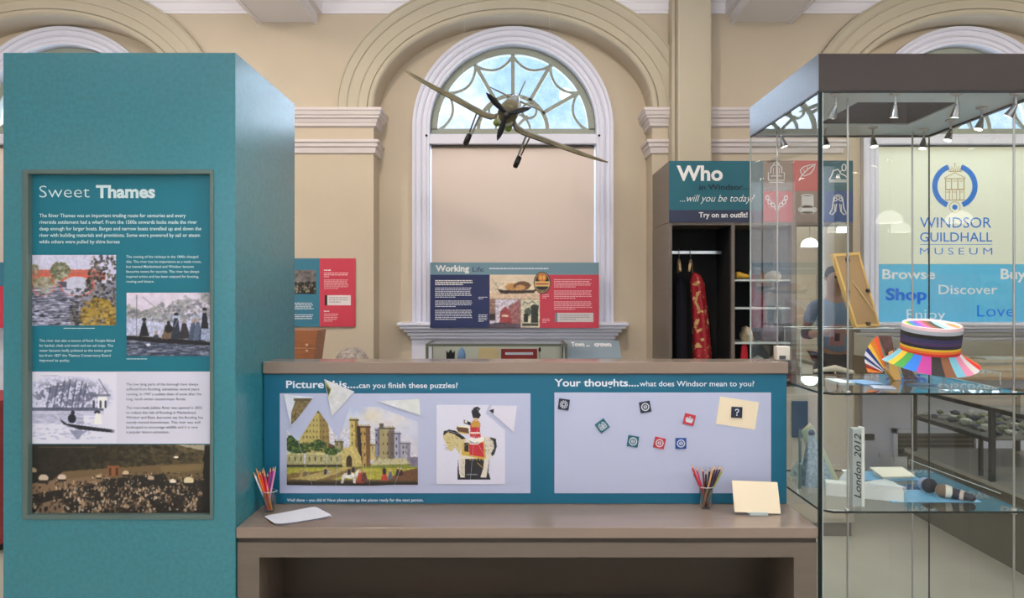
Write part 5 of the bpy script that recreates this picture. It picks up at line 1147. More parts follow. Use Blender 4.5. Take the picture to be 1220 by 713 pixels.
blob('folded_cloth', 'folded beige cloth with dark trim on the unit shelf under the icons', 'cloth', 921, 16, 11, z1, mat('beige_cloth', (176, 160, 136), .9, noise=.2, nscale=40), seed=9)
blob('lace_bundle', 'grey-purple lace bundle on the third shelf of the unit', 'cloth', 916, 22, 24, z3, mat('lace_purple', (110, 98, 108), .9, noise=.5, nscale=80, bump=.6, bscale=70), seed=13, amp=.22)
blob('lace_bonnet', 'small cream bonnet on the middle shelf of the unit', 'bonnet', 889, 11, 18, z3, mat('cream_lace', (214, 196, 164), .9, noise=.25, nscale=60), seed=15, amp=.5)
blob('floral_cushion', 'pale patterned cushion low in the unit behind the glass', 'cushion', 903, 20, 26, z4, mat('floral_fabric', (176, 178, 168), .9, noise=.45, nscale=26), seed=19, amp=.1)
blob('gold_cloth', 'crumpled gold cloth low in the unit next to the mirror', 'cloth', 922, 13, 26, z4, mat('gold_cloth', (176, 146, 92), .6, noise=.4, nscale=18), seed=23, amp=.3)
drape('red_tunic', 'plain bright red tunic hanging low in the shelf part of the unit', None, [(410, 886, 888), (413, 883, 890), (430, 882, 891), (449, 881, 891)], 5.28, mat('scarlet_cloth', (176, 20, 40), .8), 'tunic', .05)
# beige desk cabinet in front of the mirror
t = thing('beige_cabinet', 'beige cabinet with dark plinth behind the left side of the showcase', 'cabinet', (1.95, 4.95, 0))
YC = 4.73; xa, xb = X(929, YC), X(1018, YC); zt_ = .915
MB().box(xa, xb, YC, 5.12, .09, zt_, bev=.004).build('body', mat('beige_laminate', (186, 176, 160), .45), t); MB().box(xa + .01, xb - .01, YC + .02, 5.1, 0, .09).build('plinth', mat('plinth_grey', (110, 104, 96), .5), t)
MB().box(xa + .02, (xa + xb) / 2 - .003, YC - .012, YC, .12, zt_ - .03).build('door', mat('beige_laminate', 0), t); MB().box((xa + xb) / 2 + .003, xb - .02, YC - .012, YC, .12, zt_ - .03).build('door', mat('beige_laminate', 0), t)
b = MB(); b.box(xa + .07, xa + .17, YC - .03, YC - .014, zt_ - .27, zt_ - .04, bev=.003); o = solo('reflection_patch', b, mat('navy_reflection', (24, 48, 84), .4), 'dark blue leaflet holder hanging on the beige cabinet', 'holder')  # navy box stands in for a dark reflection in the showcase glass
for k, (p0, p1, hgt) in enumerate(((984, 996, .11), (999, 1008, .09))):
    b = MB(); b.box(X(p0, 4.85), X(p1, 4.85), 4.84, 4.86, zt_ + .001, zt_ + hgt, bev=.002); solo('white_card', b, mat('bright_card', (232, 236, 240), .6), 'upright white card on the beige cabinet, %s one' % ('left and taller' if k == 0 else 'right and smaller'), 'card')
b = MB(); b.tube([(X(970, 4.9), 4.9, zt_ + .13), (X(995, 4.9), 4.9, zt_ + .15), (X(1017, 4.9), 4.9, zt_ + .12)], [.012, .022, .014], 10)
b.tube([(X(995, 4.9), 4.9, zt_ + .13), (X(995, 4.9), 4.9, zt_ + .001)], .006, 6); solo('curved_lamp', b, mat('ivory_shade', (214, 208, 190), .5), 'pale curved bar on a short stand on the beige cabinet', 'lamp')

# ================================================================== LONG LOW CASE ALONG THE RIGHT
XS = 2.83
GREYP = mat('dark_grey_plinth', (98, 94, 84), .25)
t = thing('floor_showcase', 'long low showcase with dark grey plinth, black frame and glass along the right side', 'showcase', (3.2, 4.7, 0))
MB().box(XS, 3.6, 3.98, 5.3, 0, .42).build('plinth', GREYP, t); MB().box(XS - .01, 3.62, 3.97, 5.32, .42, .445, bev=.003).build('plinth_top', mat('pale_grey_top', (168, 166, 158), .25), t)
def post(x, y, z0, z1, w=.028): MB().box(x, x + w, y, y + w, z0, z1).build('post', BLACKM, t)
for y in (3.99, 4.37, 5.22): post(XS, y, .445, .86)
for y in (3.99, 5.22): post(3.56, y, .445, .86)
post(XS + .03, 4.52, .445, .69, .02)
b = MB(); b.box(XS, XS + .03, 3.99, 5.25, .86, .885); b.box(3.56, 3.59, 3.99, 5.25, .86, .885); b.box(XS + .03, 3.56, 3.99, 4.02, .86, .885); b.box(XS + .03, 3.56, 5.22, 5.25, .86, .885); b.build('top_frame', BLACKM, t)
b = MB(); b.box(XS, XS + .025, 4.37, 5.25, .675, .70); b.box(3.56, 3.585, 4.37, 5.25, .675, .70); b.build('side_rail', BLACKM, t)
MB().box(XS + .02, 3.56, 4.37, 5.24, .69, .70).build('display_deck', mat('deck_grey', (120, 120, 116), .6), t)
b = MB(); b.add([(XS, 3.99, .886), (3.59, 3.99, .886), (3.59, 5.25, .886), (XS, 5.25, .886)], [(0, 1, 2, 3)]); b.build('top_glass', M_GLASS, t)
b = MB(); b.add([(XS + .001, 3.99, .445), (XS + .001, 5.25, .445), (XS + .001, 5.25, .86), (XS + .001, 3.99, .86)], [(0, 1, 2, 3)]); b.build('side_glass', M_GLASS, t)
t = thing('small_label_stand', 'tiny dark label stand on the low plinth behind the showcase', 'stand', (3.02, 4.3, .446)); MB().box(3.0, 3.05, 4.3, 4.31, .47, .50).build('plate', BLACKM, t); MB().box(3.02, 3.03, 4.3, 4.31, .446, .47).build('post', BLACKM, t)
SH = [mat('flint_navy', (54, 62, 84), .6), mat('flint_white', (206, 208, 202), .6), mat('flint_grey', (140, 142, 136), .6), mat('flint_green', (128, 134, 110), .6)]
for k in range(46):
    bm = bmesh.new(); bmesh.ops.create_icosphere(bm, subdivisions=1, radius=1)
    s_x, s_y, s_z = rng.uniform(.02, .045), rng.uniform(.02, .05), rng.uniform(.012, .022)
    for v in bm.verts: v.co = Vector((v.co.x * s_x, v.co.y * s_y, v.co.z * s_z + s_z)) * rng.uniform(.85, 1.12)
    me = bpy.data.meshes.new('flint'); mz = min(v.co.z for v in bm.verts); [setattr(v.co, 'z', v.co.z - mz) for v in bm.verts]; bm.to_mesh(me); bm.free()
    ox = XS + .085 + (k % 6) * .11 + rng.uniform(-.02, .02); oy = 4.48 + (k // 6) * .105 + rng.uniform(-.02, .02)
    o = link('stone_fragment', me, None, SH[k % 4], (ox, oy, .7005)); o.rotation_euler.z = rng.uniform(-.3, .3)
    tag(o, 'rough stone fragment among many on the deck of the black-framed case', 'stone', 'stone fragments in the black-framed case')
# glass-topped table case under the right window
t = thing('wall_table_case', 'glass-topped table case with pale timber strips under the right window banner', 'showcase', (3.5, 5.7, 0))
xa, xb, ya, yb_ = X(1050, 5.5), 4.6, 5.45, 5.95
MB().box(xa, xb, ya, yb_, .92, 1.06, bev=.004).build('case_base', mat('pale_oak', (196, 178, 150), .4, noise=.1, nscale=10, stretch=(.3, 4, 4)), t)
for k, (z, c_) in enumerate(((.925, (170, 140, 116)), (.99, (200, 190, 170)), (1.035, (150, 156, 150)))): MB().box(xa - .002, xb, ya - .004, ya, z, z + .018).build('strip', mat('strip_%d_tone' % k, c_, .3), t)  # tone bands stand in for horizontal reflections streaking the case
b = MB(); b.add([(xa, ya, 1.20), (xb, ya, 1.20), (xb, yb_, 1.24), (xa, yb_, 1.24)], [(0, 1, 2, 3)]); b.build('top_glass', M_GLASS, t)
b = MB(); b.add([(xa, ya, 1.06), (xb, ya, 1.06), (xb, ya, 1.20), (xa, ya, 1.20)], [(0, 1, 2, 3)]); b.build('front_glass', M_GLASS, t)
b = MB(); b.box(xa, xb, ya - .004, ya + .008, 1.195, 1.207); b.box(xa, xb, yb_ - .01, yb_, 1.06, 1.245); b.box(xa - .004, xa + .008, ya, yb_, 1.06, 1.07); b.build('metal_trim', CHROME, t)
MB().box(xa + .1, xb - .1, yb_, YR, .95, 1.05).build('wall_bracket', DARKM, t)
for k, (px0, px1, cc_) in enumerate(((1062, 1086, (214, 206, 190)), (1120, 1150, (196, 150, 120)), (1165, 1215, (206, 208, 206)))):
    b = MB(); b.box(X(px0, 5.65), X(px1, 5.65), 5.55, 5.75, 1.0605, 1.072); solo('flat_document', b, mat('document_%d_tone' % k, cc_, .6), 'flat %s document lying in the table case under the right window' % ('cream', 'terracotta', 'pale grey')[k], 'document')
# ================================================================== GLASS SHOWCASE (right)
gx0, gx1, gy0, gy1 = 1.118, 1.965, 2.70, 3.485; gz0, gz1, gzt = .08, 2.3025, 2.4375
sc = thing('glass_showcase', 'tall frameless glass showcase with dark bronze header and two glass shelves', 'showcase', ((gx0 + gx1) / 2, (gy0 + gy1) / 2, 0))
b = MB(); b.box(gx0, gx1, gy0, gy0 + .016, gz1, gzt); b.box(gx0, gx1, gy1 - .016, gy1, gz1, gzt); b.box(gx0, gx0 + .016, gy0 + .016, gy1 - .016, gz1, gzt); b.box(gx1 - .016, gx1, gy0 + .016, gy1 - .016, gz1, gzt)
b.box(gx0 + .016, gx1 - .016, gy0 + .016, gy1 - .016, gzt - .01, gzt); b.build('header', HEADB, sc)
hx0, hx1, hy0, hy1 = 1.34, 1.74, 2.87, 3.256
b = MB(); zz = gz1 + .001
for q in ((gx0 + .016, gx1 - .016, gy0 + .016, hy0), (gx0 + .016, gx1 - .016, hy1, gy1 - .016), (gx0 + .016, hx0, hy0, hy1), (hx1, gx1 - .016, hy0, hy1)): b.box(*q, zz, zz + .006)
b.build('underside_plate', RINGL, sc)
b = MB(); b.box(hx0, hx1, hy0, hy1, zz + .10, zz + .104); b.box(hx0, hx1, hy0, hy0 + .003, zz + .006, zz + .1); b.box(hx0, hx1, hy1 - .003, hy1, zz + .006, zz + .1); b.box(hx0, hx0 + .003, hy0, hy1, zz + .006, zz + .1); b.box(hx1 - .003, hx1, hy0, hy1, zz + .006, zz + .1)
b.build('recessed_louvre', mat('dark_recess_bronze', (70, 60, 50), .5), sc)
MB().box(gx0, gx1, gy0, gy1, 0, gz0, bev=.004).build('base_plinth', mat('pale_base', (176, 174, 164), .4), sc)
def sheet(name, vs, m, par=sc): b = MB(); b.add(vs, [tuple(range(len(vs)))]); return b.build(name, m, par, fixn=False)
e = .004
sheet('front_glass', [(gx0 + e, gy0 + e, gz0), (gx1 - e, gy0 + e, gz0), (gx1 - e, gy0 + e, gz1), (gx0 + e, gy0 + e, gz1)], M_GLASS)
sheet('back_glass', [(gx0 + e, gy1 - e, gz0), (gx1 - e, gy1 - e, gz0), (gx1 - e, gy1 - e, gz1), (gx0 + e, gy1 - e, gz1)], M_GLASS)
sheet('side_glass', [(gx0 + e, gy0 + e, gz0), (gx0 + e, gy1 - e, gz0), (gx0 + e, gy1 - e, gz1), (gx0 + e, gy0 + e, gz1)], M_GLASS)
sheet('side_glass', [(gx1 - e, gy0 + e, gz0), (gx1 - e, gy1 - e, gz0), (gx1 - e, gy1 - e, gz1), (gx1 - e, gy0 + e, gz1)], M_GLASS)
MB().box(gx0, gx0 + .0135, gy0, gy0 + .008, gz0, gz1).build('glass_edge', M_EDGE, sc)
MB().box(gx0 + .0135, gx0 + .0165, gy0 + .001, gy0 + .005, gz0, gz1).build('bright_edge', mat('bevel_white', (206, 216, 216), .2), sc)
MB().box(gx0, gx0 + .005, gy1 - .005, gy1, gz0, gz1).build('glass_edge', mat('pale_glass_edge', (176, 186, 182), .2), sc)
MB().box(gx1 - .005, gx1, gy1 - .005, gy1, gz0, gz1).build('glass_edge', M_EDGE, sc); MB().box(gx1 - .008, gx1, gy0, gy0 + .008, gz0, gz1).build('glass_edge', M_EDGE, sc)
b = MB(); b.box(gx0, gx1, gy0 - .002, gy0 + .012, gz1 - .006, gz1 + .001); b.box(gx0, gx0 + .012, gy0, gy1, gz1 - .006, gz1 + .001); b.box(gx1 - .012, gx1, gy0, gy1, gz1 - .006, gz1 + .001); b.box(gx0, gx1, gy1 - .012, gy1, gz1 - .006, gz1 + .001); b.build('seal', BLACKM, sc)
# suspension rods and shelves
YR0, YR1 = 2.80, 3.38
rods = [(X(1010, YR0), YR0), (X(1208, YR0), YR0), (X(926, YR1), YR1), (X(1087, YR1), YR1)]
for x, y in rods: MB().tube([(x, y, gz0), (x, y, gz1)], .0042, 8).build('suspension_rod', CHROME, sc)
def shelf(z, label):
    t = MB(); y0, y1, x0, x1 = 2.785, 3.44, gx0 + .05, gx1 - .03
    poly = [(x0, y0 + .035), (x0 + .04, y0), (x1, y0), (x1, y1), (x0, y1)]
    s = sheet('glass_shelf', [(x, y, z) for x, y in poly], M_SHELF); s['label'] = label
    e_ = MB(); n = len(poly)
    for i in range(n):
        a = Vector((*poly[i], 0)); c = Vector((*poly[(i + 1) % n], 0))
        e_.add([(a.x, a.y, z - .008), (c.x, c.y, z - .008), (c.x, c.y, z), (a.x, a.y, z)], [(0, 1, 2, 3)])
    e_.build('shelf_edge', M_EDGE, s)
    for x, y in rods: MB().lathe([(0, -.014), (.011, -.014), (.011, -.002), (.011, .006), (0, .006)], (x, y, z), 12).build('shelf_clamp', CHROME, s)
    return z
ZU = shelf(Z(468.5, 2.785), 'upper glass shelf'); ZLo = shelf(Z(609.5, 2.785), 'lower glass shelf')
# spotlights under the header
M_BULB = mat('lit_bulb', (255, 250, 236), .3, emit=14)
def spot(x, y, tilt, az, label):
    t = thing('case_spotlight', label, 'spotlight', (x, y, gz1 - .1), 'spotlights under the showcase header')
    z = gz1; MB().lathe([(0, 0), (.020, 0), (.020, -.004), (.006, -.010), (0, -.010)], (x, y, z), 16).build('mounting_disc', CHROME, t)
    MB().tube([(x, y, z - .006), (x, y, z - .045)], .0045, 8).build('stem', CHROME, t)
    d = Vector((math.sin(tilt) * math.cos(az), math.sin(tilt) * math.sin(az), -math.cos(tilt))); p = Vector((x, y, z - .043))
    MB().tube([p - d * .004, p + d * .008, p + d * .022, p + d * .045], [.005, .009, .0125, .0165], 14).build('lamp_head', mat('chrome_lamp', (150, 152, 156), .25, metal=1), t)
    q = p + d * .0455; b = MB(); a = d.orthogonal().normalized(); c = d.cross(a); b.add([q + (a * math.cos(k * PI / 6) + c * math.sin(k * PI / 6)) * .0145 for k in range(12)], [tuple(range(12))]); b.build('bulb', M_BULB, t)
    l = bpy.data.lights.new('case_spot_beam', 'SPOT'); l.energy = 5.5; l.spot_size = math.radians(80); l.spot_blend = .6; l.shadow_soft_size = .012; l.color = (1, .96, .88)
    o = bpy.data.objects.new('case_spot_beam', l); COL.objects.link(o); o.location = q + d * .004; o.rotation_euler = d.to_track_quat('-Z', 'Y').to_euler()
SPT = [(1.203, 2.752, .5, 1.9, 'front left spotlight under the header, tilted back'), (1.419, 2.74, .25, 1.57, 'second spotlight from the left on the front row'), (1.647, 2.74, .25, 1.75, 'third spotlight on the front row'), (1.866, 2.74, .6, 2.3, 'rightmost spotlight on the front row, turned sharply'),
       (1.873, 2.95, .3, 3.1, 'front one of the right side spotlights'), (1.873, 3.16, .3, 3.2, 'middle one of the right side spotlights'), (1.858, 3.34, .2, 3.6, 'back right corner spotlight'), (1.609, 3.30, .2, -1.5, 'back row spotlight in the middle'), (1.395, 3.30, .2, -1.5, 'back row spotlight on the left'), (1.20, 3.30, .3, 0, 'back left corner spotlight')]
for q in SPT: spot(*q)
# ---- upper shelf: riser, picture frame, fan, hat, leaflets
def slab(mb, c, w, d, h, rz=0, rx=0, ry=0):
    m_ = Matrix.Translation(c) @ Euler((rx, ry, rz)).to_matrix().to_4x4()
    vs = [m_ @ Vector((sx * w / 2, sy * d / 2, z)) for sx in (-1, 1) for sy in (-1, 1) for z in (0, h)]
    mb.add(vs, [(0, 1, 3, 2), (4, 6, 7, 5), (0, 4, 5, 1), (2, 3, 7, 6), (0, 2, 6, 4), (1, 5, 7, 3)]); return mb
def lines_box(x0, x1, y0, y1, z0, z1, label, name='acrylic_riser'):
    t = thing(name, label, 'riser', ((x0 + x1) / 2, (y0 + y1) / 2, z0))
    for nm, vs in (('side', [(x0, y0, z0), (x0, y1, z0), (x0, y1, z1), (x0, y0, z1)]), ('side', [(x1, y0, z0), (x1, y1, z0), (x1, y1, z1), (x1, y0, z1)]), ('top', [(x0, y0, z1), (x1, y0, z1), (x1, y1, z1), (x0, y1, z1)])):
        b = MB(); b.add(vs, [(0, 1, 2, 3)]); b.build(nm, M_ACRYL, t, fixn=False)
    b = MB(); r = .0016
    for y in (y0, y1): b.tube([(x0, y, z0), (x0, y, z1), (x1, y, z1), (x1, y, z0)], r, 4)
    for x in (x0, x1): b.tube([(x, y0, z1), (x, y1, z1)], r, 4)
    b.build('polished_edges', M_EDGEL, t); return t
ZR = 1.407
lines_box(1.255, 1.66, 3.22, 3.41, ZU + .001, ZR, 'clear acrylic riser under the leaning picture frame on the upper shelf')
t = thing('picture_frame', 'wooden picture frame seen from behind, leaning on the clear riser', 'picture frame', (1.58, 3.36, ZR))
A0, A1 = Vector((X(1018, 3.27), 3.27, ZR + .002)), Vector((X(1046.5, 3.40), 3.40, ZR + .002)); U0 = P(990.5, 303, 3.27); U1 = P(1022, 301, 3.40)
def quadslab(corners, th, n): return [c for c in corners] + [c + n * th for c in corners]
nn = (A1 - A0).cross(U0 - A0).normalized(); 
if nn.y > 0: nn = -nn      # towards the viewer: the back of the frame
def lerpq(u, v): return (A0 * (1 - u) + A1 * u) * (1 - v) + (U0 * (1 - u) + U1 * u) * v
def fq(name, u0, u1, v0, v1, off, th, m, par): b = MB(); cs = [lerpq(u0, v0) + nn * off, lerpq(u1, v0) + nn * off, lerpq(u1, v1) + nn * off, lerpq(u0, v1) + nn * off]; vs = quadslab(cs, th, nn); b.add(vs, [(0, 1, 2, 3), (7, 6, 5, 4), (0, 4, 5, 1), (1, 5, 6, 2), (2, 6, 7, 3), (3, 7, 4, 0)]); return b.build(name, m, par)
OAK = mat('gold_oak', (184, 150, 88), .5); MDF = mat('brown_backing_board', (136, 108, 72), .75, noise=.06, nscale=20)
fq('backing_board', .06, .94, .03, .97, .002, .004, MDF, t)
for nm, q in (('frame_rail', (0, 1, 0, .035)), ('frame_rail', (0, 1, .965, 1)), ('frame_stile', (0, .07, .035, .965)), ('frame_stile', (.93, 1, .035, .965))): fq(nm, *q, -.008, .016, OAK, t)
for q in ((.40, .52, .88, .93), (.05, .16, .46, .50), (.84, .95, .46, .50), (.45, .6, .02, .06)): fq('turn_clip', *q, .006, .006, BLACKM, t)
b = MB(); b.tube([lerpq(.42, .62) + nn * .006, lerpq(.9, .18) + nn * .014], .0018, 6); b.build('hanging_cord', mat('pale_cord', (214, 190, 150), .7), t)
fq('glass_front', .06, .94, .03, .97, -.004, .002, mat('picture_front', (120, 130, 140), .2), t)
# rainbow fan (folding hand fan, striped)
def hue(k): return [(232, 60, 36), (244, 130, 30), (250, 196, 40), (60, 150, 70), (40, 90, 190), (110, 60, 150), (230, 230, 240), (240, 150, 190), (100, 190, 220), (130, 80, 50), (30, 28, 30)][k % 11]
yf_ = 3.17; pv = P(1060, 447, yf_); t = thing('rainbow_fan', 'open rainbow striped folding fan behind the hat on the upper shelf', 'fan', (pv.x, yf_, ZU))
edgep = [(1046, 400.5), (1041, 404), (1037, 409), (1034, 414), (1031.5, 418.5), (1030, 423.5), (1030, 428), (1031, 433), (1031.5, 438), (1034, 444)]
fc = [(236, 90, 40), (244, 150, 50), (240, 196, 70), (40, 70, 150), (226, 226, 240), (54, 74, 130), (236, 236, 244), (206, 60, 60), (240, 130, 50)]
for k in range(9):
    b = MB(); pa, pb_ = edgep[k], edgep[k + 1]; dz = .006 * (1 if k % 2 else -1)
    va = P(pa[0], pa[1], yf_ - dz); vb = P(pb_[0], pb_[1], yf_ + dz); c0 = P(1056 - k * .6, 440 + k * .5, yf_)
    c1 = P(1056 - (k + 1) * .6, 440.5 + k * .5, yf_)
    b.add([va, vb, c1, c0, va + Vector((0, .0012, 0)), vb + Vector((0, .0012, 0)), c1 + Vector((0, .0012, 0)), c0 + Vector((0, .0012, 0))], [(0, 1, 2, 3), (7, 6, 5, 4), (0, 4, 5, 1), (1, 5, 6, 2), (2, 6, 7, 3), (3, 7, 4, 0)]); b.build('fan_blade', mat('fan_tone_%d' % k, fc[k], .6), t)
b = MB(); b.tube([P(1054, 438, yf_), P(1066, 458, yf_), Vector((P(1067, 458, yf_).x, yf_, ZU + .003))], [.006, .007, .006], 8); b.build('handle', mat('fan_wood', (214, 170, 100), .5), t)
# leaflets and prints on the shelf
t = thing('fan_sleeve', 'tan and dark patterned sleeve standing beside the rainbow fan', 'sleeve', (X(1075, 3.19), 3.19, ZU)); b = MB()
b.prism([(X(1059, 3.19), Z(420, 3.19)), (X(1064, 3.19), Z(418, 3.19)), (X(1074, 3.19), ZU + .002), (X(1060, 3.19), ZU + .002)], 3.19, 3.194); b.build('tan_leaf', mat('tan_leaf', (224, 176, 104), .6), t)
b = MB(); b.prism([(X(1066, 3.20), Z(414, 3.20)), (X(1078, 3.20), Z(430, 3.20)), (X(1094, 3.20), ZU + .002), (X(1078, 3.20), ZU + .002)], 3.20, 3.204); b.build('dark_leaf', mat('dark_patterned_print', (84, 70, 74), .6, noise=.6, nscale=60), t)
b = MB(); b.prism([(X(1047, 3.21), Z(400, 3.21)), (X(1062, 3.21), Z(401, 3.21)), (X(1066, 3.21), Z(420, 3.21)), (X(1056, 3.21), Z(424, 3.21))], 3.21, 3.214); b.build('brown_leaf', mat('brown_patterned_print', (96, 66, 62), .6, noise=.6, nscale=70), t)
for k, (px, y, w, d, rz, c_, lb) in enumerate(((1030, 3.10, .10, .16, .1, (120, 166, 214), 'light blue striped print lying at the left of the upper shelf'), (1052, 2.93, .08, .10, -.3, (184, 200, 226), 'pale blue print lying in front of the fan'), (1098, 3.02, .10, .07, .5, (110, 170, 220), 'small blue card lying under the striped hat'), (1000, 3.14, .06, .16, 0, (216, 226, 230), 'narrow white card lying by the left rod'))):
    b = MB(); slab(b, (X(px, y), y, ZU + .001 + k * .0004), w, d, .003, rz); solo('printed_card', b, mat('card_tone_%d' % k, c_, .4), lb, 'card')
# striped hat on a clear stand
YH = 2.93; hc = P(1109, 402, YH)
t = thing('striped_hat', 'rainbow striped bucket hat with flared brim on a clear stand', 'hat', (hc.x, YH, hc.z)); HATT = t
PXH = YH / F
def ring_bands(name, rows, n=48, m_by=None, cx=hc.x, cy=YH, tilt=0):
    for i in range(len(rows) - 1):
        (r0_, z0, _), (r1, z1_, cc_) = rows[i], rows[i + 1]
        b = MB(); b.lathe([(r0_, z0), (r1, z1_)], (cx, cy, 0), n); b.build(name, mat('band_%d_%d_%d' % cc_, cc_, .8), t, fixn=False)
rr = 32.5 * PXH; z = lambda py: Z(py, YH)
ring_bands('hat_band', [(rr * .97, z(386.0), 0), (rr * 1.0, z(389.5), (236, 196, 206)), (rr * 1.0, z(394), (190, 194, 208)), (rr * 1.0, z(399), (24, 24, 28)), (rr * 1.0, z(403), (44, 46, 96)), (rr * .99, z(407), (70, 44, 96)), (rr * .985, z(410.5), (28, 28, 56)), (rr * .98, z(413), (240, 196, 50)), (rr * .98, z(416), (240, 120, 40)), (rr * .99, z(419), (214, 44, 44))])
tops = [(250, 190, 40), (236, 214, 60), (60, 150, 70), (40, 110, 200), (120, 80, 180), (226, 90, 150), (130, 76, 50), (60, 50, 50), (140, 200, 226), (230, 180, 200), (236, 130, 60)]
b = MB(); b.lathe([(rr * .97, z(386.0)), (rr * .94, z(385.4)), (rr * .92, z(388.5))], (hc.x, YH, 0), 48); b.build('rim', mat('rim_pink', (240, 206, 206), .8), t, fixn=False)
# sunken striped crown: strips across
n = 11
for k in range(n):
    x0, x1 = -rr * .93 + 2 * rr * .93 * k / n, -rr * .93 + 2 * rr * .93 * (k + 1) / n; b = MB(); vs = []
    for x in (x0, x1):
        hy = math.sqrt(max(0, (rr * .935) ** 2 - x * x)); 
        for j in range(9): v = -1 + 2 * j / 8; vs.append((hc.x + x, YH + hy * v, z(388.5) + .002 - .012 * (1 - v * v) * (1 - (x / rr) ** 2)))
    b.add(vs, [(j, j + 1, j + 10, j + 9) for j in range(8)], 0, True); b.build('crown_stripe', mat('stripe_%d_%d_%d' % tops[k], tops[k], .8), t, fixn=False)
brimc = {}
seq = [(240, 60, 40), (244, 130, 40), (250, 200, 50), (60, 150, 70), (36, 100, 210), (190, 60, 150), (40, 36, 40), (140, 88, 60), (120, 190, 216), (232, 130, 170), (232, 226, 226), (222, 30, 36), (244, 120, 40), (250, 200, 60), (60, 150, 80), (40, 90, 180), (120, 60, 150), (40, 36, 40), (140, 88, 60), (120, 190, 216), (232, 130, 170), (232, 226, 226)]
# panels seen from the front, left to right, then round the back
front = [(250, 190, 50), (70, 160, 70), (40, 120, 220), (190, 60, 150), (42, 38, 42), (140, 90, 62), (126, 196, 220), (236, 146, 180), (228, 222, 222), (226, 34, 36), (244, 130, 44)]
back = [(236, 196, 60), (60, 150, 70), (40, 100, 200), (130, 60, 160), (226, 120, 160), (120, 190, 210)]
def brim_pt(a, v):
    r = rr * (.99 + v * .62 + .10 * v * math.cos(3 * a + .5)); zz_ = z(418) - (v ** .8) * .058 + .012 * v * math.sin(2 * a + 1)
    return (hc.x + r * math.cos(a), YH + r * .95 * math.sin(a), zz_)
A_ = [PI + (i / len(front)) * PI for i in range(len(front))] + [2 * PI + (i / len(back)) * PI for i in range(len(back) + 1)]
for k, cc_ in enumerate(front + back):
    a0, a1 = A_[k], A_[k + 1]; b = MB(); vs = [brim_pt(a0 + (a1 - a0) * i / 4, j / 3) for j in range(4) for i in range(5)]
    b.add(vs, [(j * 5 + i, j * 5 + i + 1, (j + 1) * 5 + i + 1, (j + 1) * 5 + i) for j in range(3) for i in range(4)], 0, True); b.build('brim_panel', mat('panel_%d_%d_%d' % cc_, cc_, .8), t, fixn=False)
HATT.rotation_euler = (math.radians(9), 0, 0)
b = MB(); b.lathe([(0, z(388.5) - .024), (.05, z(388.5) - .014), (.05, z(388.5) - .028), (.006, z(388.5) - .03), (.006, ZU + .006), (.045, ZU + .004), (.045, ZU + .0005), (0, ZU + .0005)], (hc.x, YH, 0), 20)
solo('hat_stand', b, M_ACRYL, 'clear acrylic stand under the striped hat', 'stand')
# tilted clear easel at the right of the upper shelf
t = thing('clear_easel', 'tilted clear acrylic sheet on small clips at the right of the upper shelf', 'easel', (1.72, 3.1, ZU))
q = [P(1112, 446, 3.15), P(1190, 466, 2.90), Vector((P(1196, 458, 3.0).x, 3.02, ZU + .05)), Vector((P(1132, 438, 3.3).x, 3.35, ZU + .055))]
q[0].z = max(q[0].z, ZU + .004); q[1].z = max(q[1].z, ZU + .004)
b = MB(); b.add(q, [(0, 1, 2, 3)]); b.build('sheet', M_ACRYL, t, fixn=False); b = MB(); b.tube(q + [q[0]], .0018, 5); b.build('sheet_edge', M_EDGEL, t)
b = MB(); b.tube([q[2], (q[2].x, q[2].y, ZU + .001)], .003, 6); b.tube([q[3], (q[3].x, q[3].y, ZU + .001)], .003, 6); b.build('clips', CHROME, t)
# ---- lower shelf
t = thing('event_sign_block', 'tall silver upright bar printed London 2012 vertically on the lower shelf', 'trophy', (X(1022, 2.92), 2.92, ZLo))
y_ = 2.84; xa, xb = X(1016, y_), X(1030, y_); zt_ = Z(511, y_)
MB().box(xa, xb - .012, y_, y_ + .03, ZLo + .001, zt_, bev=.002).build('bar', mat('silver_panel', (176, 184, 184), .35), t); MB().box(xb - .012, xb, y_ - .002, y_ + .03, ZLo + .001, zt_ + .004, bev=.001).build('white_edge', mat('white_edge_plastic', (226, 230, 226), .4), t)
vs, fs = text_mesh('London 2012', .01, shear=.3); x0_ = min(v[0] for v in vs); x1_ = max(v[0] for v in vs); Lz = (594 - 517) / F * y_; k1 = Lz / (x1_ - x0_); k2 = 8.2 / F * y_ / .727
b = MB(); b.add([(X(1025.5, y_) - v[1] * k2, y_ - .0012, Z(594, y_) + (v[0] - x0_) * k1) for v in vs], fs); b.build('printed_text', BLACK, t, fixn=False)
WBX = mat('white_box_card', (226, 230, 228), .6)
t = thing('long_white_box', 'long white carton lying across the front of the lower shelf', 'box', (X(1030, 2.95), 2.95, ZLo))
b = MB(); p0 = Vector((X(984, 3.0), 3.0, ZLo + .001)); p1 = Vector((X(1077, 2.90), 2.90, ZLo + .001)); d = (p1 - p0); L = d.length; d.normalize(); sd = Vector((-d.y, d.x, 0)); 
h0, h1 = .052, .044; vs = [p0, p1, p1 + sd * .06, p0 + sd * .06]; vs = vs + [v + Vector((0, 0, h0 if i in (0, 3) else h1)) for i, v in enumerate(vs)]; b.add(vs, [(3, 2, 1, 0), (4, 5, 6, 7), (0, 1, 5, 4), (1, 2, 6, 5), (2, 3, 7, 6), (3, 0, 4, 7)]); b.build('carton', WBX, t)
b = MB(); q0 = p1 + Vector((0, -.001, 0)); 
for k in range(1, 4): a = p1 + d * .001 + Vector((0, 0, .013 * k)); b.add([a, a + sd * .06, a + sd * .06 + Vector((0, 0, .002)), a + Vector((0, 0, .002))], [(0, 1, 2, 3)])
b.build('page_lines', mat('page_line', (170, 174, 170), .6), t, fixn=False)
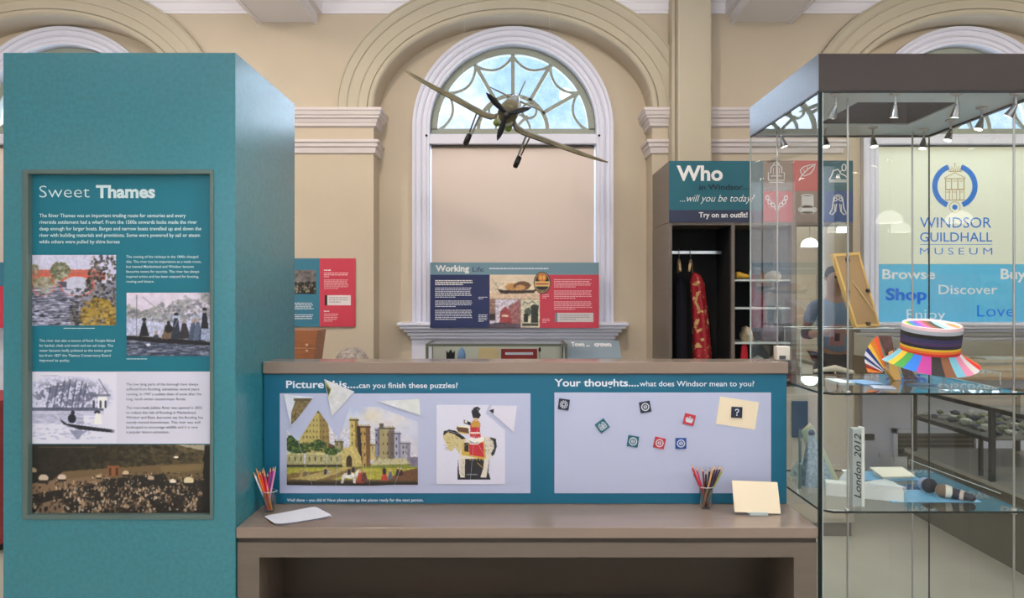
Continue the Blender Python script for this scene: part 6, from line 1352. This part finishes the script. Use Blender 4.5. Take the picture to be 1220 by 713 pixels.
def crumple(name, label, px, py_top, w, h, d, Y, m, seed, cat='cloth', amp=.35):
    b = MB(); n, K = 30, 12; hw = w / F * Y / 2; hh = h / F * Y; cx = X(px, Y); vs = []
    for i in range(K):
        v = i / (K - 1); pr = math.cos(v * PI / 2) ** .7 if v < 1 else 0
        for k in range(n):
            a = 2 * PI * k / n; q = 1 + amp * mnoise.noise(Vector((math.cos(a) * 2.6 + seed, math.sin(a) * 2.6, v * 4))); vs.append((cx + hw * pr * q * math.cos(a), Y + d * pr * q * math.sin(a), ZLo + .001 + hh * v * (1 + .5 * amp * mnoise.noise(Vector((math.cos(a) * 4, math.sin(a) * 4 + seed, 0))))))
    b.add(vs, [(i * n + k, i * n + (k + 1) % n, (i + 1) * n + (k + 1) % n, (i + 1) * n + k) for i in range(K - 1) for k in range(n)], 0, True); b.add(vs[:n], [tuple(range(n))]); return solo(name, b, m, label, cat)
WCL = mat('white_lace_cloth', (226, 232, 234), .85, bump=.6, bscale=60)
crumple('lace_cloth', 'crumpled white lace bundle at the left of the lower shelf', 957, 562, 26, 20, .06, 3.32, mat('pale_green_white_cloth', (206, 224, 218), .85, bump=.6, bscale=60), 3)
crumple('white_bonnet', 'soft white cap behind the silver upright bar', 1012, 556, 22, 22, .05, 3.12, WCL, 7, 'cap', .25)
crumple('white_glove', 'white crumpled gloves lying in the middle of the lower shelf', 1052, 575, 50, 12, .07, 3.08, WCL, 12, 'gloves', .5)
# pale card and gauze fabric at the left
t = thing('folded_card', 'tilted pale green folded card standing at the left of the lower shelf', 'card', (X(965, 3.2), 3.2, ZLo)); yq = 3.22
b = MB(); b.prism([(X(955, yq), Z(514, yq)), (X(969, yq), Z(507, yq)), (X(1000, yq), ZLo + .002), (X(972, yq), ZLo + .002)], yq, yq + .004); b.build('front_leaf', mat('pale_green_card', (196, 206, 178), .6), t)
b = MB(); b.prism([(X(955, yq), Z(514.5, yq)), (X(966, yq), Z(504, yq)), (X(970, yq), Z(511, yq)), (X(969, yq), Z(515, yq))], yq + .006, yq + .009); b.build('back_leaf', mat('cream_leaf', (236, 226, 176), .6), t)
t = thing('gauze_cone', 'blue-grey crocheted gauze draped in a tall cone beside the glass corner', 'fabric', (X(985, 3.05), 3.05, ZLo)); b = MB(); n = 36; K = 10; vs = []
ax = P(975, 521, 3.08); bxx = P(990, 590, 3.05)
for i in range(K):
    v = i / (K - 1); cx_ = ax.x * (1 - v) + X(986, 3.05) * v; zq = ax.z * (1 - v) + (ZLo + .002) * v; r = .008 + v ** .8 * .062
    for k in range(n): a = 2 * PI * k / n; f = 1 + .16 * math.sin(7 * a) * v; vs.append((cx_ + r * f * math.cos(a) , 3.15 + r * .7 * f * math.sin(a), zq))
b.add(vs, [(i * n + k, i * n + (k + 1) % n, (i + 1) * n + (k + 1) % n, (i + 1) * n + k) for i in range(K - 1) for k in range(n)], 0, True); b.build('gauze', mat('blue_grey_gauze', (146, 166, 176), .9, noise=.35, nscale=70, bump=.7, bscale=90), t)
b = MB(); b.lathe([(0, .0), (.012, 0), (.014, .01), (.008, .02), (0, .02)], (ax.x, 3.15, ax.z - .004), 12); b.build('dark_knot', mat('navy_knot', (40, 60, 90), .6), t)
t = thing('clear_strip_stand', 'thin grey metal strip with round studs standing left of the green card', 'stand', (X(953, 3.1), 3.1, ZLo)); x_ = X(953.5, 3.1)
MB().box(x_ - .005, x_ + .005, 3.1, 3.106, ZLo + .001, Z(512, 3.1)).build('strip', mat('strip_grey', (104, 116, 112), .4), t)
for py in (525, 553): b = MB(); b.lathe([(0, -.004), (.004, -.003), (.005, 0)], (x_, 3.1, Z(py, 3.1)), 10, axis='y'); b.build('stud', CHROME, t)
# flat items
for k, (x0, x1, y0, y1, c_, lb) in enumerate(((1062, 1170, 2.90, 3.08, (120, 186, 226), 'large sky blue sheet lying under the brushes on the lower shelf'), (1028, 1100, 3.24, 3.40, (110, 176, 220), 'blue mat at the back of the lower shelf'))):
    b = MB(); b.box(X(x0, y0), X(x1, y0), y0, y1, ZLo + .001, ZLo + .0025); solo('blue_sheet', b, mat('blue_sheet_%d_tone' % k, c_, .35, noise=.12, nscale=30), lb, 'sheet')
b = MB(); slab(b, (X(1063, 3.30), 3.30, ZLo + .02), .15, .10, .006, .06, .18); slab(b, (X(1063, 3.30), 3.30, ZLo + .003), .13, .08, .012, .06); solo('caption_card', b, mat('cream_caption', (232, 228, 212), .6), 'slanted cream caption card at the back of the lower shelf', 'card')
# two rounded brush-like objects
def capsule(mb, a, b_, r0, r1, n=16):
    a = Vector(a); b_ = Vector(b_); d = (b_ - a).normalized(); pts = []; rs = []
    for k in range(5): t_ = k / 4 * PI / 2; pts.append(a - d * r0 * math.cos(t_)); rs.append(max(.0008, r0 * math.sin(t_)))
    for k in range(5): t_ = k / 4 * PI / 2; pts.append(b_ + d * r1 * math.sin(t_)); rs.append(max(.0008, r1 * math.cos(t_)))
    mb.tube(pts, rs, n); return mb
yb0 = 2.93; zc = ZLo + .030
def pt_(px, Y, z_): return Vector((X(px, Y), Y, z_))
t = thing('navy_ball', 'round dark navy ball with pale blue back beside the wooden dome', 'ball', pt_(1105, 3.03, ZLo)); capsule(MB(), pt_(1107, 3.03, ZLo + .033), pt_(1107.6, 3.032, ZLo + .033), .029, .029, 20).build('ball_front', mat('navy_velvet', (22, 24, 40), .6), t); capsule(MB(), pt_(1101.5, 3.06, ZLo + .032), pt_(1102, 3.06, ZLo + .032), .027, .027, 20).build('pale_back', mat('lavender_grey', (150, 160, 190), .6), t)
t = thing('domed_handpiece', 'brown domed handpiece with white collar and dark navy handle on the lower shelf', 'handpiece', pt_(1130, 2.94, ZLo)); capsule(MB(), pt_(1122.5, 2.96, ZLo + .031), pt_(1124.5, 2.957, ZLo + .031), .026, .027, 20).build('brown_dome', mat('brown_dome', (120, 98, 78), .5), t)
b = MB(); b.tube([pt_(1126, 2.955, ZLo + .030), pt_(1134, 2.945, ZLo + .029)], [.0275, .022], 20); b.build('white_collar', mat('collar_white', (224, 220, 206), .4), t)
b = MB(); capsule(b, pt_(1136, 2.942, ZLo + .025), pt_(1158, 2.90, ZLo + .018), .022, .0135, 18); b.build('navy_handle', mat('handle_navy', (26, 28, 50), .45), t)
b = MB(); b.tube([pt_(1144.5, 2.927, ZLo + .0225), pt_(1149, 2.918, ZLo + .0215)], [.0215, .019], 18); b.build('pale_label', mat('label_blush', (206, 190, 180), .5), t)
t = thing('clear_tray_sheet', 'long slanted clear acrylic sheet crossing the lower shelf behind the brushes', 'sheet', (1.7, 3.1, ZLo)); q = [P(1083, 548, 3.34), Vector((X(1192, 2.98), 2.98, ZLo + .014)), Vector((X(1192, 2.98), 2.98, ZLo + .003)), Vector((X(1083, 3.34), 3.34, ZLo + .001))]
b = MB(); b.add(q, [(0, 1, 2), (0, 2, 3)]); b.build('sheet', M_ACRYL, t, fixn=False); b = MB(); b.tube([q[0], q[1]], .002, 5); b.build('bright_edge', M_EDGEL, t)

# ================================================================== MODEL AEROPLANE (bent-wing fighter hanging nose towards the viewer)
CAMO = mat('camouflage_green', (92, 86, 60), .45, noise=.5, nscale=9); BELLY = mat('pale_green_grey', (188, 190, 164), .5); PROPB = mat('propeller_black', (10, 12, 18), .5, spec=.3); RADG = mat('radiator_green', (130, 150, 70), .5); NOSEG = mat('cowl_grey', (150, 142, 120), .4)
S = 4.45 / F        # one photo pixel at the aeroplane
hub = P(603.5, 137, 4.42)
pl = thing('model_aeroplane', 'model propeller fighter plane with bent wings hanging in front of the centre window', 'model plane', hub)
roll = math.radians(23.5); Rm = Euler((0, roll, 0)).to_matrix()      # bank: right wing (picture) down
pitch = Euler((math.radians(18), 0, math.radians(4))).to_matrix()     # tail up and to the right
MT = Rm @ pitch
def L(x, y, z_): return hub + MT @ Vector((x * S, y * S, z_ * S))
def ellring(x, y, z_, rx, rz, n=20): return [L(x + rx * math.cos(2 * PI * k / n), y, z_ + rz * math.sin(2 * PI * k / n)) for k in range(n)]
def loft(rings, name, m, n=20):
    b = MB(); vs = [v for r in rings for v in r]; K = len(rings)
    b.add(vs, [(i * n + k, i * n + (k + 1) % n, (i + 1) * n + (k + 1) % n, (i + 1) * n + k) for i in range(K - 1) for k in range(n)] + [tuple(range(n)), tuple(range((K - 1) * n, K * n))[::-1]], 0, True); return b.build(name, m, pl)
loft([ellring(0, 3, 0, 9, 9.5), ellring(0, 6, 0, 11.5, 12), ellring(0, 22, 1, 12.5, 14), ellring(0, 50, 2, 12.5, 15), ellring(0, 90, 3, 10, 13), ellring(0, 130, 5, 6.5, 9), ellring(0, 165, 7, 3, 5), ellring(0, 180, 8, 1, 2)], 'fuselage', CAMO)
loft([ellring(0, -7, 0, 1, 1), ellring(0, -4, 0, 3.2, 3.2), ellring(0, 1, 0, 4.6, 4.6), ellring(0, 4, 0, 5, 5)], 'spinner', mat('spinner_dark', (44, 44, 48), .4))
loft([ellring(0, 4, -7, 10, 7), ellring(0, 30, -8, 11, 8), ellring(0, 70, -5, 9, 7)], 'belly_fairing', BELLY)
loft([ellring(0, 34, 14, 4, 3), ellring(0, 44, 16, 6, 6), ellring(0, 60, 16, 6, 6), ellring(0, 82, 13, 3, 3)], 'canopy', mat('canopy_glass_dark', (130, 136, 140), .15))
for sx in (-1, 1): loft([ellring(sx * 7.5, 14, -15, 4.6, 4.2, 12), ellring(sx * 7.5, 17, -15, 4.8, 4.4, 12), ellring(sx * 7.5, 46, -13, 3, 3, 12)], 'radiator', RADG, 12)
def wing(stations, name, m):      # station: (x, y_lead, chord, z, thick)
    b = MB(); n = 12; vs = []
    for x, yl, ch, z_, th in stations:
        for k in range(n):
            u = [0, .05, .2, .45, .75, 1, 1, .75, .45, .2, .05, 0][k]; h = [.15, .55, .95, 1, .5, .06, -.06, -.3, -.6, -.6, -.4, -.15][k]
            vs.append(L(x, yl + ch * u, z_ + th * h))
    K = len(stations); b.add(vs, [(i * n + k, i * n + (k + 1) % n, (i + 1) * n + (k + 1) % n, (i + 1) * n + k) for i in range(K - 1) for k in range(n)] + [tuple(range(n)), tuple(range((K - 1) * n, K * n))[::-1]], 0, True); return b.build(name, m, pl)
for sx in (-1, 1):
    wing([(sx * 7, 18, 62, -6, 4.2), (sx * 16, 20, 60, -14, 4.0), (sx * 26, 22, 58, -15.5, 3.8), (sx * 60, 27, 50, -13.5, 3.4), (sx * 100, 34, 38, -11, 2.8), (sx * 128, 43, 22, -8.5, 1.8), (sx * 139, 50, 9, -7.2, .9)], 'wing', CAMO)
    wing([(sx * 4, 150, 24, 8, 1.6), (sx * 30, 154, 18, 8.5, 1.2), (sx * 42, 160, 8, 8.8, .6)], 'tailplane', CAMO)
    # undercarriage
    gx = sx * 31; b = MB(); b.tube([L(gx, 40, -13), L(gx + sx * 1, 36, -48)], 1.3 * S, 8); b.tube([L(gx, 46, -12), L(gx + sx * .5, 37, -36)], .8 * S, 6); st_ = b.build('landing_strut', mat('strut_grey', (150, 150, 140), .4), pl)
    wc = L(gx + sx * 3, 36, -51); ax_ = (L(1, 0, 0) - L(0, 0, 0)).normalized(); u1 = ax_.orthogonal().normalized(); u2 = ax_.cross(u1); b = MB(); b.tube([wc - ax_ * 3.3 * S, wc - ax_ * 2.6 * S, wc, wc + ax_ * 2.6 * S, wc + ax_ * 3.3 * S], [5.8 * S, 7.6 * S, 8.4 * S, 7.6 * S, 5.8 * S], 20); b.build('wheel', BLACKM, pl); b = MB(); b.tube([wc - ax_ * 3.5 * S, wc + ax_ * 3.5 * S], 2.2 * S, 12); b.build('wheel_hub', mat('strut_grey', 0), pl)
    b = MB(); b.tube([L(gx + sx * 5, 38, -16), L(gx + sx * 4, 36, -42)], 1.0 * S, 5); b.build('wheel_door', CAMO, pl)
b = MB(); f = [L(0, 150, 10), L(0, 160, 30), L(0, 170, 36), L(0, 180, 34), L(0, 184, 10)]; o1 = (L(1, 0, 0) - L(0, 0, 0)) * .8
b.add([v - o1 for v in f] + [v + o1 for v in f], [tuple(range(5)), tuple(range(9, 4, -1))] + [(i, i + 5, (i + 1) % 5 + 5, (i + 1) % 5) for i in range(5)]); b.build('tail_fin', CAMO, pl)
b = MB(); b.tube([L(3, 46, 20), L(3, 46, 30)], .5 * S, 5); b.build('aerial_mast', DARKM, pl)
for tipx, tipy in ((579.5, 111.5), (633, 129), (592.5, 168)):
    dx, dz = (tipx - 603.5), -(tipy - 137); ln = math.hypot(dx, dz); ang_ = math.atan2(dz, dx); b = MB(); vs = []; n = 8
    prof_ = [(.08, 1.6, 1.3), (.2, 2.2, 1.2), (.4, 3.2, .9), (.62, 3.5, .7), (.85, 2.4, .5), (1.0, .4, .3)]
    for u, w_, th in prof_:
        for k in range(n):
            a = 2 * PI * k / n; r_ = u * ln; lx = w_ * math.cos(a); ly = th * math.sin(a) + lx * .35
            vs.append(hub + Vector(((r_ * math.cos(ang_) - lx * math.sin(ang_)) * S, (-3 + ly) * S, (r_ * math.sin(ang_) + lx * math.cos(ang_)) * S)))
    K = len(prof_); b.add(vs, [(i * n + k, i * n + (k + 1) % n, (i + 1) * n + (k + 1) % n, (i + 1) * n + k) for i in range(K - 1) for k in range(n)] + [tuple(range(n)), tuple(range((K - 1) * n, K * n))[::-1]], 0, True); b.build('propeller_blade', PROPB, pl)
for px_ in (-60, 60): a = L(px_, 45, -6); b = MB(); b.tube([a, (a.x * .9, a.y, ZC)], .0006, 4); b.build('hanging_wire', mat('nylon', (200, 200, 196), .4), pl)

# ================================================================== VISITOR (outside the frame to the right, seen in the mirror)
VX, VY = 3.02, 3.50
pn = thing('person', 'man in blue-grey shirt and black sleeves holding a pink booklet, seen in the mirror', 'person', (VX, VY, 0))
SKIN = mat('skin', (214, 160, 132), .5); SHIRT = mat('blue_grey_shirt', (150, 176, 204), .8); BLKS = mat('black_sleeve', (30, 32, 38), .7); TROU = mat('dark_trousers', (44, 50, 66), .8); HAIR = mat('dark_hair', (46, 38, 34), .8); SHOE = mat('black_shoes', (26, 24, 24), .4)
def skin(name, verts, edges, radii, m, parent, root=0, sub=2):
    me = bpy.data.meshes.new(name); me.from_pydata([Vector(v) for v in verts], edges, []); o = link(name, me, parent, m)
    md = o.modifiers.new('skin', 'SKIN'); md.use_smooth_shade = True; sv = me.skin_vertices[0].data if me.skin_vertices else None
    if sv is None:
        bm = bmesh.new(); bm.from_mesh(me); bm.verts.layers.skin.verify(); bm.to_mesh(me); bm.free(); sv = me.skin_vertices[0].data
    for i, r in enumerate(radii): sv[i].radius = r if isinstance(r, tuple) else (r, r); sv[i].use_root = (i == root)
    s_ = o.modifiers.new('sub', 'SUBSURF'); s_.levels = sub; s_.render_levels = sub; return o
# facing +Y (towards the mirror)
V_ = [(0, 0, .98), (0, .01, 1.12), (0, .01, 1.28), (0, 0, 1.44), (0, .005, 1.53), (0, .015, 1.60), (0, .03, 1.70), (0, .02, 1.77),
      (.10, 0, .92), (.12, .01, .52), (.12, -.01, .10), (.12, .12, .04), (-.10, 0, .92), (-.12, .01, .52), (-.12, -.01, .10), (-.12, .12, .04),
      (.19, 0, 1.44), (.25, -.02, 1.16), (.24, .16, 1.12), (.20, .26, 1.14), (-.19, 0, 1.44), (-.27, -.02, 1.17), (-.20, .20, 1.20), (-.12, .30, 1.22)]
E_ = [(0, 1), (1, 2), (2, 3), (3, 4), (4, 5), (5, 6), (6, 7), (0, 8), (8, 9), (9, 10), (10, 11), (0, 12), (12, 13), (13, 14), (14, 15), (3, 16), (16, 17), (17, 18), (18, 19), (3, 20), (20, 21), (21, 22), (22, 23)]
R__ = [(.15, .11), (.14, .10), (.15, .11), (.12, .08), .058, .075, (.078, .095), (.055, .07), .085, .06, .045, .035, .085, .06, .045, .035, .055, .042, .034, .026, .055, .042, .034, .026]
body = skin('body', V_, E_, R__, SKIN, pn)
sh = [V_[i] for i in (0, 1, 2, 3)] + [V_[16], (.23, -.01, 1.26), V_[20], (-.245, -.01, 1.26)]
skin('shirt', sh, [(0, 1), (1, 2), (2, 3), (3, 4), (4, 5), (3, 6), (6, 7)], [(.172, .13), (.165, .125), (.175, .13), (.14, .098), .07, .058, .07, .058], SHIRT, pn)
skin('sleeve', [(-.245, -.01, 1.27), (-.27, -.02, 1.17), (-.235, .09, 1.185)], [(0, 1), (1, 2)], [.06, .056, .050], BLKS, pn)
skin('sleeve', [(.23, -.01, 1.27), (.25, -.02, 1.16), (.245, .07, 1.14)], [(0, 1), (1, 2)], [.06, .056, .050], BLKS, pn)
skin('trousers', [V_[0], V_[8], V_[9], (.12, -.005, .14), V_[12], V_[13], (-.12, -.005, .14)], [(0, 1), (1, 2), (2, 3), (0, 4), (4, 5), (5, 6)], [(.165, .125), .10, .078, .064, .10, .078, .064], TROU, pn)
for sx in (-1, 1):
    skin('shoe', [(sx * .12, -.04, .05), (sx * .12, .06, .045), (sx * .125, .15, .035)], [(0, 1), (1, 2)], [.046, .046, .034], SHOE, pn)
skin('hair', [(0, -.03, 1.68), (0, -.02, 1.76), (0, .03, 1.80)], [(0, 1), (1, 2)], [(.078, .07), (.084, .085), (.06, .06)], HAIR, pn)
b = MB(); b.tube([(0, .118, 1.715), (0, .14, 1.68), (0, .125, 1.668)], [.008, .014, .01], 10); b.build('nose', SKIN, pn, local=True)
for sx in (-1, 1):
    b = MB(); b.lathe([(0, 0), (.009, .001), (.012, .006)], (sx * .032, .110, 1.712), 10, axis='y'); b.build('eye', mat('eye_dark', (40, 36, 34), .3), pn, local=True)
    b = MB(); b.lathe([(0, -.01), (.012, -.006), (.018, .004), (.012, .012), (0, .014)], (sx * .083, .01, 1.70), 12, axis='x'); b.build('ear', SKIN, pn, local=True)
b = MB(); b.tube([(-.022, .122, 1.638), (0, .130, 1.634), (.022, .122, 1.638)], [.003, .005, .003], 8); b.build('mouth', mat('lips', (176, 104, 92), .5), pn, local=True)
for (hx, hy, hz, sx) in ((.20, .26, 1.14, 1), (-.12, .30, 1.22, -1)):
    skin('palm', [(hx, hy, hz), (hx - sx * .02, hy + .045, hz + .005), (hx - sx * .03, hy + .08, hz + .005)], [(0, 1), (1, 2)], [(.028, .022), (.036, .018), (.034, .016)], SKIN, pn, sub=1)
    for k in range(4):
        fx = hx - sx * .03 + (k - 1.5) * .019; ln = (.06, .07, .066, .05)[k]
        skin('finger', [(fx, hy + .075, hz + .005), (fx, hy + .075 + ln * .5, hz + .010), (fx, hy + .075 + ln * .8, hz - .008), (fx - sx * .002, hy + .065 + ln * .8, hz - .024)], [(0, 1), (1, 2), (2, 3)], [.0095, .009, .0085, .0075], SKIN, pn, sub=1)
    skin('thumb', [(hx - sx * .01, hy + .03, hz + .01), (hx - sx * .055, hy + .05, hz + .022), (hx - sx * .06, hy + .085, hz + .018)], [(0, 1), (1, 2)], [.013, .0105, .009], SKIN, pn, sub=1)
t = thing('booklet', 'pink booklet with a dark square held in the hand of the mirrored man', 'booklet', (VX - .15, VY + .40, 1.12)); b = MB(); slab(b, (VX - .16, VY + .425, 1.10), .13, .012, .19, 0, -.15); b.build('cover', mat('pink_cover', (216, 150, 150), .5), t); b = MB(); slab(b, (VX - .16, VY + .437, 1.14), .045, .003, .07, 0, -.15); b.build('dark_square', mat('plum_print', (90, 50, 70), .5), t)
